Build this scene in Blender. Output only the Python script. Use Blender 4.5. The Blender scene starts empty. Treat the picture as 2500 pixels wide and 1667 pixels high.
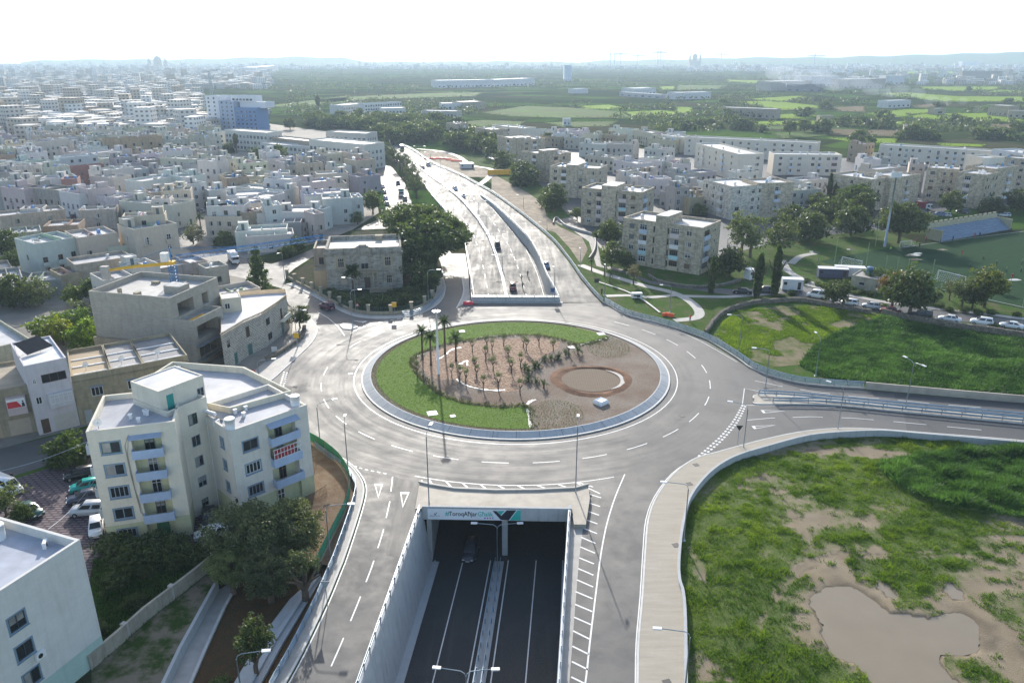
import bpy,bmesh,math,random
import numpy as np
from mathutils import Vector,Matrix
from mathutils.geometry import delaunay_2d_cdt
rnd=random.Random(7)
SC=bpy.context.scene
COL=SC.collection
D2R=math.radians

# ------------------------------------------------------------------ camera, light, exposure
CAM_H=56.0;FPX=1900.0;PITCH=math.atan(699.0/FPX)
cam_d=bpy.data.cameras.new('camera');cam_d.sensor_width=36;cam_d.lens=FPX/2500*36
cam_d.clip_start=1;cam_d.clip_end=200000
cam=bpy.data.objects.new('camera',cam_d);COL.objects.link(cam)
cam.location=(0,0,CAM_H);cam.rotation_euler=(math.pi/2-PITCH,0,0)
SC.camera=cam
SUN_EL,SUN_AZ=22.0,-7.0            # ahead of the camera, a little to the left
wd=bpy.data.worlds.new('World');SC.world=wd;wd.use_nodes=True
wn=wd.node_tree;wn.nodes.clear()
sky=wn.nodes.new('ShaderNodeTexSky');sky.sky_type='NISHITA';sky.sun_disc=False
sky.sun_elevation=D2R(SUN_EL);sky.sun_rotation=D2R(SUN_AZ);sky.altitude=100
sky.air_density=1.0;sky.dust_density=1.6;sky.ozone_density=1.0
bg=wn.nodes.new('ShaderNodeBackground');bg.inputs[1].default_value=0.15
wo=wn.nodes.new('ShaderNodeOutputWorld')
wn.links.new(sky.outputs[0],bg.inputs[0]);wn.links.new(bg.outputs[0],wo.inputs[0])
sun_d=bpy.data.lights.new('sun','SUN');sun_d.energy=3.3;sun_d.angle=D2R(0.6);sun_d.color=(1,.95,.87)
sun=bpy.data.objects.new('sun',sun_d);COL.objects.link(sun)
_to=Vector((math.sin(D2R(SUN_AZ))*math.cos(D2R(SUN_EL)),math.cos(D2R(SUN_AZ))*math.cos(D2R(SUN_EL)),math.sin(D2R(SUN_EL))))
sun.rotation_euler=_to.to_track_quat('Z','Y').to_euler();sun.location=(0,0,200)
vs=SC.view_settings
vs.view_transform='Standard';vs.look='None';vs.exposure=1.0;vs.gamma=1.0;vs.use_curve_mapping=False
cy=SC.cycles
cy.max_bounces=5;cy.diffuse_bounces=3;cy.glossy_bounces=2;cy.transmission_bounces=3
cy.transparent_max_bounces=6;cy.volume_bounces=0
cy.use_denoising=True;cy.sample_clamp_indirect=6;cy.caustics_reflective=False;cy.caustics_refractive=False

# ------------------------------------------------------------------ from the photograph's pixels (2500 x 1667) to the place
_cp,_sp=math.cos(PITCH),math.sin(PITCH)
def ray(x,y):
    u=(x-1250)/FPX;v=-(y-833.5)/FPX
    return(u,_cp+v*_sp,-_sp+v*_cp)
def P(x,y,z=0.0):
    d=ray(x,y);t=(z-CAM_H)/d[2]
    return(d[0]*t,d[1]*t,z)
def PY(x,y,Y):
    d=ray(x,y);t=Y/d[1]
    return(d[0]*t,Y,CAM_H+d[2]*t)
def Z(x0,y0,w,pts):
    k=w/2352
    return[(x0+a*k,y0+b*k)for a,b in pts]
def PP(pts,z=0.0):return[P(x,y,z)for x,y in pts]
def ppm(Y,z=0): # source pixels per metre at that distance
    return FPX/(Y*_cp+(CAM_H-z)*_sp)

# ------------------------------------------------------------------ object helpers
def tag(o,label=None,cat=None,group=None,kind=None):
    if label:o['label']=label
    if cat:o['category']=cat
    if group:o['group']=group
    if kind:o['kind']=kind
    return o
def link(o,parent=None):
    COL.objects.link(o)
    if parent is not None:o.parent=parent
    return o
def empty(name,loc=(0,0,0),rz=0.0,label=None,cat=None,group=None):
    o=bpy.data.objects.new(name,None);o.empty_display_size=.2
    o.location=loc;o.rotation_euler=(0,0,rz)
    link(o);return tag(o,label,cat,group)
def inst(name,mesh,parent=None,loc=(0,0,0),rz=0.0,scale=None,color=None):
    o=bpy.data.objects.new(name,mesh);o.location=loc;o.rotation_euler=(0,0,rz)
    if scale is not None:o.scale=scale if hasattr(scale,'__len__')else(scale,)*3
    if color is not None:o.color=(*color[:3],1)
    return link(o,parent)
def copy_tree(o,parent=None,color=None):
    c=o.copy();link(c,parent)
    for ch in list(o.children):copy_tree(ch,c)
    return c

class MB:
    """collects faces for ONE mesh"""
    def __init__(s):s.v=[];s.f=[];s.m=[];s.t=None
    def _add(s,vs_,fs,m=0):
        n=len(s.v);s.v+=[tuple(p)for p in vs_]
        for f in fs:s.f.append(tuple(i+n for i in f));s.m.append(m)
    def quad(s,a,b,c,d,m=0):s._add([a,b,c,d],[(0,1,2,3)],m)
    def tri(s,a,b,c,m=0):s._add([a,b,c],[(0,1,2)],m)
    def poly(s,pts,m=0):s._add(pts,[tuple(range(len(pts)))],m)
    def box(s,x0,y0,z0,x1,y1,z1,m=0,rz=0.0,o=None):
        v=[(x0,y0,z0),(x1,y0,z0),(x1,y1,z0),(x0,y1,z0),(x0,y0,z1),(x1,y0,z1),(x1,y1,z1),(x0,y1,z1)]
        if rz or o:
            c,q=math.cos(rz),math.sin(rz);ox,oy,oz=o or(0,0,0)
            v=[(ox+x*c-y*q,oy+x*q+y*c,oz+z)for x,y,z in v]
        s._add(v,[(3,2,1,0),(4,5,6,7),(0,1,5,4),(1,2,6,5),(2,3,7,6),(3,0,4,7)],m)
    def prism(s,poly,z0,z1,m=0,bottom=True,mtop=None):
        n=len(poly);a=sum(poly[i][0]*poly[(i+1)%n][1]-poly[(i+1)%n][0]*poly[i][1]for i in range(n))
        if a<0:poly=poly[::-1]
        lo=[(p[0],p[1],z0)for p in poly];hi=[(p[0],p[1],z1)for p in poly]
        s._add(lo+hi,[(i,(i+1)%n,n+(i+1)%n,n+i)for i in range(n)],m)
        s.poly(hi,m if mtop is None else mtop)
        if bottom:s.poly(lo[::-1],m)
    def tube(s,pts,r,n=6,m=0,cap=True):
        pts=[Vector(p)for p in pts];k=len(pts)
        rs=r if hasattr(r,'__len__')else[r]*k
        base=len(s.v);up=Vector((0,0,1))
        for i,p in enumerate(pts):
            t=(pts[min(i+1,k-1)]-pts[max(i-1,0)]).normalized()
            a=t.cross(up)if abs(t.z)<.95 else t.cross(Vector((0,1,0)))
            a.normalize();b=t.cross(a).normalized()
            for j in range(n):
                th=2*math.pi*j/n
                s.v.append(tuple(p+(a*math.cos(th)+b*math.sin(th))*rs[i]))
        for i in range(k-1):
            for j in range(n):
                q=(j+1)%n
                s.f.append((base+i*n+j,base+i*n+q,base+(i+1)*n+q,base+(i+1)*n+j));s.m.append(m)
        if cap:
            s.f.append(tuple(base+j for j in range(n)));s.m.append(m)
            s.f.append(tuple(base+(k-1)*n+j for j in range(n))[::-1]);s.m.append(m)
    def cyl(s,x,y,z0,z1,r0,r1=None,n=10,m=0):
        s.tube([(x,y,z0),(x,y,z1)],[r0,r0 if r1 is None else r1],n,m)
    def strip(s,A,B,m=0):       # ribbon between two equal-length 3D polylines
        n=len(A);s._add(list(A)+list(B),[(i,i+1,n+i+1,n+i)for i in range(n-1)],m)
    def mesh(s,name,mats,smooth=False):
        me=bpy.data.meshes.new(name);me.from_pydata(s.v,[],s.f)
        for q in(mats if isinstance(mats,(list,tuple))else[mats]):me.materials.append(q)
        if len(me.materials)>1:me.polygons.foreach_set('material_index',s.m)
        if smooth:me.polygons.foreach_set('use_smooth',[True]*len(me.polygons))
        me.update();return me
    def obj(s,name,mats,parent=None,smooth=False,color=None,loc=(0,0,0),rz=0.0):
        return inst(name,s.mesh(name,mats,smooth),parent,loc,rz,None,color)

def inside(x,y,poly):
    c=False;n=len(poly);j=n-1
    for i in range(n):
        xi,yi=poly[i][0],poly[i][1];xj,yj=poly[j][0],poly[j][1]
        if(yi>y)!=(yj>y)and x<(xj-xi)*(y-yi)/(yj-yi)+xi:c=not c
        j=i
    return c
def np_inside(X,Y,poly):
    c=np.zeros(X.shape,bool);n=len(poly);j=n-1
    for i in range(n):
        xi,yi=poly[i][0],poly[i][1];xj,yj=poly[j][0],poly[j][1]
        if yi!=yj:
            c^=((yi>Y)!=(yj>Y))&(X<(xj-xi)*(Y-yi)/(yj-yi)+xi)
        j=i
    return c
def sheet(name,outer,mat,z=0.0,holes=(),extra=(),zf=None,kind='structure',parent=None,cuts=()):
    """a flat (or zf-shaped) sheet: outline minus holes, triangulated"""
    vs_=[];es=[]
    for loop in[outer]+list(holes)+list(cuts):
        n0=len(vs_);vs_+=[Vector((p[0],p[1]))for p in loop]
        es+=[(n0+i,n0+(i+1)%len(loop))for i in range(len(loop))]
    vs_+=[Vector((p[0],p[1]))for p in extra]
    V,E,F,*_=delaunay_2d_cdt(vs_,es,[],0,1e-4)
    fs=[]
    for f in F:
        cx=sum(V[i].x for i in f)/len(f);cy_=sum(V[i].y for i in f)/len(f)
        if inside(cx,cy_,outer)and not any(inside(cx,cy_,h)for h in holes):
            a,b,c=(V[i]for i in f[:3])
            fs.append(f if(b-a).cross(c-a)>0 else f[::-1])
    me=bpy.data.meshes.new(name)
    me.from_pydata([(v.x,v.y,z if zf is None else zf(v.x,v.y))for v in V],[],fs)
    me.materials.append(mat);me.update()
    o=inst(name,me,parent)
    if kind:o['kind']=kind
    return o
def catmull(pts,k=6,closed=False):
    out=[];n=len(pts)
    for i in range(n if closed else n-1):
        g=(lambda j:pts[j%n])if closed else(lambda j:pts[min(max(j,0),n-1)])
        p0,p1,p2,p3=(g(i+q)for q in(-1,0,1,2))
        for s in range(k):
            t=s/k
            out.append(tuple(.5*(2*p1[c]+(p2[c]-p0[c])*t+(2*p0[c]-5*p1[c]+4*p2[c]-p3[c])*t*t+(3*p1[c]-p0[c]-3*p2[c]+p3[c])*t**3)for c in range(len(p1))))
    if not closed:out.append(tuple(pts[-1]))
    return out
def offset(pl,d):        # polyline moved sideways (left of travel positive), keeps z
    out=[]
    for i,p in enumerate(pl):
        a=pl[max(i-1,0)];b=pl[min(i+1,len(pl)-1)]
        tx,ty=b[0]-a[0],b[1]-a[1];l=math.hypot(tx,ty)or 1
        out.append((p[0]-ty/l*d,p[1]+tx/l*d,p[2]if len(p)>2 else 0.0))
    return out
def resample(pl,step):
    out=[tuple(pl[0])];acc=0.0
    for a,b in zip(pl,pl[1:]):
        l=math.dist(a,b);t=step-acc
        while t<=l and l>0:
            out.append(tuple(a[c]+(b[c]-a[c])*t/l for c in range(len(a))));t+=step
        acc=(acc+l)%step if l>0 else acc
    return out
def zset(pl,z):return[(p[0],p[1],z)for p in pl]
# ------------------------------------------------------------------ materials
class NT:
    def __init__(s,name):
        s.mat=bpy.data.materials.new(name);s.mat.use_nodes=True
        s.t=s.mat.node_tree;s.n=s.t.nodes;s.bs=s.n['Principled BSDF'];s.out=s.n['Material Output']
        s._pos=None
    def new(s,ty,**kw):
        x=s.n.new(ty)
        for k,v in kw.items():setattr(x,k,v)
        return x
    def link(s,a,b):s.t.links.new(a,b)
    def put(s,sock,v):
        if hasattr(v,'node'):s.link(v,sock)
        elif isinstance(v,(tuple,list))and sock.type=='RGBA':sock.default_value=(*v[:3],1)
        else:sock.default_value=v
    def pos(s):
        if s._pos is None:s._pos=s.new('ShaderNodeNewGeometry').outputs['Position']
        return s._pos
    def noise(s,scale,detail=3,vec=None,rough=.55):
        x=s.new('ShaderNodeTexNoise');x.inputs['Scale'].default_value=scale;x.inputs['Detail'].default_value=detail
        x.inputs['Roughness'].default_value=rough
        s.link(vec if vec is not None else s.pos(),x.inputs['Vector']);return x.outputs['Fac']
    def maps(s,v,a,b,c=0.0,d=1.0):
        x=s.new('ShaderNodeMapRange');x.clamp=True
        s.put(x.inputs[0],v)
        for i,q in enumerate((a,b,c,d)):s.put(x.inputs[1+i],q)
        return x.outputs[0]
    def mul(s,v,k):
        x=s.new('ShaderNodeVectorMath',operation='MULTIPLY');s.link(v,x.inputs[0]);x.inputs[1].default_value=k;return x.outputs[0]
    def math(s,op,a,b=0.0):
        x=s.new('ShaderNodeMath',operation=op);s.put(x.inputs[0],a);s.put(x.inputs[1],b);return x.outputs[0]
    def mix(s,f,a,b,mode='MIX'):
        x=s.new('ShaderNodeMix',data_type='RGBA',blend_type=mode);s.put(x.inputs[0],f);s.put(x.inputs[6],a);s.put(x.inputs[7],b);return x.outputs[2]
    def ocol(s):return s.new('ShaderNodeObjectInfo').outputs['Color']
    def orand(s):return s.new('ShaderNodeObjectInfo').outputs['Random']
    def bump(s,h,strength=.4,dist=.05):
        x=s.new('ShaderNodeBump');x.inputs['Strength'].default_value=strength;x.inputs['Distance'].default_value=dist
        s.link(h,x.inputs['Height']);s.link(x.outputs[0],s.bs.inputs['Normal'])
    def set(s,col=None,rough=None,spec=None,metal=None):
        if col is not None:s.put(s.bs.inputs['Base Color'],col)
        if rough is not None:s.put(s.bs.inputs['Roughness'],rough)
        if spec is not None:s.bs.inputs['Specular IOR Level'].default_value=spec
        if metal is not None:s.bs.inputs['Metallic'].default_value=metal
    def wallvec(s):    # (along the wall, height) for any upright wall, (x, y) on flat ground
        g=s.new('ShaderNodeNewGeometry');c=s.new('ShaderNodeVectorMath',operation='CROSS_PRODUCT')
        c.inputs[0].default_value=(0,0,1);s.link(g.outputs['Normal'],c.inputs[1])
        nn=s.new('ShaderNodeVectorMath',operation='NORMALIZE');s.link(c.outputs[0],nn.inputs[0])
        d=s.new('ShaderNodeVectorMath',operation='DOT_PRODUCT');s.link(nn.outputs[0],d.inputs[0]);s.link(g.outputs['Position'],d.inputs[1])
        sp=s.new('ShaderNodeSeparateXYZ');s.link(g.outputs['Position'],sp.inputs[0])
        cb=s.new('ShaderNodeCombineXYZ');s.link(d.outputs['Value'],cb.inputs[0]);s.link(sp.outputs[2],cb.inputs[1])
        return cb.outputs[0]

def plain(name,col,rough=.6,amt=.12,scale=1.5,metal=0.0,spec=.5,ocol=False,bump=0):
    t=NT(name);n=t.noise(scale,4);n2=t.noise(scale*.17,2)
    base=t.ocol()if ocol else col
    f=t.math('MULTIPLY',t.maps(n,.3,.7,1-amt,1+amt),t.maps(n2,.3,.7,1-amt*.7,1+amt*.7))
    cmb=t.new('ShaderNodeCombineColor')
    for i in range(3):t.link(f,cmb.inputs[i])
    t.set(t.mix(1.0,base,cmb.outputs[0],'MULTIPLY'),rough,spec,metal)
    if bump:t.bump(n,bump,.04)
    return t.mat

def wallmat(name,col=None,block=None,contrast=.12,stain=.25,base_dirt=True,rough=.85,mortar=None,bw=.62,bh=.27,dark=.0):
    """rendered or block wall; colour from the object when col is None; rain streaks and patches"""
    t=NT(name);c=t.ocol()if col is None else col
    g=t.noise(.9,5);fine=t.noise(7,3)
    wv=t.wallvec()
    st=t.noise(1.0,4,t.mul(wv,(1.6,.16,1)))
    f=t.math('MULTIPLY',t.maps(g,.3,.75,1-contrast,1+contrast*.6),t.maps(fine,.25,.75,1-contrast*.5,1+contrast*.5))
    f=t.math('MULTIPLY',f,t.maps(st,.5,.78,1.0,1-stain))
    cmb=t.new('ShaderNodeCombineColor')
    for i in range(3):t.link(f,cmb.inputs[i])
    if block:
        b=t.new('ShaderNodeTexBrick');t.link(wv,b.inputs['Vector'])
        b.inputs['Scale'].default_value=1;b.inputs['Brick Width'].default_value=bw;b.inputs['Row Height'].default_value=bh
        b.inputs['Mortar Size'].default_value=.012 if mortar is None else mortar;b.inputs['Bias'].default_value=dark
        k1,k2,k3=block
        b.inputs['Color1'].default_value=(k1,k1,k1,1);b.inputs['Color2'].default_value=(k2,k2,k2,1);b.inputs['Mortar'].default_value=(k3,k3,k3,1)
        c=t.mix(1.0,c,b.outputs['Color'],'MULTIPLY')
    t.set(t.mix(1.0,c,cmb.outputs[0],'MULTIPLY'),rough,.3)
    t.bump(fine,.25,.02)
    return t.mat

# asphalt: dark base; damp, tyre-polished bands change the gloss, circling round the roundabout
RC=(.67,136.6)
def asphalt(name,circ=False,base=(.06,.06,.06),r0=.5,r1=.72,light=1.0):
    t=NT(name);p=t.pos()
    grit=t.noise(9,4);big=t.noise(.06,5);mid=t.noise(.35,5)
    if circ:
        v=t.new('ShaderNodeVectorMath',operation='SUBTRACT');t.link(p,v.inputs[0]);v.inputs[1].default_value=(RC[0],RC[1],0)
        s=t.new('ShaderNodeSeparateXYZ');t.link(v.outputs[0],s.inputs[0])
        rad=t.new('ShaderNodeVectorMath',operation='LENGTH');t.link(v.outputs[0],rad.inputs[0])
        ang=t.math('ARCTAN2',s.outputs[1],s.outputs[0])
        cb=t.new('ShaderNodeCombineXYZ');t.link(t.math('MULTIPLY',rad.outputs['Value'],.9),cb.inputs[0]);t.link(t.math('MULTIPLY',ang,2.2),cb.inputs[1])
        streak=t.noise(1.0,6,cb.outputs[0],.7);fr=t.maps(rad.outputs['Value'],42,47);plain_=t.noise(.5,5,None,.65);streak=t.math('ADD',t.math('MULTIPLY',streak,t.math('SUBTRACT',1.0,fr)),t.math('MULTIPLY',plain_,fr))
    else:
        streak=t.noise(1.0,5,t.mul(p,(.9,.06,1)),.65)
    wet=t.math('ADD',t.math('MULTIPLY',streak,.55),t.math('MULTIPLY',big,.45))
    wet=t.math('ADD',wet,t.math('MULTIPLY',t.math('SUBTRACT',mid,.5),.3))
    w=t.maps(wet,.3,.7)
    rough=t.maps(w,0,1,r1,r0)
    rough=t.math('ADD',rough,t.math('MULTIPLY',t.math('SUBTRACT',grit,.5),.12))
    col=t.mix(w,tuple(c*1.25*light for c in base),tuple(c*.8*light for c in base))
    seam=t.noise(.18,2);col=t.mix(t.maps(seam,.55,.56,0,.3),col,(.03,.03,.031));col=t.mix(t.maps(streak,.56,.7,0,.5),col,(.03,.03,.03));col=t.mix(t.maps(grit,.3,.7),col,t.mix(.5,col,(.12,.12,.115)))
    t.set(col,rough,.5);t.bump(grit,.25,.02)
    return t.mat

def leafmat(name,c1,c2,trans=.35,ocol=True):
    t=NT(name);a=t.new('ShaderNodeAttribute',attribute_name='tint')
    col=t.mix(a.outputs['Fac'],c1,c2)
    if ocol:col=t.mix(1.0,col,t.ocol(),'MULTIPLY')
    t.set(col,.55,.35)
    tr=t.new('ShaderNodeBsdfTranslucent');t.link(t.mix(1.0,col,(1.25,1.3,.6),'MULTIPLY'),tr.inputs[0])
    mx=t.new('ShaderNodeMixShader');mx.inputs[0].default_value=trans
    t.link(t.bs.outputs[0],mx.inputs[1]);t.link(tr.outputs[0],mx.inputs[2]);t.link(mx.outputs[0],t.out.inputs[0])
    return t.mat

HAZE_D=1.3e-4
M={}
M['asphalt_round']=asphalt('asphalt_round',True,(.078,.076,.073),.56,.84)
M['asphalt']=asphalt('asphalt',False,(.055,.055,.054),.6,.92)
M['asphalt_dry']=asphalt('asphalt_dry',False,(.055,.057,.06),.55,.75)
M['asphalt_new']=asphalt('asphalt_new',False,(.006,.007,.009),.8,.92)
M['paint']=plain('road_paint',(.62,.62,.6),.55,.1,2)
M['concrete']=plain('concrete',(.36,.34,.31),.72,.12,.8,bump=.2)
M['concrete_new']=wallmat('concrete_new',(.42,.43,.43),None,.1,.3)
M['concrete_tan']=plain('concrete_tan',(.36,.32,.26),.75,.16,.6,bump=.2)
M['kerb']=plain('kerb_stone',(.5,.49,.46),.7,.1,1.2)
M['steel']=plain('galvanised_steel',(.3,.35,.39),.42,.08,2,.55)
M['rail_paint']=plain('rail_paint',(.2,.29,.38),.45,.08,2,.2)
M['white_paint']=plain('white_paint',(.75,.75,.74),.5,.06,3)
M['black']=plain('black_plastic',(.02,.02,.022),.5,.1,3)
M['glass']=plain('window_glass',(.025,.03,.035),.12,.2,.8)
M['lamp_white']=plain('lamp_casing',(.7,.7,.7),.35,.05,3)
M['soil']=plain('red_soil',(.16,.085,.05),.95,.35,.6,spec=.2,bump=.6)
M['soil_pale']=plain('pale_soil',(.27,.22,.16),.95,.3,.4,spec=.2,bump=.5)
M['limestone']=wallmat('limestone',(.42,.36,.26),(1,.82,.7),.16,.3)
M['rubble']=wallmat('rubble_stone',(.34,.30,.24),(1,.6,.3),.3,.2,mortar=.03,bw=.4,bh=.25)
M['wood']=plain('timber',(.2,.12,.06),.7,.2,3)
M['orange']=plain('orange_plastic',(.8,.13,.02),.5,.08,3)
M['yellow']=plain('yellow_paint',(.75,.42,.03),.5,.08,3)
M['green_net']=plain('green_netting',(.02,.2,.11),.8,.2,2)
# ------------------------------------------------------------------ outlines traced from the photograph
cE=(600,450,700);cF=(1200,400,700);cN=(1700,700,800);cK=(1100,750,700);cJ=(650,750,700)
cMm=(1400,1100,1100);cB=(800,100,850);cQ1=(860,1140,588);cQ2=(660,1100,400*2352/2349);cQ3=(860,1367,588);cQ4=(300,1267,600)
cH=(0,850,800);cI=(0,1250,900);cD=(0,450,700);cG=(1800,400,700);cA=(0,100,850);cC=(1650,100,850);cW=(0,0,2500)
def plan(pts,z=0.0):return[P(x,y,z)[:2]for x,y in pts]

left_edge_px=[(690,1700)]+[(705.6,1667),(743.9,1596),(800,1478.7),(835.7,1392),(845.6,1367),(867.8,1301),(886.5,1239.6),(894.1,1205.6),(893.3,1185),(886.5,1168),(871,1146),(852.4,1129),(821.8,1108.5),(790,1085)]
hid_px=[(757,1065),(700,1062),(500,1068),(300,1100),(136,1130),(0,1172),(-260,1240),(-300,1150),(0,1095),(190,1051),(420,985),(632,942)]
corner_px=[(650,934.5),(668,925.6),(697.6,898.8),(733.3,866),(763,836.3),(775,812.5),(773.5,797.6),(766,785.7),(751.8,773)]
side_px=[(734,768),(704,743),(689,705),(640,690),(556,672),(500,642),(446,600),(400,540),(430,535),(480,575),(535.7,610.7),(600,632),(662.5,645),(715,628),(772.6,604),(800,592),(806,600),(772,622),(720,655),(698,674)]
villa_kerb_px=[(698,694),(728,706),(766.7,725),(808,747.6),(844,765.5),(876.8,775.3),(927,778.9),(984,776),(1028.6,765.5),(1064,747.6),(1082,728),(1088,703),(1083.6,679),(1075,640),(1055,600),(1020,565),(975,557),(868,562),(905,545),(945,527),(938,490),(933.7,450),(926.5,447),(919,407)]
q_right_px=[(950,404),(959,411),(988,447),(1006,497.5),(1025,540),(1070,580),(1100,620),(1120.8,652),(1131,706),(1126.8,726.8),(1113,753.6),(1130,744.6),(1200,740.8),(1348.8,740.8)]
rg_px=[(1468,739),(1487,750),(1525.6,770.8),(1606,791.7),(1665,809.5),(1725,833),(1793,875),(1829,900.6),(1890.5,924.5),(1972,941.5),(2111.6,951.7),(2339.5,972),(2500,984),(2800,1008)]
re_low_px=[(2800,1108),(2500,1077.5),(2244,1057),(2152,1050),(2060.5,1047),(1972,1053.7),(1890.5,1069),(1815.6,1087.7),(1750,1106),(1699,1121),(1648,1156),(1605.8,1212),(1584.7,1268.4),(1577.7,1343),(1570.7,1455),(1561,1567.7),(1559,1667),(1556,1760)]
hatch_px=[(1383,1760),(1390,1664.5),(1401,1522),(1407.5,1440),(1413.7,1365),(1420,1315),(1435,1191),(1402.5,1200),(1310,1204.5),(1210,1205.5),(1110,1201),(1050,1191),(1025,1185),(1023.7,1190),(1020,1222.5),(1010,1280),(980,1365),(925,1525),(910,1552),(872.5,1664.5),(846,1760)]
asphalt_pl=plan(left_edge_px+hid_px+corner_px+side_px+villa_kerb_px+q_right_px+rg_px+re_low_px+hatch_px+[(660,1760)])

# the sunken road in front: plan lines of its walls (battered on the left)
TF_Y0,TF_Y1,TD=22.0,88.0,-8.0
def lw_top(Y):return-11.75-(88-Y)*.082
def lw_bot(Y):return-10.7-(88-Y)*.0905
def rw_in(Y):return 7.35-(88-Y)*.103
cut_front=[(lw_top(TF_Y0),TF_Y0),(rw_in(TF_Y0)+.1,TF_Y0),(rw_in(TF_Y1)+.1,TF_Y1),(lw_top(TF_Y1),TF_Y1)]

# the ramp behind: traced on its own falling surface
RY0,RY1,RS=330.0,180.5,.037
def rz(Y):return-max(0.0,RS*(RY0-Y))
def PR(x,y):
    z=0.0
    for _ in range(40):
        q=P(x,y,z);z=rz(q[1])
    return(q[0],q[1],z)
ramp_left=[PR(*q)for q in Z(*cB,[(430,720),(460,800),(560,880),(640,960),(700,1040),(790,1162)])+Z(*cE,[(1760,430),(1810,600),(1830,760),(1850,900)])]
ramp_left.append((-9.6,RY1,rz(RY1)))
ramp_med=[(-71.5,486,0),(-58.9,447,0),(-46,405.5,0),(-35.2,370,0),(-27,343,0),(-19.8,318,rz(318)),(-13.1,290,rz(290)),(-8.1,263,rz(263)),(-5.0,237.6,rz(237.6)),(-2.6,213,rz(213)),(-1.2,195,rz(195)),(-.4,RY1,rz(RY1))]
wall_R=[(-13.1,329,0),(-8.2,311.5,0),(-1.7,281.8,0),(5.2,247.8,0),(8.0,222,0),(9.3,201,0),(10.9,186,0),(11.3,RY1,0)]
guard_R=[(21.5,179.1,0),(20.3,185.2,0),(18.4,198.6,0),(16.4,217.9,0),(13.2,242.6,0),(9.0,264,0),(2.0,294.5,0),(-8.3,335,0),(-16.7,361.6,0),(-27.8,394.9,0),(-39.9,424,0),(-52.0,460.7,0),(-61,494,0),(-75.5,535,0),(-98,600,0)]
def at_Y(pl,Y):
    s=sorted(pl,key=lambda p:p[1])
    if Y<=s[0][1]:a,b=s[0],s[1]
    elif Y>=s[-1][1]:a,b=s[-2],s[-1]
    else:
        for a,b in zip(s,s[1:]):
            if a[1]<=Y<=b[1]:break
    t=(Y-a[1])/(b[1]-a[1]);return a[0]+(b[0]-a[0])*t
YS=[RY1+(RY0-RY1)*i/24 for i in range(25)]
cut_rear=[(at_Y(ramp_left,Y)-.2,Y)for Y in YS]+[(at_Y(wall_R,Y)+.15,Y)for Y in reversed(YS)]

# lower ground: the muddy field on the right, the strip between the yard wall and the left road
FZ=-.55
field_edge_px=[(1678,1760),(1678,1667),(1676,1521),(1671,1455),(1662,1422.7),(1660,1380),(1666.6,1305.8),(1676,1259),(1685,1226),(1708.7,1188.9),(1746,1151),(1797.5,1121),(1870,1098),(1972,1071),(2060,1062),(2152,1059),(2244,1066),(2500,1088),(2800,1118)]
wall_SE=catmull([p+(0,)for p in plan(field_edge_px)],4)
field_SE=[p[:2]for p in wall_SE]+[(190,118),(190,20),(14,20)]
YZ=-1.2
# ------------------------------------------------------------------ value noise for scattering and for vegetation masks
_ng=np.random.default_rng(5).random((256,256))
def vnoise(x,y):
    x=np.asarray(x,float);y=np.asarray(y,float)
    xi=np.floor(x).astype(int);yi=np.floor(y).astype(int);fx=x-xi;fy=y-yi
    fx=fx*fx*(3-2*fx);fy=fy*fy*(3-2*fy)
    g=lambda a,b:_ng[a&255,b&255]
    return(g(xi,yi)*(1-fx)+g(xi+1,yi)*fx)*(1-fy)+(g(xi,yi+1)*(1-fx)+g(xi+1,yi+1)*fx)*fy
def fbm(x,y,s,o=4):
    t=0;a=.5;n=0
    for i in range(o):
        t=t+a*vnoise(x*s+17*i,y*s+31*i);n+=a;s*=2.03;a*=.55
    return t/n

# ------------------------------------------------------------------ far ground with its patchwork of fields
def field_ground():
    t=NT('field_ground');p=t.pos()
    warp=t.new('ShaderNodeVectorMath',operation='ADD');t.link(p,warp.inputs[0])
    nz=t.new('ShaderNodeTexNoise');nz.inputs['Scale'].default_value=.008;t.link(p,nz.inputs['Vector'])
    t.link(t.mul(nz.outputs['Color'],(60,60,0)),warp.inputs[1])
    v=t.new('ShaderNodeTexVoronoi');v.inputs['Scale'].default_value=1;t.link(t.mul(warp.outputs[0],(1/75,1/55,0)),v.inputs['Vector'])
    v2=t.new('ShaderNodeTexVoronoi',feature='DISTANCE_TO_EDGE');v2.inputs['Scale'].default_value=1;t.link(t.mul(warp.outputs[0],(1/75,1/55,0)),v2.inputs['Vector'])
    sp=t.new('ShaderNodeSeparateColor');t.link(v.outputs['Color'],sp.inputs[0])
    cr=t.new('ShaderNodeValToRGB');t.link(sp.outputs[0],cr.inputs[0]);e=cr.color_ramp;e.interpolation='CONSTANT'
    cols=[(0,(.036,.055,.02)),(.22,(.055,.08,.025)),(.4,(.075,.07,.04)),(.52,(.06,.12,.022)),(.68,(.032,.046,.02)),(.84,(.08,.145,.028))]
    e.elements[0].position=0;e.elements[0].color=(*cols[0][1],1);e.elements[1].position=cols[1][0];e.elements[1].color=(*cols[1][1],1)
    for a,c in cols[2:]:
        q=e.elements.new(a);q.color=(*c,1)
    fine=t.noise(.12,6);col=t.mix(t.maps(fine,.3,.7,0,.6),cr.outputs[0],(.045,.055,.026))
    edge=t.maps(v2.outputs['Distance'],.015,.05,1,0)
    col=t.mix(t.math('MULTIPLY',edge,.75),col,(.035,.036,.024))
    t.set(col,1.0,0.0);t.bump(fine,.6,.6)
    return t.mat
M['fields']=field_ground()
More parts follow.
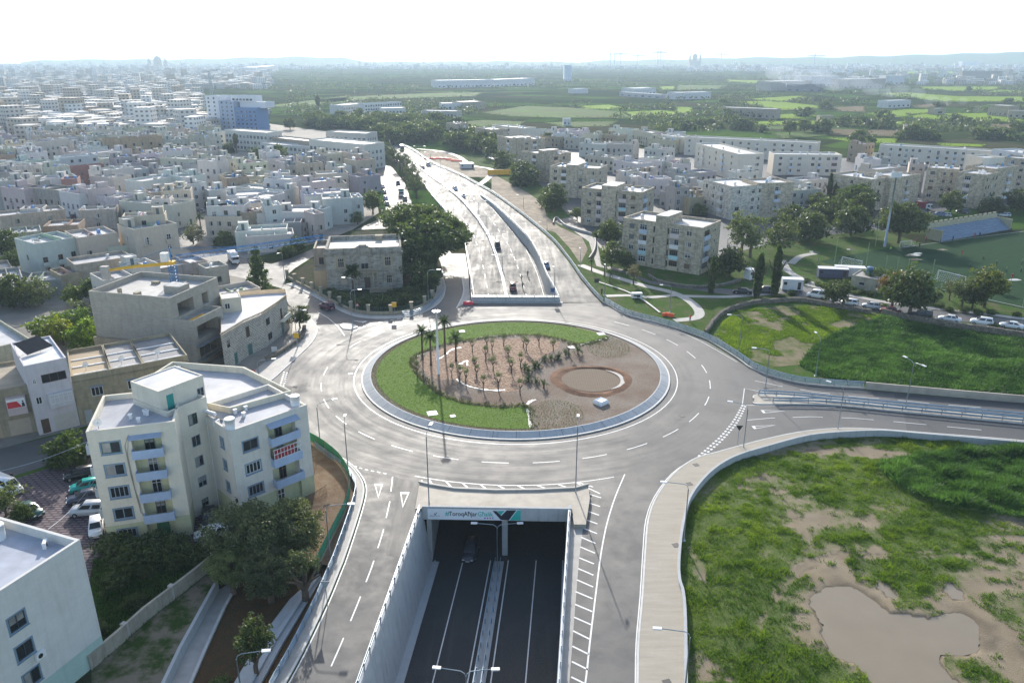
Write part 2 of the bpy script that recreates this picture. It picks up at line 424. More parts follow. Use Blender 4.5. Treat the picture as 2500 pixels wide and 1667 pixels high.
def grass_ground(name,g1,g2,soil,s=.35,lo=.4,hi=.6):
    t=NT(name);n=t.noise(s,6,rough=.65);f=t.noise(s*9,4)
    g=t.mix(t.maps(f,.3,.7),g1,g2);col=t.mix(t.maps(n,lo,hi),soil,g)
    t.set(col,1.0,.04);t.bump(f,.9,.15);return t.mat
M['grass']=grass_ground('grass_ground',(.035,.075,.014),(.075,.13,.025),(.13,.11,.065),.3,.3,.52)
M['grass_dry']=grass_ground('grass_patchy',(.06,.09,.02),(.1,.14,.03),(.22,.18,.12),.25,.42,.62)
M['town_ground']=plain('town_ground',(.23,.21,.18),.9,.2,.3,spec=.25)

# sea beyond the land
sea_m=NT('sea_water');sea_m.set((.03,.05,.065),.22,.5);sea_m.bump(sea_m.noise(.02,6),.3,2.0)
q=MB();q.quad((-58000,5200,-60),(58000,5200,-60),(58000,78000,-60),(-58000,78000,-60));q.obj('sea',sea_m.mat)['kind']='structure'
# town floor between the houses on the left and on the right
sheet('town_floor',plan([(-900,1500),(-900,520),(-500,330),(0,262),(420,268),(640,300),(860,330),(905,400),(925,520),(862,560),(790,590),(600,632),(530,608),(700,745),(752,773),(640,935),(420,985),(0,1095)]),M['town_ground'],.006)
sheet('estate_floor',plan([(1150,352),(1400,348),(1680,374),(2060,386),(2500,396),(2700,500),(2330,505),(2200,560),(1900,600),(1700,660),(1500,640),(1330,520),(1240,420)]),M['asphalt_dry'],.006)
sheet('verge',plan([(1468,738),(1430,690),(1300,540),(1215,455),(1100,400),(1010,375),(1180,380),(1300,430),(1420,560),(1500,640),(1700,640),(1900,590),(2140,560),(2800,760),(2800,1005),(2339,971),(2111,950),(1890,923),(1793,873),(1665,808)]),M['grass'],.012)

# ------------------------------------------------------------------ carriageways
road=sheet('roundabout_road',asphalt_pl,M['asphalt_round'],.03)
Lh=[(at_Y(ramp_left,Y),Y,.034)for Y in np.linspace(RY0,590,24)];Rh=[(at_Y(guard_R,Y),Y,.034)for Y in np.linspace(RY0,590,24)]
q=MB();q.strip(Lh[::-1],Rh[::-1]);q.obj('highway',M['asphalt'])['kind']='structure'
YR=list(np.linspace(RY1,RY0,24))
q=MB();q.strip([(at_Y(ramp_left,Y),Y,rz(Y))for Y in YR][::-1],[(at_Y(wall_R,Y),Y,rz(Y))for Y in YR][::-1]);q.obj('ramp_road',M['asphalt'])['kind']='structure'
YR=list(np.linspace(179.4,RY0,24))
q=MB();q.strip([(at_Y(wall_R,Y)+.3,Y,.034)for Y in YR][::-1],[(at_Y(guard_R,Y),Y,.034)for Y in YR][::-1]);q.obj('slip_road',M['asphalt'])['kind']='structure'
# sunken road through the tunnel
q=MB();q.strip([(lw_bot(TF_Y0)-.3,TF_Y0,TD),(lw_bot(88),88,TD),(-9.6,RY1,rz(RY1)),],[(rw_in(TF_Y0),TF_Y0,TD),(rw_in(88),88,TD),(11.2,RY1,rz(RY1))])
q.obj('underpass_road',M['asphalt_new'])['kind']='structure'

# ------------------------------------------------------------------ painted lines
pz=.038
def line(name,pl,w=.16,z=pz,closed=False):
    a=offset(pl,w/2);b=offset(pl,-w/2);q=MB();q.strip(zset(b,z)if z is not None else b,zset(a,z)if z is not None else a)
    o=q.obj(name,M['paint']);o['kind']='structure';return o
def dashes(name,pl,on,off,w=.16,z=pz,zfn=None):
    s=resample(pl,.5);q=MB();n_on,n_off=max(1,int(on*2)),max(1,int(off*2));i=0
    while i+n_on<len(s):
        seg=s[i:i+n_on+1]
        if zfn:seg=[(p[0],p[1],zfn(p[1])+.012)for p in seg]
        else:seg=zset(seg,z)
        q.strip(offset(seg,-w/2),offset(seg,w/2));i+=n_on+n_off
    o=q.obj(name,M['paint']);o['kind']='structure';return o
def arc(r,a0,a1,n=60):return[(RC[0]+r*math.cos(D2R(a0+(a1-a0)*i/n)),RC[1]+r*math.sin(D2R(a0+(a1-a0)*i/n)),0)for i in range(n+1)]
line('road_marking',arc(30.1,0,360,120),.18)
dashes('road_marking',arc(35.9,-182,62,200),4.2,3.6,.17)
dashes('road_marking',arc(35.9,130,165,60),4.2,3.6,.17)
line('road_marking',catmull(PP(left_edge_px[1:]),3),.15)
line('road_marking',offset(catmull(PP([(1023.7,1172.5),(1020,1222.5),(1010,1280),(980,1365),(925,1525),(872,1664)]),4),.35),.17)
dashes('road_marking',PP(Z(700,1150,800,[(760,40),(740,220),(690,440),(610,690),(510,950),(390,1240),(275,1500)])),4.0,2.8,.15)
line("road_marking",catmull(PP([(a-8,b)for a,b in re_low_px[9:]]),3),.12)
# hatched triangle beside the cut
hc=arc(42.2,-110,-71,30);line('road_marking',hc,.16)
hr=catmull(PP(Z(*cMm,[(268,123),(215,250),(175,380),(150,500),(135,600),(110,800),(88,980),(70,1150),(62,1212)])),4);line('road_marking',hr,.17)
q=MB()
for a,b in[((2205,150),(2352,195)),((2190,155),(2420,260)),((2290,258),(2430,300)),((2275,340),(2420,385)),((2265,420),(2410,470)),((2255,505),(2395,555)),((2245,592),(2390,650)),((2235,685),(2375,745)),((2228,780),(2370,840)),((2215,885),(2360,945)),((2205,990),(2355,1055)),((2192,1100),(2352,1170)),((2180,1215),(2346,1285)),((2176,1340),(2343,1410)),((2166,1465),(2335,1540))]:
    A=P(*Z(*cQ1,[a])[0]);B=P(*Z(*cQ1,[b])[0]);pl=[A,B];q.strip(zset(offset(pl,-.1),pz),zset(offset(pl,.1),pz))
for k in range(9):
    A=P(*Z(*cQ3,[(2156-k*6,690+k*150)])[0]);B=P(*Z(*cQ3,[(2315-k*5,770+k*150)])[0]);pl=[A,B];q.strip(zset(offset(pl,-.1),pz),zset(offset(pl,.1),pz))
for a,b in[((755,130),(800,195)),((915,140),(980,208)),((1075,155),(1150,222)),((1250,170),(1335,232)),((1420,178),(1530,236)),((1615,182),(1745,240)),((1800,178),(1970,236)),((2010,170),(2145,215))]:
    pl=[P(*Z(*cQ1,[a])[0]),P(*Z(*cQ1,[b])[0])];q.strip(zset(offset(pl,-.12),pz),zset(offset(pl,.12),pz))
q.obj('road_marking',M['paint'])['kind']='structure'
# give-way triangles and dotted lines
q=MB()
def tri_mark(a,b,c,w=.22):
    p=[Vector(P(x,y))for x,y in(a,b,c)];g=sum(p,Vector())/3
    i_=[g+(v-g)*(1-w*2.2/max((v-g).length,.1)**.8)for v in p]
    for k in range(3):
        q.quad((*p[k][:2],pz),(*p[(k+1)%3][:2],pz),(*i_[(k+1)%3][:2],pz),(*i_[k][:2],pz))
tri_mark(*Z(*cQ1,[(215,165),(300,165),(255,305)]));tri_mark(*Z(*cQ1,[(468,245),(560,245),(492,398)]))
tri_mark(*Z(*cN,[(460,885),(480,908),(640,892)]));tri_mark(*Z(*cN,[(395,1000),(415,1022),(572,993)]));tri_mark(*Z(*cE,[(880,1118),(960,1136),(1000,1124)]))
q.obj('road_marking',M['paint'])['kind']='structure'
for pts,w in((Z(*cN,[(332,850),(270,960),(190,1060),(100,1145),(0,1230)]),.35),(Z(*cN,[(352,856),(300,960),(230,1050),(140,1140),(40,1220)]),.35)):
    dashes('road_marking',catmull(PP(pts),6),.8,.5,w)
dashes('road_marking',catmull(PP(Z(*cE,[(860,1225),(950,1175),(1100,1130),(1290,1098)])),4),1.0,.7,.25)
dashes('road_marking',catmull(PP(Z(*cH,[(2060,175),(2045,240),(2028,300)])),4),.8,.6,.3);dashes('road_marking',catmull(PP(Z(*cH,[(2040,170),(2020,240),(2000,300)])),4),.8,.6,.3)
dashes('road_marking',catmull(PP(Z(*cQ1,[(20,-10),(130,25),(380,75)])),4),.9,.7,.22)
line('road_marking',PP(Z(*cN,[(330,850),(345,730),(420,745),(600,775)])),.14);line('road_marking',PP(Z(*cN,[(330,850),(600,853),(1000,865)])),.14)
line('road_marking',PP(Z(*cE,[(585,1045),(680,1100),(760,1170),(812,1243)])),.14)
for pts in([(420,675),(585,710),(850,757),(1130,787),(1420,812),(1730,842),(2030,866),(2352,893)],[(360,958),(530,943),(820,933),(1125,943),(1440,970),(1760,1000),(2090,1032),(2352,1056)]):
    dashes('road_marking',PP(Z(*cN,pts)),5.0,3.2,.14)
line('road_marking',catmull(PP(Z(*cK,[(1380,30),(1600,115),(1850,190),(2050,280),(2352,450)])),4),.13)
# lines on the sunken road and on the ramps
def ul(x0,x1):return[(x0+(x1-x0)*t,TF_Y0+(RY1-TF_Y0)*t,TD+(rz(RY1)-TD)*t+.01)for t in np.linspace(0,1,12)]
def lx(p,q_): # straight line through two traced points, extended over the sunken road
    a=P(*Z(*cQ1,[p])[0],TD);b=P(*Z(*cQ1,[q_])[0],TD);k=(a[0]-b[0])/(a[1]-b[1])
    return[(a[0]+k*(Y-a[1]),Y,TD+.012)for Y in(TF_Y0,60,88,100)]
under_lines={}
for nm,(a,b)in dict(ll=((930,490),(640,1500)),lr=((1400,650),(1230,1550)),rl=((1580,520),(1430,1560)),rr=((2070,520),(2042,1400))).items():
    under_lines[nm]=lx(a,b);line('road_marking',under_lines[nm],.15,None)
line('road_marking',lx((1090,880),(920,1560)),.14,None);line('road_marking',lx((1830,520),(1740,1550)),.14,None)
def ramp_line(fn,Y0=RY1,Y1=RY0):return[(fn(Y),Y,rz(Y)+.04)for Y in np.linspace(Y0,Y1,30)]
mid_L=lambda Y:(at_Y(ramp_left,Y)+at_Y(ramp_med,Y))/2
mid_R=lambda Y:(at_Y(ramp_med,Y)+(at_Y(wall_R,Y)if Y<RY0 else at_Y(guard_R,Y)))/2
dashes('road_marking',ramp_line(mid_L,RY1,520),4,5,.15,None,lambda Y:rz(Y)+.03)
dashes('road_marking',ramp_line(mid_R,RY1,520),4,5,.15,None,lambda Y:rz(Y)+.03)
line('road_marking',ramp_line(lambda Y:at_Y(ramp_left,Y)+.7,RY1,520),.14,None);line('road_marking',ramp_line(lambda Y:at_Y(wall_R,Y)-.7),.14,None)

# ------------------------------------------------------------------ underpass structure
q=MB()
YY=np.linspace(TF_Y0,88,12)
q.strip([(lw_top(Y),Y,.25)for Y in YY],[(lw_bot(Y),Y,TD+.15)for Y in YY],0)                   # left face
q.strip([(lw_top(Y)-.35,Y,.25)for Y in YY],[(lw_top(Y),Y,.25)for Y in YY],0)
q.strip([(lw_top(Y)-.35,Y,0)for Y in YY],[(lw_top(Y)-.35,Y,.25)for Y in YY],0)
q.strip([(lw_bot(Y),Y,TD+.15)for Y in YY],[(lw_bot(Y)+.9,Y,TD+.15)for Y in YY],0)          # walkway at its foot
q.strip([(lw_bot(Y)+.9,Y,TD+.15)for Y in YY],[(lw_bot(Y)+.9,Y,TD)for Y in YY],0)
u_left=q.obj('retaining_wall',M['concrete_new']);tag(u_left,'tall bluish concrete retaining wall left of the sunken road','wall')
q=MB()
q.strip([(rw_in(Y),Y,TD)for Y in YY],[(rw_in(Y),Y,.9)for Y in YY]);q.strip([(rw_in(Y),Y,.9)for Y in YY],[(rw_in(Y)+.4,Y,.9)for Y in YY])
q.strip([(rw_in(Y)+.4,Y,.9)for Y in YY],[(rw_in(Y)+.4,Y,0)for Y in YY])
u_right=q.obj('retaining_wall',M['concrete_new']);tag(u_right,'concrete wall with pale parapet right of the sunken road','wall')
q=MB();q.box(lw_top(TF_Y0)-1,TF_Y0-.5,TD,rw_in(TF_Y0)+1,TF_Y0,.2);q.obj('cut_end_wall',M['concrete_new'])['kind']='structure'
# tunnel: side walls, middle wall, ceiling slab, portal beam and deck
tun=empty('tunnel',(0,88,0),label='wide concrete underpass beneath the roundabout with two dark openings',cat='tunnel')
q=MB()
def tw(x0,x1,w,y0=88.6,y1=RY1-.4):
    q.prism([(x0,y0-88),(x1,y1-88),(x1+w,y1-88),(x0+w,y0-88)],TD-.1,-.95)
tw(lw_bot(88)-.6,-10.2,.6);tw(rw_in(88)+.05,11.2,.6);q.obj('side_wall',M['concrete_new'],tun)
q=MB();tw(-1.35,-.9,.75,89.5);q.obj('middle_wall',M['concrete_new'],tun)
q=MB();q.prism([(lw_bot(88)-.6,1.4),(-10.8,92),(12,92),(rw_in(88)+.7,1.4)],-.92,-.3);q.obj('ceiling',M['concrete_new'],tun)
q=MB();q.prism([(-11.7,-.5),(7.75,-1.05),(7.75,-.7),(-11.7,-.15)],-.95,.98);q.obj('portal_beam',M['concrete_new'],tun)
pk=plan([(1025,1185),(1050,1191),(1110,1201),(1210,1205.5),(1310,1204.5),(1402.5,1200),(1435,1191)])
q=MB();q.prism([(p[0],p[1]-88)for p in pk]+[(10.4,4.5-2.2),(9.3,-4),(7.8,-4),(7.77,-.69),(-11.7,-.14),(-11.9,-.4),(-12.6,-.4)],-.25,.6);q.obj('deck',M['concrete_tan'],tun)
q=MB();kk=[(p[0],p[1]-88,0)for p in pk];k2=offset(kk,-.35)
q.strip(zset(kk,.85),zset(k2,.85));q.strip(zset(kk,0),zset(kk,.85));q.strip(zset(k2,.85),zset(k2,.6));q.obj('kerb_wall',M['concrete'],tun)
# banner fixed along the portal beam
ban=empty('banner',(0,86.9,0),label='white and turquoise banner with black lettering along the tunnel portal',cat='banner')
bsl=(-1.05+.5)/(7.75+11.7)
def by(x):return 88-.5+(x+11.7)*bsl-86.9-.05
def bq(pts,dy=0.0):return[(x,by(x)-dy,z)for x,z in pts]
bx0,bx1,bz0,bz1=-11.0,1.15,-.86,.72
mw=plain('banner_white',(.72,.74,.76),.6,.03,1);mt=plain('banner_turquoise',(.03,.42,.36),.6,.03,1);mk_=plain('banner_black',(.015,.017,.03),.6,.03,1)
q=MB();q.poly(bq([(bx0,bz0),(bx1,bz0),(bx1,bz1),(bx0,bz1)]));q.poly(bq([(bx0,bz0),(bx0,bz1),(bx1,bz1),(bx1,bz0)],-.04));q.obj('panel',mw,ban)
def bxz(x,y): # Q1 zoom pixel to banner x, height fraction
    f=(x-750)/(1705-750);top=362+(402-362)*f;bot=462+(490-462)*f
    return(bx0+(bx1-bx0)*f,bz1-(bz1-bz0)*(y-top)/(bot-top))
q=MB();q.poly(bq([bxz(*p)for p in[(1415,400),(1455,402),(1505,445),(1560,400),(1660,402),(1580,486),(1500,480)]][::-1],.01));q.obj('chevron',mk_,ban)
q=MB()
q.poly(bq([bxz(*p)for p in[(1460,402),(1540,404),(1500,440)]][::-1],.01));q.poly(bq([bxz(*p)for p in[(1668,403),(1704,404),(1704,489),(1590,486)]][::-1],.01));q.obj('turquoise_shape',mt,ban)
def text(name,body,size,x,z,mat,parent,y=None,ry=0.0,bold=0.0,sx=1.0):
    c=bpy.data.curves.new(name,'FONT');c.body=body;c.size=size;c.offset=bold;c.resolution_u=3
    tmp=bpy.data.objects.new(name,c);COL.objects.link(tmp)
    dg=bpy.context.evaluated_depsgraph_get();me=bpy.data.meshes.new_from_object(tmp.evaluated_get(dg))
    w=max((v.co.x for v in me.vertices),default=0)*sx
    bpy.data.objects.remove(tmp);me.materials.clear();me.materials.append(mat)
    o=inst(name,me,parent);o.rotation_euler=(math.pi/2,0,ry);o.scale=(sx,1,1);o.location=(x,by(x)-.02 if y is None else y,z)
    return w
w1=text('lettering','#',.92,bxz(930,0)[0],-.28,mt,ban,ry=bsl,bold=.012)
xx=bxz(968,0)[0]
w2=text('lettering','ToroqA\u0127jar',.92,xx,-.28,mk_,ban,ry=bsl,bold=.012,sx=.82);text('lettering','G\u0127alik',.92,xx+w2+.06,-.28,mt,ban,ry=bsl,bold=.012,sx=.8)
text('lettering','INFRASTRUCTURE',.2,bxz(772,0)[0],-.42,mk_,ban,ry=bsl,sx=.8)
q=MB();q.poly(bq([bxz(*p)for p in[(818,400),(828,418),(845,396),(846,406),(828,424),(846,424),(820,424)]][::-1],.012));q.obj('emblem',mk_,ban)
for i,cc in enumerate([(.05,.1,.4),(.6,.03,.2),(.6,.06,.12),(.05,.3,.6)]):
    cx,cz=bxz(1337+i*27,462);q=MB();q.poly(bq([(cx+.11*math.cos(a),cz+.11*math.sin(a))for a in np.linspace(0,2*math.pi,13)[:-1]],.012));q.obj('round_icon',plain('icon',cc,.6,.02),ban)

# rear ramp walls and portal parapet
q=MB();YW=list(np.linspace(RY1,RY0,24))
q.strip([(at_Y(wall_R,Y),Y,rz(Y)-.1)for Y in YW][::-1],[(at_Y(wall_R,Y),Y,.55)for Y in YW][::-1]);q.strip([(at_Y(wall_R,Y),Y,.55)for Y in YW][::-1],[(at_Y(wall_R,Y)+.3,Y,.55)for Y in YW][::-1])
q.strip([(at_Y(wall_R,Y)+.3,Y,.55)for Y in YW][::-1],[(at_Y(wall_R,Y)+.3,Y,0)for Y in YW][::-1])
tag(q.obj('ramp_wall',M['concrete_new']),'curving concrete wall on the right of the descending ramp','wall')
q=MB()
q.strip([(at_Y(ramp_left,Y),Y,.4)for Y in YW],[(at_Y(ramp_left,Y),Y,rz(Y)-.1)for Y in YW]);q.strip([(at_Y(ramp_left,Y)-.3,Y,.4)for Y in YW],[(at_Y(ramp_left,Y),Y,.4)for Y in YW])
q.strip([(at_Y(ramp_left,Y)-.3,Y,0)for Y in YW],[(at_Y(ramp_left,Y)-.3,Y,.4)for Y in YW])
tag(q.obj('ramp_wall',M['concrete_new']),'low concrete wall on the left of the descending ramp, beside the big tree','wall')
par=empty('portal_parapet',(0,179.4,0),label='pale blue concrete parapet above the rear tunnel mouth',cat='parapet')
q=MB();q.box(-9.8,.3,-1.2,11.5,1.1,1.25);q.obj('beam',M['concrete_new'],par)
q=MB();q.box(-9.8,.1,1.25,11.5,1.2,1.33);q.obj('coping',M['kerb'],par)
q=MB();q.box(-10.6,-.9,.0,12.2,.297,.16);q.obj('pavement',M['concrete'],par)

# ------------------------------------------------------------------ kerbs and pavements
def kerb(name,pl,w=.22,h=.14,mat=None):
    a=zset(pl,h);b=zset(offset(pl,w),h);q=MB()
    q.strip(zset(pl,0),a);q.strip(a,b);q.strip(b,zset(b,0));o=q.obj(name,mat or M['kerb']);o['kind']='structure';return o
def pavement(name,poly,z=.12,mat=None):return sheet(name,[p[:2]for p in poly],mat or M['concrete'],z)
# pavement with joints between right road and field
pin=catmull([p+(0,)for p in plan(re_low_px)],4)
pv=NT('pavement_concrete');_pn=pv.noise(.9,4,pv.mul(pv.pos(),(.25,1.6,1)),.7);_pf=pv.noise(4,4)
_j=pv.new('ShaderNodeTexWave',wave_type='BANDS',bands_direction='Y');pv.link(pv.pos(),_j.inputs['Vector']);_j.inputs['Scale'].default_value=.5;_j.inputs['Distortion'].default_value=4;_j.inputs['Detail'].default_value=2
pv.set(pv.mix(pv.maps(_pf,.3,.7,0,.3),pv.mix(pv.maps(_pn,.3,.7),(.32,.285,.225),(.405,.36,.295)),(.3,.27,.22)),.8,.3);M['pavement']=pv.mat
sheet('pavement',[p[:2]for p in pin]+[p[:2]for p in wall_SE],M['pavement'],.13)
kerb('kerb',pin,-.22,.15)
wl=MB();w0=wall_SE;w1_=offset(w0,.32)
wl.strip(zset(w0,FZ-.2),zset(w0,.62));wl.strip(zset(w0,.62),zset(w1_,.62));wl.strip(zset(w1_,.62),zset(w1_,.1))
tag(wl.obj('field_wall',M['concrete_new']),'long curved concrete wall between pavement and muddy field','wall')
# pavement corner on the left and round the villa
cp=catmull([p+(0,)for p in plan(corner_px+[(734,768)])],4)
pavement('pavement',[p[:2]for p in cp]+plan([(716,778),(712,830),(640,890),(600,925)]),.12);kerb('kerb',cp,.22,.15)
vk=catmull([p+(0,)for p in plan(villa_kerb_px[:13])],4)
pavement('pavement',[p[:2]for p in vk]+[p[:2]for p in offset(vk,2.3)[::-1]],.12);kerb('kerb',vk,.2,.15)
le=catmull([p+(0,)for p in plan(left_edge_px)],4)
kerb('kerb',offset(le,.25),.25,.15)
pavement('pavement',[p[:2]for p in offset(le,.5)]+[p[:2]for p in offset(le,1.5)[::-1]],.1)
srk=[p+(0,)for p in plan(q_right_px[5:11])];kerb('kerb',catmull(srk,3),.25,.15)
pavement('pavement',plan([(1100,620),(1120.8,652),(1131,706),(1126.8,726.8),(1113,753.6),(1130,744.6),(1150,743),(1147,718),(1143,660),(1136,620)]),.13)
kr=catmull([p+(0,)for p in plan([(1023.7,1176),(1020,1222.5),(1010,1280),(980,1365),(925,1525),(872,1664),(846,1760)])],4);kerb('kerb',offset(kr,.15),.3,.15)
sheet('median_strip',[p[:2]for p in offset(kr,.45)]+[(lw_top(Y)-.35,Y)for Y in(30,58,70,80,87.4)]+plan([(1025,1185)]),M['concrete_tan'],.14)
# splitter islands
sp_lo=catmull(PP(Z(*cN,[(415,832),(440,842),(700,842),(1000,852),(1500,902),(2352,985),(3000,1050)])),4)
sp_up=catmull(PP(Z(*cN,[(415,805),(442,780),(700,792),(1000,822),(1500,868),(2352,945),(3000,1006)])),4)
sheet('traffic_island',[p[:2]for p in sp_lo]+[p[:2]for p in sp_up[::-1]],M['concrete_tan'],.15);kerb('kerb',sp_lo,-.2,.17);kerb('kerb',sp_up,.2,.17)
ti=PP(Z(*cE,[(770,1152),(800,1142),(860,1146),(918,1165),(918,1178),(860,1196),(800,1190),(778,1170)]))
sheet('traffic_island',[p[:2]for p in ti],M['concrete'],.15);kerb('kerb',ti+ti[:1],-.18,.17)
sheet('median_strip',[(rw_in(Y)+.38,Y)for Y in(24,40,60,75,87)]+plan([(1435,1191),(1422,1310),(1415,1365),(1408,1440),(1402,1522),(1391,1664),(1384,1760)]),M['concrete'],.025)
# relaid patches and joints in the asphalt
M['patch']=asphalt('asphalt_patch',False,(.04,.04,.041),.6,.8)
for pts in(Z(*cQ1,[(402,95),(655,160),(640,330),(610,520),(480,890),(330,860),(380,560),(415,320)]),Z(*cN,[(350,735),(420,748),(430,845),(335,848)]),Z(*cN,[(1490,905),(2352,985),(2352,1105),(1510,1030)]),Z(*cN,[(1420,770),(2352,840),(2352,930),(1440,850)])):
    sheet('road_patch',plan(pts),M['patch'],.034)
# ------------------------------------------------------------------ leaves, crowns, trees
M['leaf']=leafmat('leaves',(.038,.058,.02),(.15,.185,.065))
M['leaf_olive']=leafmat('leaves_olive',(.07,.084,.05),(.21,.225,.125),.3)
M['leaf_palm']=leafmat('leaves_palm',(.04,.075,.015),(.13,.19,.04),.35)
M['blade']=leafmat('grass_blades',(.05,.11,.012),(.215,.30,.038),.5)
M['crop']=leafmat('crop_blades',(.03,.078,.02),(.105,.21,.055),.45)
M['bark']=plain('bark',(.12,.09,.065),.9,.3,4,spec=.2,bump=.5)
def np_mesh(name,V,F,mats,tint=None,mi=None):
    me=bpy.data.meshes.new(name);nv,nf,k=len(V),len(F),F.shape[1]
    me.vertices.add(nv);me.vertices.foreach_set('co',np.ascontiguousarray(V,np.float32).ravel())
    me.loops.add(nf*k);me.loops.foreach_set('vertex_index',np.ascontiguousarray(F,np.int32).ravel())
    me.polygons.add(nf);me.polygons.foreach_set('loop_start',np.arange(0,nf*k,k,dtype=np.int32));me.polygons.foreach_set('loop_total',np.full(nf,k,np.int32))
    for m_ in(mats if isinstance(mats,list)else[mats]):me.materials.append(m_)
    if tint is not None:
        a=me.attributes.new('tint','FLOAT','FACE');a.data.foreach_set('value',np.asarray(tint,np.float32))
    me.polygons.foreach_set('use_smooth',[False]*nf)
    me.update(calc_edges=True);me.validate();return me
def leaf_cards(C,s,r,asp=.5,flat=0.0):
    n=len(C);a=r.normal(size=(n,3));a/=np.linalg.norm(a,axis=1)[:,None]
    b=r.normal(size=(n,3));b[:,2]*=(1-flat);b-=a*(a*b).sum(1)[:,None];b/=np.linalg.norm(b,axis=1)[:,None]+1e-9
    s=np.broadcast_to(s,(n,))[:,None]
    V=np.stack([C-a*s,C-b*s*asp,C+a*s,C+b*s*asp],1).reshape(-1,3)
    return V,np.arange(4*n).reshape(n,4)
def crown_mesh(name,seed,ncl,per,leaf,clr,mat,shape='round',core=.35):
    r=np.random.default_rng(seed)
    d=r.normal(size=(ncl,3));d/=np.linalg.norm(d,axis=1)[:,None]
    lob=1+.28*np.sin(d[:,0]*3.1+seed)*np.cos(d[:,1]*2.7+seed*2)+.18*np.sin(d[:,2]*5+seed)
    rad=(core+(1-core)*r.random(ncl)**.45)*lob
    c=d*rad[:,None]
    if shape=='round':c[:,2]=np.where(c[:,2]<0,c[:,2]*.6,c[:,2]*.82)
    if shape=='cypress':
        z=r.random(ncl)**.8;w=(1-z)**.6*(.35+z*.9).clip(0,1)*.9;th=r.random(ncl)*6.283
        c=np.stack([np.cos(th)*w*(.6+.4*r.random(ncl)),np.sin(th)*w*(.6+.4*r.random(ncl)),z*2-1],1);clr=clr*.8
    if shape=='fir':
        z=np.floor(r.random(ncl)*7)/7+r.random(ncl)*.05;w=(1-z)*.95*r.random(ncl)**.5;th=r.random(ncl)*6.283
        c=np.stack([np.cos(th)*w,np.sin(th)*w,z*2-1-w*.15],1)
    q=r.normal(size=(ncl,per,3));q=q/np.linalg.norm(q,axis=2)[:,:,None]*(r.random((ncl,per))**.4)[:,:,None]
    cc=(clr*(.6+.8*r.random(ncl)))[:,None,None]
    C=(c[:,None]+q*cc*np.array([1,1,.75])).reshape(-1,3)
    V,F=leaf_cards(C,leaf*(.6+.8*r.random(len(C))),r)
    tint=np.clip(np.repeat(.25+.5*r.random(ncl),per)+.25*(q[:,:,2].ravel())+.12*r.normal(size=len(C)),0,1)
    return np_mesh(name,V,F,mat,tint)
CR={
    'big':[crown_mesh('crown',s,330,34,.055,.2,M['leaf'])for s in(1,2)],
    'mid':[crown_mesh('crown',s,120,22,.085,.26,M['leaf'])for s in(3,4,5)],
    'low':[crown_mesh('crown',s,55,14,.14,.3,M['leaf'])for s in(6,7,8)],
    'olive':[crown_mesh('crown',s,90,22,.07,.26,M['leaf_olive'],core=.2)for s in(9,10)],
    'olive_big':[crown_mesh('crown',s,420,40,.036,.17,M['leaf_olive'])for s in(11,12)],
    'bush':[crown_mesh('foliage',s,90,22,.085,.3,M['leaf'],core=.1)for s in(13,14)],
    'cypress':[crown_mesh('crown',s,190,22,.07,.2,M['leaf'],'cypress')for s in(15,16)],
    'fir':[crown_mesh('crown',17,200,20,.07,.16,M['leaf'],'fir')],
}
def trunk_mesh(seed,h,r,limbs=5,spread=.6):
    g=random.Random(seed);q=MB()
    q.tube([(0,0,-.3),(g.uniform(-.05,.05)*h,g.uniform(-.05,.05)*h,h*.35),(g.uniform(-.1,.1)*h,g.uniform(-.1,.1)*h,h*.6)],[r*1.3,r*.95,r*.7],8)
    for i in range(limbs):
        a=6.283*i/limbs+g.uniform(-.4,.4);l=h*g.uniform(.35,.5)
        q.tube([(0,0,h*g.uniform(.3,.52)),(math.cos(a)*l*spread*.5,math.sin(a)*l*spread*.5,h*.7),(math.cos(a)*l*spread,math.sin(a)*l*spread,h*g.uniform(.85,1.0))],[r*.6,r*.4,r*.15],6)
    return q.mesh('trunk',M['bark'],True)
TR=[trunk_mesh(i,1.0,.045)for i in range(3)];TR_THICK=[trunk_mesh(i+9,1.0,.07,7,.9)for i in range(2)]
_tn=[0]
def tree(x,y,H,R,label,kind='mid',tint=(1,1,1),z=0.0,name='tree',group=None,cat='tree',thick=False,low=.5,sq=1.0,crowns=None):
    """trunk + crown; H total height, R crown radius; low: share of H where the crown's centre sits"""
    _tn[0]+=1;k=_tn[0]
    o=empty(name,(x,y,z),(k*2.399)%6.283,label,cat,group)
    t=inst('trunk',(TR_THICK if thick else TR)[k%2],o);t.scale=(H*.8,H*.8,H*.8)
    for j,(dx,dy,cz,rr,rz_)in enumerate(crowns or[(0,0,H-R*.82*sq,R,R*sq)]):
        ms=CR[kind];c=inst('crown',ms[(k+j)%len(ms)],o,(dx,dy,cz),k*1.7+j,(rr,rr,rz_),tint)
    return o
def shrub(x,y,R,label,tint=(1,1,1),z=0.0,name='shrub',group=None,cat='shrub',kind='bush',hs=.9):
    _tn[0]+=1;k=_tn[0];ms=CR[kind]
    o=inst(name,ms[k%len(ms)],None,(x,y,z+R*hs*.45),k*2.1,(R,R,R*hs),tint);return tag(o,label,cat,group)
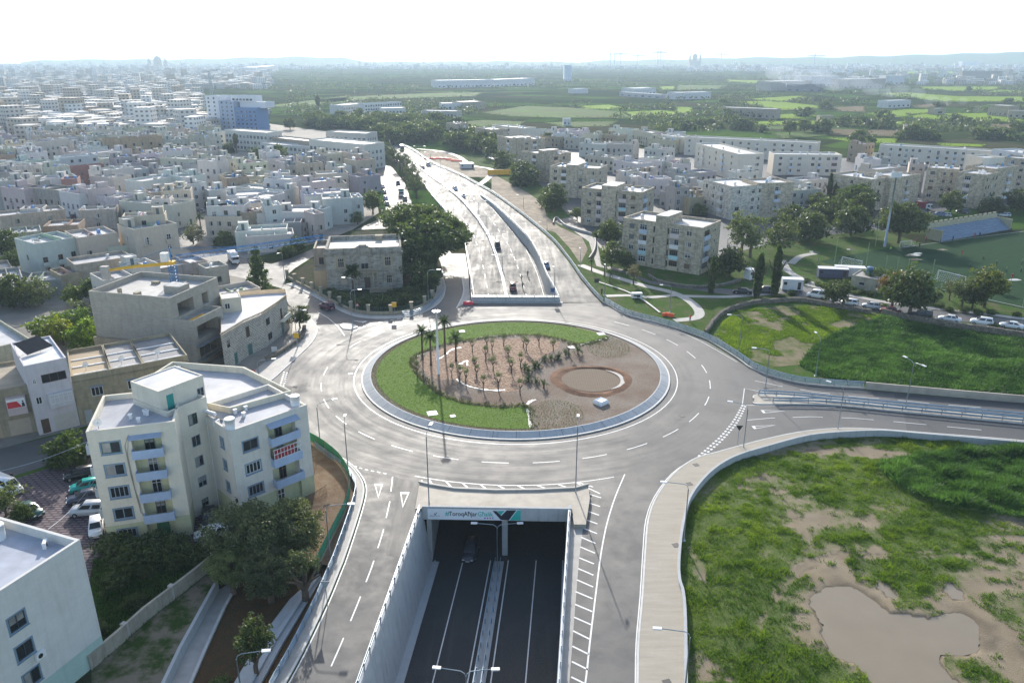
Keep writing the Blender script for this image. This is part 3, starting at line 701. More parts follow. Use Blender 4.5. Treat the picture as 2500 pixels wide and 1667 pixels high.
def tufts(name,X,Y,Zz,h,w,nb,mat,tint,seed=1,lean=.6,kind='stuff'):
    r=np.random.default_rng(seed);n=len(X);h=np.broadcast_to(h,(n,));w=np.broadcast_to(w,(n,))
    bx=np.repeat(X,nb)+r.normal(size=n*nb)*np.repeat(w,nb)*1.3;by_=np.repeat(Y,nb)+r.normal(size=n*nb)*np.repeat(w,nb)*1.3
    bz=np.repeat(np.broadcast_to(Zz,(n,)),nb);hh=np.repeat(h,nb)*(.5+r.random(n*nb));ww=np.repeat(w,nb)
    th=r.random(n*nb)*6.283;la=r.random(n*nb)*lean*hh;ta=r.random(n*nb)*6.283
    V=np.stack([np.stack([bx-np.cos(th)*ww*.5,by_-np.sin(th)*ww*.5,bz-.03],1),np.stack([bx+np.cos(th)*ww*.5,by_+np.sin(th)*ww*.5,bz-.03],1),
                  np.stack([bx+np.cos(ta)*la,by_+np.sin(ta)*la,bz+hh],1)],1).reshape(-1,3)
    me=np_mesh(name,V,np.arange(3*n*nb).reshape(-1,3),mat,np.clip(np.repeat(np.broadcast_to(tint,(n,)),nb)+.12*r.normal(size=n*nb),0,1))
    o=inst(name,me);o['kind']=kind;return o

# ------------------------------------------------------------------ the roundabout's island
isl=empty('island_wall',(RC[0],RC[1],0),label='circular concrete apron wall round the planted island',cat='wall')
q=MB();A=np.linspace(0,2*math.pi,145);ring=lambda r,z:[(r*math.cos(a),r*math.sin(a),z)for a in A]
q.strip(ring(28.8,.2)[::-1],ring(28.8,.02)[::-1]);q.strip(ring(28.5,.2)[::-1],ring(28.8,.2)[::-1]);q.obj('kerb',M['kerb'],isl)
q=MB();q.strip(ring(27.15,.75)[::-1],ring(28.5,.19)[::-1]);q.strip(ring(26.95,.75)[::-1],ring(27.15,.75)[::-1]);q.obj('apron',M['concrete_new'],isl)
for k in range(48):
    a=2*math.pi*k/48
    if k==0:
        jq=MB();jq.poly([(28.45,-.03,.215),(28.45,.03,.215),(27.15,.03,.757),(27.15,-.03,.757)]);jm=jq.mesh('joint',M['black'])
    inst('joint',jm,isl,rz=a)
IZ=.62
circ=[(RC[0]+26.95*math.cos(a),RC[1]+26.95*math.sin(a))for a in A[:-1]]
isl_m=NT('island_earth');_a=isl_m.noise(.16,5);_b=isl_m.noise(3.5,5,rough=.7)
isl_m.set(isl_m.mix(isl_m.maps(_b,.3,.7,0,.75),isl_m.mix(isl_m.maps(_a,.35,.65),(.165,.115,.08),(.255,.22,.18)),(.10,.06,.04)),.9,.3);isl_m.bump(_b,1.0,.12)
sheet('island_earth',circ,isl_m.mat,IZ)
lawn_in=Z(*cK,[(1285,238),(1175,275),(1060,298),(900,255),(700,225),(420,226)])+Z(*cJ,[(1700,256),(1500,290),(1330,340),(1220,388),(1176,430),(1185,490),(1230,560),(1290,620),(1370,690),(1450,735),(1600,785),(1750,810),(1950,828),(2130,825),(2165,998)])
li=catmull(PP(lawn_in,IZ),4)
a0=math.atan2(li[0][1]-RC[1],li[0][0]-RC[0]);a1=math.atan2(li[-1][1]-RC[1],li[-1][0]-RC[0]);a1+=2*math.pi
lo=[(RC[0]+26.0*math.cos(a),RC[1]+26.0*math.sin(a))for a in np.linspace(a0,a1,70)]
lawn_poly=lo+[p[:2]for p in li[::-1]]
lm=NT('lawn');_f=lm.noise(5,5,lm.mul(lm.pos(),(.6,1.5,1)),.7);_g=lm.noise(.25,3)
lm.set(lm.mix(lm.maps(_g,.3,.7,0,.35),lm.mix(lm.maps(_f,.3,.72),(.05,.11,.008),(.125,.215,.018)),(.10,.15,.03)),.9,.2);lm.bump(_f,1.0,.12)
sheet('lawn',lawn_poly,lm.mat,IZ+.03)
rg=np.random.default_rng(3)
def scatter(poly,n,seed=0):
    r=np.random.default_rng(seed);xs=[p[0]for p in poly];ys=[p[1]for p in poly]
    X=r.uniform(min(xs),max(xs),n);Y=r.uniform(min(ys),max(ys),n);k=np_inside(X,Y,poly);return X[k],Y[k]
X,Y=scatter(lawn_poly,42000,4);tufts('lawn_grass',X,Y,IZ+.02,.10,.06,3,M['blade'],.45+.4*(fbm(X,Y,.3)-.5),5)
# small plants in rows along the rim, and the two planted beds
XX,YY_=[],[]
for r_ in np.arange(26.12,27,.27):
    for a in np.arange(D2R(60),D2R(282),.27/r_):XX.append(RC[0]+r_*math.cos(a));YY_.append(RC[1]+r_*math.sin(a))
tufts('rim_plants',np.array(XX),np.array(YY_),IZ,.14,.07,5,M['leaf_olive'],.55,6)
XX,YY_=[],[]
for(cx,cy_),(ax,ay)in((Z(*cK,[(1290,330)])[0],(190,85)),(Z(*cK,[(870,870)])[0],(235,115))):
    c=P(cx,cy_,IZ);e1=P(cx+ax*.2976,cy_,IZ)[0]-c[0];e2=abs(P(cx,cy_-ay*.2976,IZ)[1]-c[1])
    for k in np.arange(.12,1.02,.13):
        for a in np.arange(0,6.283,.62/(k*max(e1,e2))):XX.append(c[0]+e1*k*math.cos(a));YY_.append(c[1]+e2*k*math.sin(a))
tufts('bed_plants',np.array(XX),np.array(YY_),IZ,.2,.1,5,M['leaf_olive'],.8,7)
# bark mulch bed
mul=NT('bark_mulch');_v=mul.new('ShaderNodeTexVoronoi');_v.inputs['Scale'].default_value=3.2;mul.link(mul.pos(),_v.inputs['Vector']);_s=mul.new('ShaderNodeSeparateColor');mul.link(_v.outputs['Color'],_s.inputs[0])
mul.set(mul.mix(_s.outputs[0],(.16,.085,.05),(.36,.25,.17)),.9,.3);mul.bump(_v.outputs['Distance'],1.0,.1)
mb_px=Z(*cJ,[(1250,470),(1330,380),(1500,320),(1700,280),(1900,262),(2150,255),(2352,265)])+Z(*cK,[(900,290),(880,340),(760,400),(640,480),(600,600),(560,690)])+Z(*cJ,[(1950,700),(1700,650),(1560,590),(1420,600),(1330,560)])
sheet('mulch_bed',plan(mb_px,IZ),mul.mat,IZ+.02)
mem=plain('white_membrane',(.44,.43,.4),.6,.2,1.2)
for pts,w in((Z(*cJ,[(1560,590),(1640,640),(1740,668),(1850,682),(1960,680)]),.5),(Z(*cJ,[(1190,410),(1240,400),(1290,385)]),.6),(Z(*cJ,[(1730,250),(1820,240),(1920,232)]),.3),(Z(*cK,[(625,800),(660,770),(700,760)]),.5),(Z(*cK,[(1060,310),(1190,275),(1310,250)]),.35),(Z(*cJ,[(2140,830),(2155,900),(2170,990)]),.3),(Z(*cJ,[(1400,430),(1450,405),(1520,350),(1600,330)]),.5),(Z(*cJ,[(1590,470),(1640,440),(1650,480)]),.5)):
    pl=catmull(PP(pts,IZ),5);wv_=[w*(.15+.75*rnd.random())for _ in pl]
    q=MB();L_=[offset(pl,wv_[i])[i]for i in range(len(pl))];R_=[offset(pl,-wv_[i])[i]for i in range(len(pl))]
    q.strip(zset(L_,IZ+.05),zset(R_,IZ+.05));q.obj('membrane',mem)['kind']='stuff'
# round excavated bed
c0=P(*Z(*cK,[(1155,597)])[0],IZ);bed=empty('round_bed',c0,label='round excavated bed with marked grid and pale concrete ring in the island',cat='planting bed')
gm=NT('grid_soil');_w1=gm.new('ShaderNodeTexWave',bands_direction='X');gm.link(gm.pos(),_w1.inputs[0]);_w1.inputs['Scale'].default_value=.75;_w2=gm.new('ShaderNodeTexWave',bands_direction='Y');gm.link(gm.pos(),_w2.inputs[0]);_w2.inputs['Scale'].default_value=.5;_n=gm.noise(2.5,5)
gm.set(gm.mix(gm.math('MULTIPLY',gm.maps(gm.math('MAXIMUM',_w1.outputs['Fac'],_w2.outputs['Fac']),.8,1),.6),gm.mix(_n,(.13,.09,.06),(.2,.155,.105)),(.1,.07,.05)),.9,.3);gm.bump(_n,.6,.06)
q=MB();q.poly([(5.3*math.cos(a),5.3*math.sin(a),.05)for a in A[:-1]]);q.obj('bed_surface',gm.mat,bed)
q=MB();seg=[a for a in np.linspace(-.95,.95,30)]
q.strip([(5.25*math.cos(a),5.25*math.sin(a),.16)for a in seg][::-1],[((5.35+.8*math.cos(a*1.6))*math.cos(a),(5.35+.8*math.cos(a*1.6))*math.sin(a),.16)for a in seg][::-1]);q.obj('concrete_ring',M['concrete'],bed)
q=MB();B1=np.linspace(0,2*math.pi,49)
rr_=[6.1+.35*math.sin(3*a)+.3*vnoise(a*4,3.0)for a in B1];hh_=[.16+.1*math.sin(2*a+.4)+.12*vnoise(a*6,9.0)for a in B1];rr_[-1]=rr_[0];hh_[-1]=hh_[0]
i1=[(5.45*math.cos(a),5.45*math.sin(a),0)for a in B1];i2=[(r*math.cos(a),r*math.sin(a),h)for r,a,h in zip(rr_,B1,hh_)];i3=[((r+1.3)*math.cos(a),(r+1.3)*math.sin(a),-.02)for r,a in zip(rr_,B1)]
q.strip(i1[::-1],i2[::-1]);q.strip(i2[::-1],i3[::-1]);q.obj('soil_berm',M['soil'],bed,True)
# builder's bag, manhole lids
q=MB();r5=random.Random(2)
for k,(s0,s1,z0,z1)in enumerate([(1.15,1.2,0,.4),(1.2,.95,.4,.75),(.95,.55,.75,.62)]):
    a_=[(s0*x,s0*y,z0)for x,y in((-.8,-.8),(.9,-.75),(.8,.85),(-.85,.8),(-.8,-.8))];b_=[(s1*x,s1*y,z1)for x,y in((-.8,-.8),(.9,-.75),(.8,.85),(-.85,.8),(-.8,-.8))]
    q.strip(b_,a_)
q.poly([(-.4,-.4,.62),(.45,-.4,.6),(.45,.45,.64),(-.45,.45,.6)]);bag=q.obj('builders_bag',M['white_paint'],None,False,None,P(*Z(*cK,[(1232,790)])[0],IZ),.7);tag(bag,'white builders bag standing on the bare island soil','bag')
for i,(pt,wd_,lab)in enumerate([(Z(*cJ,[(1605,199)])[0],1.3,'white manhole cover in the far lawn near the palms'),(Z(*cJ,[(1362,871)])[0],1.7,'larger white manhole cover in the near lawn among palm shadows'),(Z(*cJ,[(1530,894)])[0],.9,'small pale manhole cover in the near lawn'),(Z(*cK,[(1235,220)])[0],1.6,'white manhole cover at the far tip of the lawn'),(Z(*cK,[(990,331)])[0],1.3,'white manhole cover beside the palm shrubs')]):
    c=P(*pt,IZ);m_=empty('manhole',c,.3,lab,'manhole','manhole covers on the island')
    q=MB();q.box(-wd_/2,-wd_/2,0,wd_/2,wd_/2,.07);q.obj('frame',M['kerb'],m_);q=MB();q.box(-wd_*.42,-wd_*.42,.07,wd_*.42,wd_*.42,.1);q.obj('lid',M['white_paint'],m_)
# palms
def frond_mesh(L,droop,n=7,w=.28,stiff=1.0):
    q=MB();V=[]
    for i in range(n+1):
        t=i/n;V.append((L*t*(1-.12*t),0,L*(.55*stiff*t-droop*t*t)))
    for i in range(n):
        a,b=V[i],V[i+1];ww=w*math.sin(math.pi*min(.98,.12+.86*(i+.5)/n))*1.5
        for sgn in(1,-1):
            for j in range(2):
                f0=j/2;p=[a[k]+(b[k]-a[k])*f0 for k in range(3)];p2=[a[k]+(b[k]-a[k])*(f0+.42)for k in range(3)]
                q.tri(p,p2,(p2[0]+L*.1,sgn*ww,p2[2]-ww*.35))
    q.tube(V,[.03]*n+[.01],3);return q.mesh('frond',M['leaf_palm'])
FR=[frond_mesh(1.35,.35),frond_mesh(1.3,.8),frond_mesh(1.2,1.3)]
def palm(x,y,z,H,label,nf=16,sc=1.0,tr=.2,group='tall palms on the island',name='palm_tree'):
    o=empty(name,(x,y,z),rnd.random()*6,label,'palm',group)
    q=MB();k=max(3,int(H/.7))
    q.tube([(0,0,H*i/k-.05)for i in range(k+1)],[tr*(1.35 if i==0 else 1.0-.25*i/k)*(1+.06*(i%2))for i in range(k+1)],9);q.obj('trunk',M['bark'],o)
    for i in range(nf):
        f=inst('frond',FR[i%3],o,(0,0,H-.05),i*2.399,sc*rnd.uniform(.85,1.15));f.rotation_euler=(rnd.uniform(-.2,.2),rnd.uniform(-.35,.15)-(.5 if i%3==0 else 0),i*2.399)
    return o
for(bx_,by_p),top,lab in[((1283,425),195,'leftmost of the tall palms on the lawn edge'),((1352,475),245,'tall palm just left of the mast on the island'),((1467,385),115,'tallest palm, standing right of the mast on the island'),((1557,440),248,'rightmost of the tall palms, thinner crown')]:
    b=P(*Z(*cJ,[(bx_,by_p)])[0],IZ);t_=PY(*Z(*cJ,[(bx_,top)])[0],b[1]);palm(b[0],b[1],IZ,t_[2]-IZ,lab,20,sc=1.35)
for i,p in enumerate([(945,392),(1045,385),(772,440),(885,425),(826,440),(640,540),(722,492),(690,500),(702,622),(640,612),(765,662),(610,505)]):
    b=P(*Z(*cK,[p])[0],IZ);palm(b[0],b[1],IZ,.5 if i not in(1,10)else .9,'low palm shrub beside the bare soil of the island',14,.8+.25*rnd.random(),.14,'palm shrubs on the island','palm_shrub')
for i,p in enumerate([(1690,265),(1810,240),(1855,265),(1950,222),(2110,228),(2135,255),(2235,222),(1712,415),(2010,440),(1520,470),(1640,530),(1782,575),(1905,575),(2085,615),(1985,330),(1800,345),(2352,260),(2480,290),(1590,510),(1240,470),(2090,400),(1730,480),(1860,420)]):
    sx,sy=Z(*cJ,[p])[0];b=P(sx,sy+30,IZ)
    tree(b[0],b[1],rnd.uniform(2.6,3.4),rnd.uniform(.5,.78),'young olive tree on a thin stem in the mulch bed','olive',(1.35,1.4,1.35),IZ,'olive_tree','young olives on the island','olive tree')
X,Y=[],[]
for a_,b_ in zip(li,li[1:]):
    for t in np.linspace(0,1,5):X.append(a_[0]+(b_[0]-a_[0])*t);Y.append(a_[1]+(b_[1]-a_[1])*t)
X=np.array(X*5)+rg.normal(size=len(X)*5)*.7;Y=np.array(Y*5)+rg.normal(size=len(Y)*5)*.7
k=~np_inside(X,Y,lawn_poly)&(np.hypot(X-RC[0],Y-RC[1])<26);tufts('bed_plants',X[k],Y[k],IZ,.3,.1,7,M['leaf_olive'],.5,9)

# ------------------------------------------------------------------ the muddy field on the right
fpx=lambda pts:plan(Z(*cMm,pts),FZ)
pud=catmull([p+(0,)for p in fpx([(1230,765),(1300,722),(1400,700),(1480,722),(1560,772),(1640,832),(1740,842),(1850,862),(1950,850),(2040,852),(2105,905),(2140,955),(2110,1005),(2080,1062),(1980,1064),(1905,1090),(1960,1150),(2010,1240),(1600,1240),(1500,1155),(1440,1095),(1330,1062),(1308,960),(1306,900),(1270,852)])],4,True)
pud=[(p[0]+1.1*(fbm(p[0],p[1],.9,3)-.5),p[1]+1.1*(fbm(p[0]+50,p[1],.9,3)-.5))for p in pud]
rag=lambda pts:[(p[0]+.9*(fbm(p[0],p[1],1.2,3)-.5),p[1]+.9*(fbm(p[0]+50,p[1],1.2,3)-.5))for p in catmull([p+(0,)for p in fpx(pts)],5,True)];pud2=rag([(1580,680),(1630,690),(1690,745),(1660,775),(1600,720)]);pud3=rag([(1940,700),(1980,690),(2030,740),(2035,778),(1970,770)])
bare=[fpx(b)for b in([(850,195),(900,118),(960,100),(1030,130),(1110,140),(1180,150),(1300,168),(1445,180),(1380,202),(1240,202),(1130,212),(1080,232),(1030,222),(1000,170),(940,212)],
    [(1510,552),(1560,480),(1665,545),(1560,562)],[(1950,452),(2500,440),(2500,660),(2200,610),(2000,560)],[(1100,0),(1500,-20),(1850,30),(1880,50),(1700,50),(1350,25)],
    [(600,480),(700,600),(690,700),(610,640)],[(680,1080),(790,1140),(860,1212),(640,1212)])]
bush_zone=fpx([(1580,80),(1700,55),(2000,20),(2600,-40),(2600,420),(2250,340),(1900,290),(1700,190)])
gx,gy=np.meshgrid(np.arange(14,150,.45),np.arange(24,122,.45))
def veg(X,Y):
    v=.63+1.4*(fbm(X,Y,.16,5)-.47)+.12*(fbm(X*.5+Y,Y*.5-X,1.1)-.5)
    for b in bare:v=np.where(np_inside(X,Y,b),v-.3,v)
    cx,cy_=np.mean([p[0]for p in pud]),np.mean([p[1]for p in pud])
    din=np.full(np.shape(X),99.0)
    for p in pud[::2]:din=np.minimum(din,np.hypot(X-p[0],Y-p[1]))
    v=v-np.clip(1-din/4.5,0,1)*.45
    for tr in([(2000,545),(1700,562),(1400,562),(1240,612),(1120,692),(1040,802),(985,905),(960,1010)],[(1960,520),(1680,540),(1380,540),(1215,590),(1085,680),(1005,795),(950,905)]):
        d=np.full(np.shape(X),99.0)
        for p in catmull([q+(0,)for q in fpx(tr)],10):d=np.minimum(d,np.hypot(X-p[0],Y-p[1]))
        v=v-np.clip(1-d/.55,0,1)*.45
    rx=np.clip((np.hypot(X-60,Y-62)<0)*1.0,0,1)
    v=np.where((X>44)&(Y<78),v-.3*np.clip((X-44)/8,0,1)*np.clip((78-Y)/5,0,1),v)
    v=np.where(np_inside(X,Y,bush_zone),v+.35,v)
    v=np.where(np_inside(X,Y,pud)|np_inside(X,Y,pud2)|np_inside(X,Y,pud3),-1,v)
    return v
VG=veg(gx,gy);bzn=np_inside(gx,gy,bush_zone)
gz=FZ+.25*(fbm(gx,gy,.25)-.5)+.12*np.clip(VG,-.3,1);gz=np.where(np_inside(gx,gy,pud)|np_inside(gx,gy,pud2)|np_inside(gx,gy,pud3),FZ-.15,gz);gz=np.where(bzn,gz+.9*fbm(gx,gy,.22,4),gz)
mask=np_inside(gx,gy,field_SE)
idx=np.arange(gx.size).reshape(gx.shape);Fq=np.stack([idx[:-1,:-1],idx[:-1,1:],idx[1:,1:],idx[1:,:-1]],-1).reshape(-1,4)
me=np_mesh('field',np.stack([gx,gy,gz],-1).reshape(-1,3),Fq,M['soil_pale']);at_=me.attributes.new('veg','FLOAT','POINT');at_.data.foreach_set('value',VG.ravel().astype(np.float32))
fm=NT('muddy_field');_at=fm.new('ShaderNodeAttribute',attribute_name='veg');_n1=fm.noise(1.3,6,rough=.7);_n2=fm.noise(8,4);_n3=fm.noise(.3,4)
_v=fm.math('ADD',_at.outputs['Fac'],fm.math('MULTIPLY',fm.math('SUBTRACT',_n1,.5),.5))
_soil=fm.mix(fm.maps(_n3,.3,.7),fm.mix(_n2,(.15,.115,.07),(.24,.19,.125)),fm.mix(_n2,(.19,.15,.10),(.31,.255,.175)))
_soil=fm.mix(fm.maps(_at.outputs['Fac'],.02,.2,.55,0),_soil,(.085,.065,.045));fm.set(fm.mix(fm.maps(_v,.38,.62),_soil,fm.mix(fm.maps(_n2,.3,.7),(.05,.08,.015),(.11,.15,.03))),.9,.25);fm.bump(_n2,.8,.08)
me.materials.clear();me.materials.append(fm.mat);me.polygons.foreach_set('use_smooth',[True]*len(me.polygons));fo=inst('field',me);fo['kind']='structure'
sheet('field_edge',field_SE,M['soil_pale'],FZ-.35)
wm=NT('muddy_water');_n=wm.noise(.35,4);wm.set(wm.mix(_n,(.2,.16,.105),(.245,.2,.135)),.05,.5);wm.bump(wm.noise(6,3),.04,.01);M['mud_water']=wm.mat
sheet('puddle',pud,M['mud_water'],FZ-.06);sheet('puddle',pud2,M['mud_water'],FZ-.06);sheet('puddle',pud3,M['mud_water'],FZ-.06)
r=np.random.default_rng(8);X=r.uniform(16,130,330000);Y=r.uniform(46,118,330000);k=np_inside(X,Y,field_SE)&(X<Y*.82+6);X=X[k];Y=Y[k]
v=veg(X,Y)+.9*(fbm(X,Y,.9,4)-.5);k=v>.44+.3*r.random(len(v))*(r.random(len(v))<.6);X=X[k];Y=Y[k];v=v[k]
bz_=np_inside(X,Y,bush_zone);gh=fbm(X,Y,.4,3);zz=FZ+.25*(fbm(X,Y,.25)-.5)+.06+np.where(bz_,.9*fbm(X,Y,.22,4),0)
yz=np_inside(X,Y,fpx([(1580,90),(1780,60),(1800,150),(1750,230),(1620,180)]))
keep=~bz_;tufts('field_grass',X[keep],Y[keep],zz[keep],.06+.75*fbm(X[keep],Y[keep],.7,3)**2*np.clip(v[keep],.3,1),.09,3,M['blade'],np.clip(.15+1.1*(fbm(X[keep],Y[keep],.55,3)-.3)+.7*(fbm(X[keep],Y[keep],.07,2)-.5),0,1),10,1.3)
tufts('field_scrub',X[bz_],Y[bz_],zz[bz_],.15+1.5*fbm(X[bz_],Y[bz_],.5,3)**2,.16,4,M['crop'],np.clip(np.where(yz[bz_],1.2,.45)+1.6*(fbm(X[bz_],Y[bz_],.3,3)-.5),0,1),11,1.2)
# ------------------------------------------------------------------ the crop field behind the right road
nx=lambda pts:plan(Z(*cN,pts))
lush=nx([(1340,215),(1500,250),(1900,315),(2352,378),(3000,470),(3000,860),(2352,775),(1880,745),(1210,690),(900,645),(740,560),(850,420),(980,340),(1180,270)])
patchy=nx([(150,345),(190,260),(300,175),(600,140),(900,145),(1340,215),(1180,270),(980,340),(850,420),(740,560),(560,575),(380,520),(250,430)])
sheet('crop_field',lush,grass_ground('crop_ground',(.02,.05,.012),(.05,.1,.022),(.03,.05,.015),.3),.03);sheet('patchy_field',patchy,M['grass_dry'],.03)
r=np.random.default_rng(12);X=r.uniform(35,200,300000);Y=r.uniform(100,185,300000);k=np_inside(X,Y,lush)&(X<Y*.72+6);X=X[k];Y=Y[k]
gh=fbm(X,Y,.12,5);g2=fbm(X,Y,.5,3);tufts('crop',X,Y,.05,.12+1.3*g2*gh,.2,3,M['crop'],np.clip(.3+1.5*(g2-.45)+1.2*(gh-.5),0,1),13,1.3)
X=r.uniform(25,110,120000);Y=r.uniform(110,185,120000);k=np_inside(X,Y,patchy);X=X[k];Y=Y[k];gh=fbm(X,Y,.16,5);k=gh>.48;tufts('field_grass',X[k],Y[k],.04,.2+.4*(gh[k]-.45),.16,3,M['blade'],np.clip((gh[k]-.35)*2.2,0,1),14,1.0)
sheet('puddle',nx([(830,312),(870,300),(920,308),(965,328),(930,338),(880,328)]),M['mud_water'],.05)
# ------------------------------------------------------------------ paved yard, wild garden and embankment at the lower left
pvm=NT('yard_pavers');_b=pvm.new('ShaderNodeTexBrick');pvm.link(pvm.mul(pvm.pos(),(1,1,0)),_b.inputs['Vector']);_b.offset=.5;_b.inputs['Scale'].default_value=1;_b.inputs['Brick Width'].default_value=1.15;_b.inputs['Row Height'].default_value=.52;_b.inputs['Mortar Size'].default_value=.19;_b.inputs['Mortar Smooth'].default_value=.2
_b.inputs['Color1'].default_value=(.24,.21,.215,1);_b.inputs['Color2'].default_value=(.19,.165,.17,1);_b.inputs['Mortar'].default_value=(.075,.048,.058,1)
_n=pvm.noise(.5,5);_n2=pvm.noise(6,3);pvm.set(pvm.mix(pvm.maps(_n,.35,.7,0,.6),_b.outputs['Color'],(.07,.055,.06)),.8,.3);pvm.bump(_n2,.3,.02)
yard=plan([(-260,1240),(0,1180),(136,1138),(400,1072),(640,1130),(660,1300),(640,1345),(560,1352),(420,1347),(300,1350),(228,1368),(224,1440),(150,1560),(-300,1600)])
sheet('paved_yard',yard,pvm.mat,.012)
q4=lambda pts,z=0.0:PP(Z(*cQ4,pts),z)
CH=q4([(910,590),(740,900),(560,1230),(400,1568),(330,1720)])          # top of the channel wall
sheet('wild_garden',plan([(228,1366),(300,1347),(420,1345),(540,1350),(575,1375),(530,1378)])+[p[:2]for p in q4([(900,440),(640,650),(240,960),(0,1180),(-300,1440),(-500,1500)])],grass_ground('wild_ground',(.012,.028,.008),(.03,.05,.015),(.05,.04,.025),.5),.02)
sheet('bare_verge',[p[:2]for p in q4([(900,450),(640,665),(240,975),(0,1190),(-300,1450),(-300,1760),(330,1760)])]+[p[:2]for p in CH[::-1]],grass_ground('verge_ground',(.03,.055,.015),(.05,.08,.02),(.19,.16,.12),.35,.42,.58),.022)
wp=q4([(905,440),(640,655),(240,965),(0,1185),(-300,1445)]);bwall=empty('boundary_wall',(0,0,0),0,'long weathered concrete boundary wall beside the wild garden','wall')
q=MB();w2=offset(wp,-.3);q.strip(zset(wp,0),zset(wp,1.7));q.strip(zset(w2,1.7),zset(w2,0));q.strip(zset(wp,1.7),zset(w2,1.7));q.obj('wall_panel',wallmat('wall_weathered',(.34,.31,.25),None,.2,.5),bwall)
cq=MB();cq.box(-.25,-.3,0,.25,.3,1.75);cqm=cq.mesh('buttress',M['concrete'])
for p in resample(w2,6.5):inst('buttress',cqm,bwall,(p[0],p[1],0),math.atan2(wp[1][1]-wp[0][1],wp[1][0]-wp[0][0]))
# channel: left wall high, floor low, low kerb on its right
chl=q4([(1130,540),(960,850),(790,1220),(640,1568),(570,1720)],YZ)
LO=[p[:2]for p in CH]+[(lw_top(28)-9.5,30)];le_c=catmull([p+(0,)for p in plan(left_edge_px[:10])],3)
low_poly=[p[:2]for p in CH[::-1]]+q4([(1000,430),(1300,100),(1750,-60)],0)[0:3]+[p for p in[]]
low_poly=[p[:2]for p in CH[::-1]]+[p[:2]for p in q4([(960,480),(1150,200),(1500,-250),(1850,-620)])]+[p[:2]for p in offset(le_c,1.7)[::-1]if p[1]>30]
EMB=low_poly
q=MB();q.strip(zset(CH,.02),zset(CH,YZ-.4));c2=offset(CH,-.35);q.strip(zset(CH,.05),zset(c2,.05));tag(q.obj('channel_wall',M['concrete_new']),'smooth grey concrete wall of the channel path','wall')
sheet('channel_floor',[p[:2]for p in CH]+[p[:2]for p in chl[::-1]],M['concrete'],YZ+.03)
q=MB();k2=offset(chl,.3);q.strip(zset(chl,YZ),zset(chl,YZ+.25));q.strip(zset(k2,YZ+.25),zset(chl,YZ+.25));q.strip(zset(k2,YZ),zset(k2,YZ+.25));q.obj('channel_kerb',M['kerb'])['kind']='structure'
def emb_z(x,y): # falls from the road edge to the low soil
    d=min(math.hypot(x-p[0],y-p[1])for p in EMB_EDGE);return-.05+(YZ+.05)*min(1,max(0,(d-.1)/2.2))
EMB_EDGE=resample(offset(le_c,1.7),.8)
ext=[(x,y)for x in np.arange(-42,-8,1.1)for y in np.arange(32,88,1.1)];ext=[p for p in ext if inside(*p,low_poly)]
sheet('embankment',low_poly,grass_ground('embankment_soil',(.09,.05,.03),(.15,.08,.045),(.07,.06,.03),.8,.3,.7),0,extra=ext,zf=emb_z)
# concrete culvert
cu=q4([(1870,520),(1600,760),(1320,1130),(1060,1568),(960,1740)],YZ+.9);cu_r=q4([(1905,560),(1760,800),(1530,1180),(1320,1568),(1230,1740)],YZ+.9)
q=MB();q.strip(cu,cu_r);q.strip(zset(cu_r,YZ+.9),zset(offset(cu_r,.5)if False else cu_r,YZ-.2));q.strip(zset(cu,YZ-.2),zset(cu,YZ+.9))
mid=[tuple((a+b)/2 for a,b in zip(p,r))for p,r in zip(cu,cu_r)];q.strip(zset(mid,YZ+1.12),zset([tuple(m+(r-m)*.45 for m,r in zip(a,b))for a,b in zip(mid,cu_r)],YZ+1.12));q.strip(zset(mid,YZ+.9),zset(mid,YZ+1.12))
tag(q.obj('culvert',M['concrete_new']),'long stepped concrete culvert slab between trees and left guardrail','culvert')
# wild shrubs
for i,(x,y,r)in enumerate([(330,350,2.6),(100,420,2.4),(560,420,2.2),(760,400,1.9),(-60,640,1.8),(120,830,1.2),(-280,1120,1.6),(520,330,2.0),(220,540,1.2),(-40,330,2.4),(860,430,1.3)]):
    p=q4([(x,y)])[0];shrub(p[0],p[1],r,'dark wild shrub in the shaded garden behind the boundary wall',(.75,.8,.75),0,'shrub','dark shrubs of the wild garden')
X,Y=scatter(plan([(228,1366),(300,1347),(540,1350),(575,1375)])+[p[:2]for p in q4([(900,440),(640,650),(240,960),(0,1180),(-300,1440)])],9000,21)
tufts('garden_weeds',X,Y,.02,.3,.12,4,M['crop'],np.clip(fbm(X,Y,.5)-.1,0,1),22)
# the big olive and its neighbours over the channel
for(x,y,H,R,kd,lab,tn)in[(1250,330,8.6,4.6,'olive_big','large grey green olive tree in front of the white apartment block',(.85,.9,.75)),(1650,300,8.0,3.9,'olive_big','second large olive crown touching the guardrail side',(.85,.9,.7)),(1060,560,6.0,2.5,'olive_big','lighter small tree at the end of the boundary wall',(1.1,1.2,.8)),(1420,640,6.2,3.0,'olive_big','dark shaded tree below the big olive above the red soil',(.7,.75,.65))]:
    p=q4([(x,y+150)],YZ)[0];tree(p[0],p[1],H,R,lab,kd,tn,YZ,'olive_tree','large trees beside the left road','tree',True)
p=q4([(1760,830)],YZ)[0];tree(p[0],p[1],7.0,1.6,'thin tree with bare forked trunk by the left guardrail','olive',(.6,.7,.55),YZ,cat='tree',thick=True)
p=q4([(1300,1560)],YZ)[0];tree(p[0],p[1],6.6,1.9,'small dark tree standing before the culvert at the bottom edge','mid',(.7,.75,.7),YZ)
p=q4([(930,1620)],YZ)[0];shrub(p[0],p[1],1.0,'small bright bush at the bottom edge on the red soil',(1.2,1.2,1),YZ)
ground=sheet('ground',[(-9000,-300),(9000,-300),(9000,5300),(-9000,5300)],M['fields'],0.0,holes=[cut_front,cut_rear,field_SE,EMB])
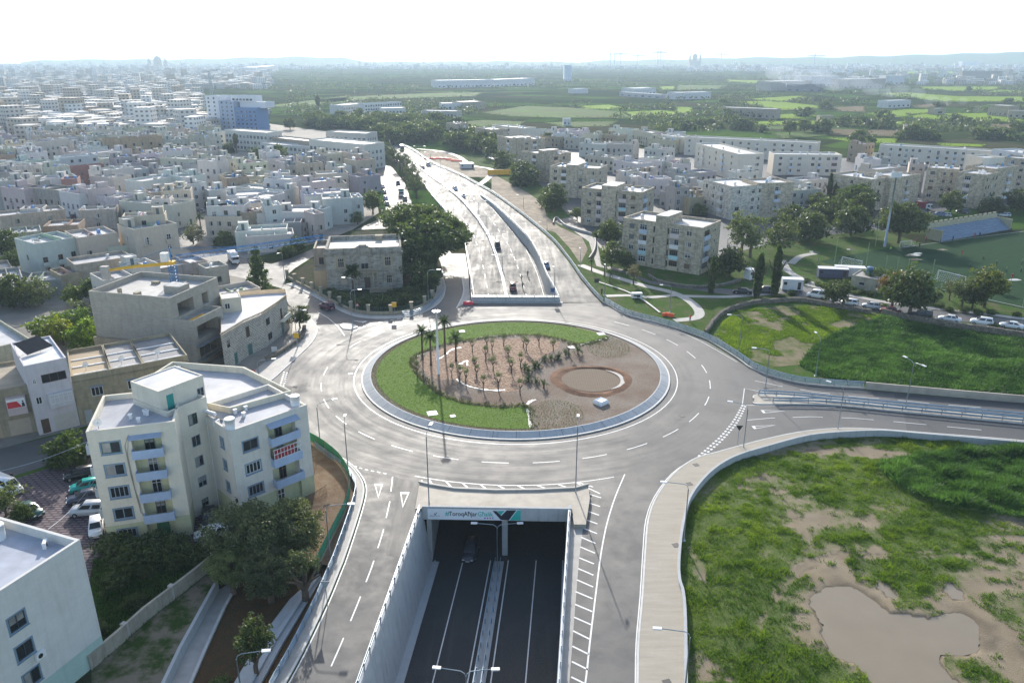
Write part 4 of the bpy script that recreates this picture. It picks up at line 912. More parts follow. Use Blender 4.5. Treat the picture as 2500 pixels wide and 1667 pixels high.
ey=plan([(640,1130),(700,1085),(760,1078),(800,1100),(840,1135),(868,1165),(876,1190),(872,1225),(850,1290),(800,1380),(700,1360),(655,1300)])
sheet('rough_yard',ey,grass_ground('yard_soil',(.14,.085,.05),(.22,.14,.09),(.25,.2,.14),.6,.3,.7),.03)
nf=catmull([P(x,y)for x,y in[(752,1078),(790,1100),(826,1130),(850,1165),(856,1200),(846,1245),(820,1300),(795,1350),(775,1392)]],4)
net=empty('net_fence',(0,0,0),0,'green netting fence along the rough yard beside the left road','fence')
q=MB();q.strip(zset(nf,.5),zset(nf,1.9));q.obj('netting',M['green_net'],net)
q=MB();q.strip(zset(nf,-.9),zset(nf,.5));n2=offset(nf,-.3);q.strip(zset(n2,.5),zset(n2,-.9));q.strip(zset(nf,.5),zset(n2,.5));q.obj('base_wall',M['limestone'],net)
pq=MB();pq.tube([(0,0,.4),(0,0,2.0)],.035,5);pqm=pq.mesh('post',M['wood'])
for p in resample(nf,2.4):inst('post',pqm,net,(p[0],p[1],0))
# iron fence in the rough yard
for lab,pts in(('rusty iron fence running from the block to the netting',[(735,1262),(765,1226),(800,1205)]),('short iron fence at the back of the rough yard',[(752,1142),(775,1130),(800,1118)])):
    ip=PP(pts);fe=empty('iron_fence',ip[0],0,lab,'fence');rel=[(p[0]-ip[0][0],p[1]-ip[0][1],0)for p in ip]
    bq_=MB();bq_.box(-.02,-.02,0,.02,.02,1.5);bm_=bq_.mesh('bar',M['wood'])
    for p in resample(rel,.24):inst('bar',bm_,fe,p)
    q=MB();q.tube(zset(rel,1.35),.03,4);q.tube(zset(rel,.2),.03,4);q.obj('rail',M['wood'],fe)
# ------------------------------------------------------------------ buildings: walls with real openings, windows, balconies, roofs
M['wall']=wallmat('rendered_wall',None,None,.08,.16)
M['wall_old']=wallmat('weathered_wall',None,(1,.9,.84),.2,.4)
M['wall_block']=wallmat('painted_block_wall',None,(1,.965,.9),.06,.12,bw=.75,bh=.3)
M['wall_stone']=wallmat('rough_stone_wall',None,(1.12,.55,.5),.22,.45,mortar=.02,bw=.85,bh=.4,dark=-.3)
M['wall_course']=wallmat('block_courses',None,(1.02,.9,.72),.1,.22,mortar=.022,bw=.55,bh=.29,dark=-.1)
M['wall_rustic']=wallmat('rusticated_wall',None,(.75,.5,1.5),.15,.2,mortar=.035,bw=.75,bh=.34)
M['frame']=plain('window_frame',(1,1,1),.5,.05,2,ocol=True)
M['panel']=plain('balcony_panel',(1,1,1),.7,.08,1.2,ocol=True)
M['roof']=plain('roof_screed',(1,1,1),.7,.16,.45,ocol=True,spec=.35)
M['curtain']=plain('curtain',(.3,.29,.27),.9,.3,.8)
M['tank_white']=plain('tank_white',(.68,.68,.67),.45,.08,2)
_wm={}
_wr=random.Random(99)
def win_mesh(w,h,ty):
    var=_wr.choice([0,0,0,1,2])if ty in('win','win3','glaz','bwin','pdoor')else 0
    k=(round(w,2),round(h,2),ty,var)
    if k in _wm:return _wm[k]
    q=MB();d=.1;f=.07
    if ty in('win','win3','pdoor','win1','glaz','bwin','bwin3'):
        if ty[0]=='b':
            for a in((-.16,-.16,0,h+.16),(w,-.16,w+.16,h+.16),(0,h,w,h+.16),(0,-.16,w,0)):q.box(a[0],-.06,a[1],a[2],.012,a[3],2)
            q.box(-.2,-.14,-.2,w+.2,.01,-.16,2)
        for a in((0,0,f,h),(w-f,0,w,h),(f,0,w-f,f),(f,h-f,w-f,h)):q.box(a[0],-.03,a[1],a[2],d,a[3],0)
        n={'win':2,'win3':3,'pdoor':2,'win1':1,'glaz':max(2,int(w/.6)),'bwin':2,'bwin3':4}[ty]
        for i in range(1,n):q.box(w*i/n-.035,-.02,f,w*i/n+.035,d,h-f,0)
        if ty in('pdoor','glaz')or h>1.9:q.box(f,-.018,h*.62,w-f,d,h*.62+.06,0)
        q.quad((f,.05,f),(w-f,.05,f),(w-f,.05,h-f),(f,.05,h-f),1)
        if var==1:q.quad((f,.045,f),(w*.48,.045,f),(w*.48,.045,h-f),(f,.045,h-f),3)
        if var==2:q.quad((f,.045,h*.45),(w-f,.045,h*.45),(w-f,.045,h-f),(f,.045,h-f),3)
    elif ty=='shut':
        for a in((0,0,f,h),(w-f,0,w,h),(f,h-f,w-f,h),(f,0,w-f,f)):q.box(a[0],-.03,a[1],a[2],d,a[3],0)
        q.box(w/2-.03,-.02,f,w/2+.03,d,h-f,0);q.quad((f,.04,f),(w-f,.04,f),(w-f,.04,h-f),(f,.04,h-f),0)
        for i in range(1,6):q.box(f,0,h*i/6-.02,w-f,.05,h*i/6+.03,0)
    elif ty=='door':
        q.box(0,-.02,0,w,d,h,0)
        for i in range(2):q.box(w*(.12+.45*i),-.05,h*.1,w*(.12+.45*i)+w*.3,-.02,h*.45,0);q.box(w*(.12+.45*i),-.05,h*.55,w*(.12+.45*i)+w*.3,-.02,h*.92,0)
    elif ty=='garage':
        q.box(0,.0,0,w,d,h,0)
        for i in range(1,6):q.box(w*i/6-.02,-.03,.05,w*i/6+.02,0,h-.05,0)
    elif ty=='void':
        q.quad((0,.6,0),(w,.6,0),(w,.6,h),(0,.6,h),1)
    me=q.mesh('window',[M['frame'],M['glass'],M['rail_paint'],M['curtain']]);_wm[k]=me;return me
WN={'win':'window','bwin':'window','bwin3':'window','win1':'window','win3':'window','glaz':'window','pdoor':'balcony_door','shut':'window','door':'door','garage':'garage_door','void':'opening'}
def grid_face(q,fn,W,z0,z1,ops,m=0,depth=.12):
    """a wall face with rectangular openings and their reveals; fn(u, d, z) -> local point (d inward)"""
    us=sorted({0,W}|{min(max(o[0],0),W)for o in ops}|{min(max(o[0]+o[2],0),W)for o in ops});zs=sorted({z0,z1}|{o[1]for o in ops}|{o[1]+o[3]for o in ops})
    zs=[z for z in zs if z0<=z<=z1]
    for i in range(len(us)-1):
        if us[i+1]-us[i]<1e-4:continue
        um=(us[i]+us[i+1])/2;run=None
        for j in range(len(zs)-1):
            zm=(zs[j]+zs[j+1])/2;op=any(o[0]<um<o[0]+o[2]and o[1]<zm<o[1]+o[3]for o in ops)
            if not op:q.quad(fn(us[i],0,zs[j]),fn(us[i+1],0,zs[j]),fn(us[i+1],0,zs[j+1]),fn(us[i],0,zs[j+1]),m)
    for o in ops:
        u0,b,w,h=o[:4];u1=u0+w;t=b+h;dd=o[6]if len(o)>6 and o[6]else depth
        q.quad(fn(u0,0,b),fn(u1,0,b),fn(u1,dd,b),fn(u0,dd,b),m);q.quad(fn(u0,dd,t),fn(u1,dd,t),fn(u1,0,t),fn(u0,0,t),m)
        q.quad(fn(u0,dd,b),fn(u0,dd,t),fn(u0,0,t),fn(u0,0,b),m);q.quad(fn(u1,0,b),fn(u1,0,t),fn(u1,dd,t),fn(u1,dd,b),m)
FACE={'S':0.0,'E':math.pi/2,'N':math.pi,'W':-math.pi/2}
class Bld:
    def __init__(s,name,label,cat,A,B,H=0,z=0.0,group=None,pixels=True):
        a=P(*A,H+z)if pixels else(*A,0);b=P(*B,H+z)if pixels else(*B,0)
        s.W=math.dist(a[:2],b[:2]);s.rz=math.atan2(b[1]-a[1],b[0]-a[0]);s.H=H
        s.root=empty(name,(a[0],a[1],z),s.rz,label,cat,group);s.x,s.y,s.z=a[0],a[1],z
    def world(s,x,y,z=0):
        c,q=math.cos(s.rz),math.sin(s.rz);return(s.x+x*c-y*q,s.y+x*q+y*c,s.z+z)
    def sees(s,face):
        th=s.rz+{'S':-math.pi/2,'E':0,'N':math.pi/2,'W':math.pi}[face];c=s.world(s.W/2,4)
        return-(math.cos(th)*c[0]+math.sin(th)*c[1])>-4
    def ffn(s,blk,face):
        x0,y0,x1,y1=blk
        return{'S':lambda u,d,z:(x0+u,y0+d,z),'E':lambda u,d,z:(x1-d,y0+u,z),'N':lambda u,d,z:(x1-u,y1-d,z),'W':lambda u,d,z:(x0+d,y1-u,z)}[face]
    def block(s,x0,y0,x1,y1,z0,z1,col,mat='wall',ops={},par=.75,th=.22,roofcol=None,frame=(.7,.7,.68),name='wall',rname='roof',fcols=None,cap=None):
        q=MB();top=z1+par;L={'S':x1-x0,'N':x1-x0,'E':y1-y0,'W':y1-y0}
        for f in 'SENW':
            fn=s.ffn((x0,y0,x1,y1),f);o=[p for p in ops.get(f,[])]
            grid_face(q,fn,L[f],z0,top,o)
            if par>0:
                q.quad(fn(th,th,top),fn(th,th,z1),fn(L[f]-th,th,z1),fn(L[f]-th,th,top));q.quad(fn(0,0,top),fn(L[f],0,top),fn(L[f]-th,th,top),fn(th,th,top),1 if cap else 0)
            for op in o:
                u,b,w,h,ty=op[:5]
                if ty is None:continue
                fc=op[5]if len(op)>5 and op[5]else frame;dd=op[6]if len(op)>6 and op[6]else .12
                loc=fn(u,dd-.1,b);inst(WN.get(ty,'window'),win_mesh(w,h,ty),s.root,loc,FACE[f],None,fc)
                if ty=='void':pass
        w_=q.obj(name,[M[mat]]+([cap]if cap else[]),s.root,False,col)
        r=MB();i_=th*.5 if par>0 else 0
        r.quad((x0+i_,y0+i_,z1),(x1-i_,y0+i_,z1),(x1-i_,y1-i_,z1),(x0+i_,y1-i_,z1));r.obj(rname,M['roof'],s.root,False,roofcol or(.42,.42,.43))
        return w_
    def part(s,q,name,mat,col=None,smooth=False):return q.obj(name,mat,s.root,smooth,col)
    def balcony(s,blk,face,u,z,w,d=1.1,h=1.0,col=(.45,.5,.58),mat=None,open_=False,name='balcony'):
        fn=s.ffn(blk,face);q=MB()
        def bx(u0,d0,z0,u1,d1,z1):
            v=[fn(u0,d0,z0),fn(u1,d0,z0),fn(u1,d1,z0),fn(u0,d1,z0),fn(u0,d0,z1),fn(u1,d0,z1),fn(u1,d1,z1),fn(u0,d1,z1)]
            q._add(v,[(3,2,1,0),(4,5,6,7),(0,1,5,4),(1,2,6,5),(2,3,7,6),(3,0,4,7)])
        bx(u,-d,z-.15,u+w,.0,z)
        if open_:
            n=int(w/.14)
            for i in range(n+1):bx(u+w*i/n-.012,-d,z,u+w*i/n+.012,-d+.03,z+h)
            bx(u,-d-.02,z+h,u+w,-d+.05,z+h+.05)
        else:
            bx(u,-d,z,u+w,-d+.1,z+h);bx(u,-d+.1,z,u+.1,-.003,z+h);bx(u+w-.1,-d+.1,z,u+w,-.003,z+h)
        return q.obj(name,mat or M['panel'],s.root,False,col)
def rows(W,H,n,w=1.25,h=1.45,z0=.9,fl=3.05,ty='win',fc=None,seed=0,jitter=True,doors=0.25,drop=.1,start=0):
    g=random.Random(seed);o=[];nf=max(1,int((H+.3)/fl));st=W/n
    for f in range(start,nf):
        for i in range(n):
            if g.random()<drop:continue
            u=st*(i+.5)-w/2+(g.uniform(-.25,.25)if jitter else 0);zz=f*fl+z0
            if f==0 and g.random()<doors:o.append((u,.05,1.0,2.15,'door',g.choice([(.12,.07,.04),(.05,.12,.08),(.3,.3,.3)])))
            elif f>0 and g.random()<doors*1.2:o.append((u,f*fl+.1,w,2.1,'pdoor',fc))
            else:o.append((u,zz,w,h,ty,fc))
    return o
TANK=None
def tank_mesh():
    global TANK
    if TANK is None:
        q=MB();q.cyl(0,0,.25,1.25,.5,.46,12);q.cyl(0,0,1.25,1.38,.5,.1,12);q.box(-.45,-.45,0,.45,.45,.1);TANK=q.mesh('water_tank',M['frame'])
    return TANK
SOLAR=None
def solar_mesh():
    global SOLAR
    if SOLAR is None:
        q=MB();q.quad((-.9,-.7,.15),(.9,-.7,.15),(.9,.7,1.15),(-.9,.7,1.15),1);q.quad((-.9,.7,1.13),(.9,.7,1.13),(.9,-.7,.13),(-.9,-.7,.13),0);q.tube([(-.95,.75,1.3),(.95,.75,1.3)],.24,8,0)
        for x in(-.8,.8):q.box(x-.03,.62,0,x+.03,.68,1.15,0)
        SOLAR=q.mesh('solar_heater',[M['tank_white'],M['glass']])
    return SOLAR
def roofbits(b,x0,y0,x1,y1,z,seed,stair=True,col=(.5,.48,.44),n=2,tankcol=None):
    g=random.Random(seed);W,D=x1-x0,y1-y0;feats=[]
    if stair and W>4 and D>4.5:
        w,d=min(3.0,W*.45),min(3.4,D*.5);sx=x0+g.choice([.3,W-w-.3]);sy=y0+D-d-.3
        b.block(sx,sy,sx+w,sy+d,z,z+2.35,col,par=.18,th=.15,ops={'S':[(w*.35,z+.1,.85,2.0,'door',(.1,.12,.12))]},name='stair_room',rname='stair_roof',roofcol=(.55,.55,.55))
    if g.random()<.75 and W>4:
        q=MB();c0=x0+W*g.uniform(.3,.7);q.box(c0-.09,y0+.05,z+.003,c0+.09,y1-.05,z+g.choice([.35,.8,1.1]))
        for k in range(g.randint(1,4)):a,e=x0+g.uniform(.3,W-1.2),y0+g.uniform(.3,D-1.2);s_=g.uniform(.25,.8);q.box(a,e,z+.003,a+s_,e+s_*.7,z+g.uniform(.25,.7))
        q.obj('roof_clutter',M['wall'],b.root,False,tuple(v*g.uniform(.7,1.05)for v in col))
    for i in range(n):
        tc=tankcol or g.choice([(.72,.72,.7),(.72,.72,.7),(.6,.6,.58),(.1,.25,.5),(.5,.5,.5)])
        inst('water_tank',tank_mesh(),b.root,(x0+.8+g.random()*max(.1,W-1.6),y0+.8+g.random()*max(.1,D-1.6),z+.01),g.random()*3,g.uniform(.8,1.15),tc);feats.append(tc)
    if g.random()<.35:
        o=inst('solar_heater',solar_mesh(),b.root,(x0+1+g.random()*max(.1,W-2),y0+1+g.random()*max(.1,D-2),z+.01),math.pi-b.rz+g.uniform(-.3,.3));feats.append('solar')
    return feats
WCOL={'white':(.66,.63,.58),'cream':(.58,.53,.44),'pale yellow':(.6,.54,.41),'tan':(.44,.36,.25),'pinkish':(.57,.51,.45),'grey':(.4,.385,.36),'pale blue':(.57,.58,.57),'sand':(.5,.45,.36)}
HOUSES=[]
def house(A,B,depth,H,col='white',label=None,mat='wall',n=None,seed=0,stair=True,tanks=2,ty='win',fc=None,extra=None,z=0.0,group='flat roofed houses of the old town',par=.8,side=True,name='house',cat='house',pixels=True,place=None,dense=2.9):
    g=random.Random(seed*13+5);c0=tuple(v*.86 for v in WCOL[col])if isinstance(col,str)else col;c=tuple(v*g.uniform(.93,1.06)for v in c0)
    b=Bld(name,label,cat,A,B,H+par,z,group,pixels);b.H=H
    fc=fc or g.choice([(.55,.55,.54),(.12,.13,.13),(.2,.12,.07),(.6,.6,.6),(.05,.16,.1),(.3,.32,.34)])
    ops={};
    if b.sees('S')and b.W>2.2:ops['S']=rows(b.W,H,n or max(1,int(b.W/dense)),ty=ty,fc=fc,seed=seed,drop=.08)
    for f in 'EW':
        if side and b.sees(f)and depth>3:ops[f]=rows(depth,H,max(1,int(depth/(dense+.8))),w=.95,ty=ty,fc=fc,seed=seed+7,drop=.35)
    b.block(0,0,b.W,depth,-.3,H,c,mat,ops,par,roofcol=(lambda k:(.43*k,.42*k,.41*k))(g.uniform(.75,1.15)))
    b.nb=0
    if H>5 and g.random()<.55:
        for o in ops.get('S',[]):
            if o[4]=='pdoor' and b.nb<4:b.balcony((0,0,b.W,depth),'S',o[0]-.4,o[1]-.1,o[2]+.8,.9,.95,tuple(v*.9 for v in c),open_=g.random()<.4);b.nb+=1
    ft=roofbits(b,.2,.2,b.W-.2,depth-.2,H,seed,stair,c,tanks)
    if label is None:HOUSES.append([b,col if isinstance(col,str)else 'pale',H,stair,ft,depth,place])
    return b
# ------------------------------------------------------------------ buildings on the left
cR4=(180,860,600*2352/1882);cU=(0,780,588);cT=(300,620,420);cV=(740,520,300);cL=(0,1200,300*2352/1007)
def z1(c,x,y):return Z(*c,[(x,y)])[0]
GRN=(.05,.13,.1);WH=(.66,.66,.64);GYF=(.3,.36,.42);BLU=(.36,.45,.6);CRM=(.72,.665,.55);PLN=(.52,.53,.34)
def drum(x,y,z,label,col=(.7,.7,.69),r=.62,h=1.25,group='roof water drums'):
    o=empty('water_drum',(x,y,z),rnd.random()*6,label,'water drum',group)
    q=MB();q.cyl(0,0,0,h,r*.93,r,16);q.obj('barrel',M['frame'],o,True,col);q=MB();q.cyl(0,0,h,h+.1,r*1.06,r*1.0,16);q.cyl(0,0,h+.1,h+.16,r*.8,r*.3,16);q.obj('lid',M['frame'],o,False,(.75,.75,.74));return o
def dish(x,y,z,label,rz=0,r=.5):
    o=empty('satellite_dish',(x,y,z),rz,label,'satellite dish');q=MB();q.tube([(0,0,0),(0,0,1.0)],.035,6);q.obj('mast',M['steel'],o)
    q=MB();n=14;c=[(r*math.cos(a),-.12,1.1+r*math.sin(a))for a in np.linspace(0,6.283,n+1)[:-1]]
    for i in range(n):q.tri((0,.06,1.1),c[i],c[(i+1)%n])
    q.tube([(0,.05,.75),(0,-.5,1.15)],.02,4);q.obj('bowl',M['white_paint'],o);return o
def aircon(x,y,z,label,rz=0,group='air conditioning units'):
    o=empty('air_conditioner',(x,y,z),rz,label,'air conditioner',group);q=MB();q.box(-.45,-.16,0,.45,.16,.65);q.obj('case',M['white_paint'],o)
    q=MB();q.poly([(-.1+.24*math.cos(a),-.165,.33+.24*math.sin(a))for a in np.linspace(0,6.283,13)[:-1]]);q.obj('fan_grille',M['black'],o);return o
# --- the white five-storey block: three wings of one building
b=hero=Bld('apartment_block','white five storey apartment block with blue grey balconies and winged plan beside the roundabout','apartment block',z1(cR4,90,605),z1(cR4,770,525),15.6)
HR=14.85;W=b.W;blk=(0,0,W,10.6)
ws=[(1.25,zc-.72,2.0,1.4,t,c)for zc,t,c in((13.2,'bwin',GRN),(10.25,'bwin',GYF),(7.3,'bwin3',GYF),(4.35,'bwin',GYF))]
bo=[(4.5,zf,3.25,2.4,None,None,1.15)for zf in(11.75,8.85,5.95,3.05)]
b.block(*blk,2.85,HR,CRM,'wall_block',{'S':ws+bo,'W':[(2,zc,1.4,1.3,'bwin',GYF)for zc in(12.4,9.5,6.6,3.7)]+[(6.5,zc,1.2,1.3,'bwin',GYF)for zc in(12.4,9.5,6.6,3.7)]},par=.7,th=.28,roofcol=(.34,.35,.38))
b.block(*blk,-.3,2.846,PLN,'wall_block',{'S':[(1.25,.95,2.0,1.2,'bwin3',(.5,.5,.48)),(4.5,.02,3.25,2.3,None,None,.6)]},par=0,name='plinth')
def put(o,*loc,rz=0,h=None):o.parent=(h or b).root;o.location=loc;o.rotation_euler=(0,0,rz);return o
for i,zf in enumerate((11.75,8.85,5.95,3.05)):
    q=MB();q.quad((4.5,1.15,zf),(7.75,1.15,zf),(7.75,1.15,zf+2.4),(4.5,1.15,zf+2.4));q.obj('recess_wall',M['wall'],b.root,False,(.62,.6,.38))
    inst('balcony_door',win_mesh(1.1,2.15,'pdoor'),b.root,(5.65,1.05,zf),0,None,[GRN,(.6,.6,.6),(.55,.55,.55),(.1,.12,.12)][i])
    b.balcony(blk,'S',4.45,zf-.02,3.4,.85,.98,BLU)
q=MB();q.quad((4.5,.6,.02),(7.75,.6,.02),(7.75,.6,2.3),(4.5,.6,2.3));q.obj('recess_wall',M['wall'],b.root,False,PLN)
inst('door',win_mesh(1.4,2.2,'door'),b.root,(5.5,.5,.03),0,None,(.03,.14,.07))
q=MB();q._add([(4.3,-.75,14.15),(7.85,-.75,14.15),(7.85,0,14.42),(4.3,0,14.42),(4.3,-.75,14.05),(7.85,-.75,14.05),(7.85,0,14.3),(4.3,0,14.3)],[(0,1,2,3),(7,6,5,4),(4,5,1,0),(5,6,2,1),(7,4,0,3)]);q.obj('awning',M['panel'],b.root,False,(.3,.36,.46))
for zc in(11.75,8.85,5.95,3.05):b.balcony(blk,'W',5.9,zc,2.6,.9,1.0,(.45,.5,.55))
q=MB();q.tube([(4.35,-.06,14.6),(3.75,-.06,13.2),(3.8,-.07,9.5),(4.0,-.07,6),(4.1,-.06,4.2),(4.5,-.06,3.4)],.05,5);q.tube([(4.35,-.06,14.6),(3.85,-.05,12),(3.95,-.05,7.5),(4.3,-.05,3.6)],.03,5);q.obj('cable',M['concrete_tan'],b.root)
# flues and tanks on the left wing's roof
for(x,y)in((5.6,4.6),(5.9,4.3),(4.1,3.8),(5.2,2.4)):
    q=MB();q.box(x-.18,y-.18,HR,x+.18,y+.18,HR+.55);q.box(x-.24,y-.24,HR+.55,x+.24,y+.24,HR+.65);q.obj('flue',M['white_paint'],b.root)
for i,(x,y,c,lab)in enumerate([(5.6,9.2,(.2,.55,.62),'turquoise water drum on the white apartment roof'),(6.7,9.3,(.55,.58,.58),'grey drum right of the turquoise one, under a tan cover'),(7.6,9.4,(.5,.5,.48),'dull drum between the grey and the white ones by the stair house'),(8.7,9.6,(.68,.68,.67),'white drum against the stair house wall')]):
    w_=b.world(x,y,HR);drum(*w_,lab,c)
dish(*b.world(1.0,1.6,HR),'satellite dish at the left front corner of the white apartment roof',.4)
# middle stair wing and stair house (set back)
mA,mB=P(*z1(cR4,790,425),15.6),P(*z1(cR4,972,352),15.6)
m=Bld('stair',None,None,mA,mB,pixels=False);mW=m.W+.8;m.root.name='stair_wing';m.root.parent=b.root;m.root.matrix_parent_inverse=Matrix.LocRotScale(b.root.location,b.root.rotation_euler,None).inverted()
st=[(1.25,zc-.75,1.25,1.5,'win',GRN if zc>13 else GYF)for zc in(13.3,10.3,7.4,4.5)]+[(1.3,.9,1.0,1.1,'win',GRN)]
m.block(-1.4,0,mW,7,0,HR,CRM,'wall_block',{'S':[(u+1.4,z_,w,h,t,c)for u,z_,w,h,t,c in st]},par=.7,roofcol=(.34,.35,.38))
m.block(-1.2,1.4,mW+.9,7.2,HR+.004,HR+2.9,CRM,'wall',{'S':[(.9,HR+.1,.95,2.05,'door',(.03,.3,.27)),(5.1,HR+.3,1.0,1.2,'win',GYF)]},par=.12,th=.2,name='stair_room',rname='stair_roof',roofcol=(.5,.5,.52))
# right wing
A_,B_=P(*z1(cR4,1190,605),13.1),P(*z1(cR4,1785,400),13.1)
r_=Bld('wing',None,None,A_,B_,pixels=False);r_.root.name='right_wing';r_.root.parent=b.root;r_.root.matrix_parent_inverse=m.root.matrix_parent_inverse
W=r_.W;blk=(0,0,W,9.8);fl=(9.55,6.5,3.45)
ws=[(1.5,zc-.7,1.95,1.35,t,c)for zc,t,c in((10.4,'bwin',(.12,.13,.14)),(7.2,'bwin3',(.6,.6,.6)),(4.05,'bwin3',(.25,.3,.35)))]
bo=[(4.95,zf,3.9,2.35,None,None,1.1)for zf in fl]+[(4.95,.3,3.9,2.3,None,None,.5)]
r_.block(*blk,2.7,12.4,(.69,.655,.58),'wall_block',{'S':ws+bo[:3],'W':[(7.0,zc,.8,1.25,'bwin',GYF)for zc in(10.1,7.0,3.9)]},par=.7,th=.28,roofcol=(.36,.37,.40))
r_.block(*blk,0,2.696,PLN,'wall_block',{'S':bo[3:],'W':[(7.0,1.0,.8,1.1,'win',GYF)]},par=0,name='plinth')
for i,zf in enumerate(fl):
    q=MB();q.quad((4.95,1.1,zf),(8.85,1.1,zf),(8.85,1.1,zf+2.35),(4.95,1.1,zf+2.35));q.obj('recess_wall',M['wall'],r_.root,False,(.62,.6,.38))
    inst('balcony_door',win_mesh(1.0,2.15,'pdoor'),r_.root,(6.4,1.0,zf),0,None,[(.12,.13,.13),(.5,.5,.5),(.15,.08,.05)][i])
    r_.balcony(blk,'S',4.9,zf-.02,4.05,.95,.98,BLU)
q=MB();q._add([(4.8,-1.0,12.0),(9.1,-1.0,12.0),(9.1,0,12.35),(4.8,0,12.35),(4.8,-1.0,11.9),(9.1,-1.0,11.9),(9.1,0,12.25),(4.8,0,12.25)],[(0,1,2,3),(7,6,5,4),(4,5,1,0),(5,6,2,1),(7,4,0,3)]);q.obj('awning',M['panel'],r_.root,False,(.3,.36,.46))
q=MB()
for i in range(9):q.box(5.0+i*.47,-.9,7.45,5.05+i*.47,-.85,8.85)
for z_ in(7.45,8.2,8.85):q.box(4.95,-.92,z_,8.9,-.84,z_+.06)
q.obj('balcony_glazing',M['white_paint'],r_.root);q=MB();q.quad((5.0,-.8,7.45),(8.0,-.8,7.45),(8.0,-.8,8.85),(5.0,-.8,8.85));q.obj('red_curtain',M['panel'],r_.root,False,(.3,.03,.04))
q=MB();q.quad((4.95,.5,.3),(8.85,.5,.3),(8.85,.5,2.6),(4.95,.5,2.6));q.obj('recess_wall',M['wall'],r_.root,False,PLN);inst('door',win_mesh(1.0,2.1,'glaz'),r_.root,(5.5,.4,.3),0,None,WH)
q=MB();q.tube([(-.12,5.9,12.8),(-.12,5.9,.2)],.06,6);q.obj('drain_pipe',M['white_paint'],r_.root)
for(x,y)in((3.6,5.6),(5.0,5.5),(3.9,3.9)):
    q=MB();q.box(x-.18,y-.18,12.4,x+.18,y+.18,12.95);q.box(x-.24,y-.24,12.95,x+.24,y+.24,13.05);q.obj('flue',M['white_paint'],r_.root)
drum(*r_.world(.55,.7,13.1),'white drum on the front left corner of the right wing');drum(*r_.world(9.7,1.0,13.1),'white drum on the front right corner of the right wing')
dish(*r_.world(.9,2.4,12.4),'satellite dish behind the drum on the right wing roof',.8);aircon(*r_.world(.4,4.2,12.4),'pale air conditioner at the left edge of the right wing roof',1.2)
o=inst('solar_heater',solar_mesh(),None,r_.world(1.0,5.6,12.42),2.6);tag(o,'grey solar heater beside the right wing parapet','solar heater')
q=MB();q.box(-.12,-.12,-.25,.12,.12,.2);q.tube([(0,0,.2),(0,0,.4),(-.1,.35,.45)],.03,5);lt=q.obj('wall_lantern',M['black'],None,False,None,r_.world(-.15,.25,3.4),r_.rz);tag(lt,'black wall lantern on the corner of the right wing','lantern')
# back wing, yellower
A_,B_,C_=P(*z1(cR4,440,265),13.2),P(*z1(cR4,1305,110),13.2),P(*z1(cR4,755,70),13.2)
qv=MB();D_=(-30.0,97.0,0)
pts=[A_,(-36.5,91.5,0),D_,B_,C_];inv=m.root.matrix_parent_inverse
loc=[inv@Vector((p[0],p[1],0))for p in pts]
qv.prism([(p.x,p.y)for p in loc],-.2,12.2,0);bw_=qv.obj('back_wing',M['wall'],b.root,False,(.64,.57,.36))
qv=MB();n=len(loc);cc=sum(loc,Vector())/n
inn=[p+(cc-p).normalized()*.32 for p in loc]
for i in range(n):
    j=(i+1)%n;a,b2,c2,d2=loc[i],loc[j],inn[j],inn[i]
    qv.quad((a.x,a.y,12.2),(b2.x,b2.y,12.2),(b2.x,b2.y,13.2),(a.x,a.y,13.2));qv.quad((a.x,a.y,13.2),(b2.x,b2.y,13.2),(c2.x,c2.y,13.2),(d2.x,d2.y,13.2));qv.quad((d2.x,d2.y,13.2),(c2.x,c2.y,13.2),(c2.x,c2.y,12.2),(d2.x,d2.y,12.2))
qv.obj('parapet',M['wall'],b.root,False,(.66,.62,.5));qv=MB();qv.poly([(p.x,p.y,12.206)for p in inn][::-1]if False else[(p.x,p.y,12.206)for p in inn]);qv.obj('roof',M['roof'],b.root,False,(.42,.42,.44))
aircon(*(C_[0]+1.2,C_[1]-1.2,12.25),'air conditioner in the far corner of the yellow back wing',.3)
# --- bottom left building
K_,Q_=P(*z1(cL,655,390),13.65),P(*z1(cL,0,810),13.65)
dx,dy=K_[0]-Q_[0],K_[1]-Q_[1];l=math.hypot(dx,dy);A0=(K_[0]-dx/l*17,K_[1]-dy/l*17)
b=Bld('apartment_block','white block at the bottom left corner with pale green base and roof drums','apartment block',A0,K_[:2],pixels=False);ang=math.atan2(P(*z1(cL,0,160),13.65)[1]-K_[1],P(*z1(cL,0,160),13.65)[0]-K_[0])
W=b.W;BLW=(.66,.645,.60)
b.block(0,0,W,14,2.6,12.7,BLW,'wall_block',{'S':[(W-8.0,zc,1.5,1.45,'bwin',(.05,.06,.07))for zc in(9.2,6.15,3.1)]+[(W-13,zc,1.5,1.45,'bwin',(.05,.06,.07))for zc in(9.2,6.15,3.1)]},par=.95,th=.3,roofcol=(.36,.38,.43))
b.block(0,0,W,14,-.4,2.596,(.42,.55,.49),'wall_block',{},par=0,name='plinth')
for x,y,lab,c in((15.2,8.6,'rightmost white drum in the row on the bottom left roof',WH),(15.15,10.1,'middle white drum in the row on the bottom left roof',WH),(15.1,11.5,'third white drum from the right on the bottom left roof',WH),(15.3,13.0,'drum at the far left end of the roof row',WH)):drum(*b.world(x,y,12.7),lab,c,.68,1.5)
aircon(*b.world(15.9,3.3,12.7),'air conditioner near the roof corner of the bottom left block',1.9);aircon(*b.world(W-6.2,-.22,5.2),'air conditioner under the window of the bottom left block',b.rz)
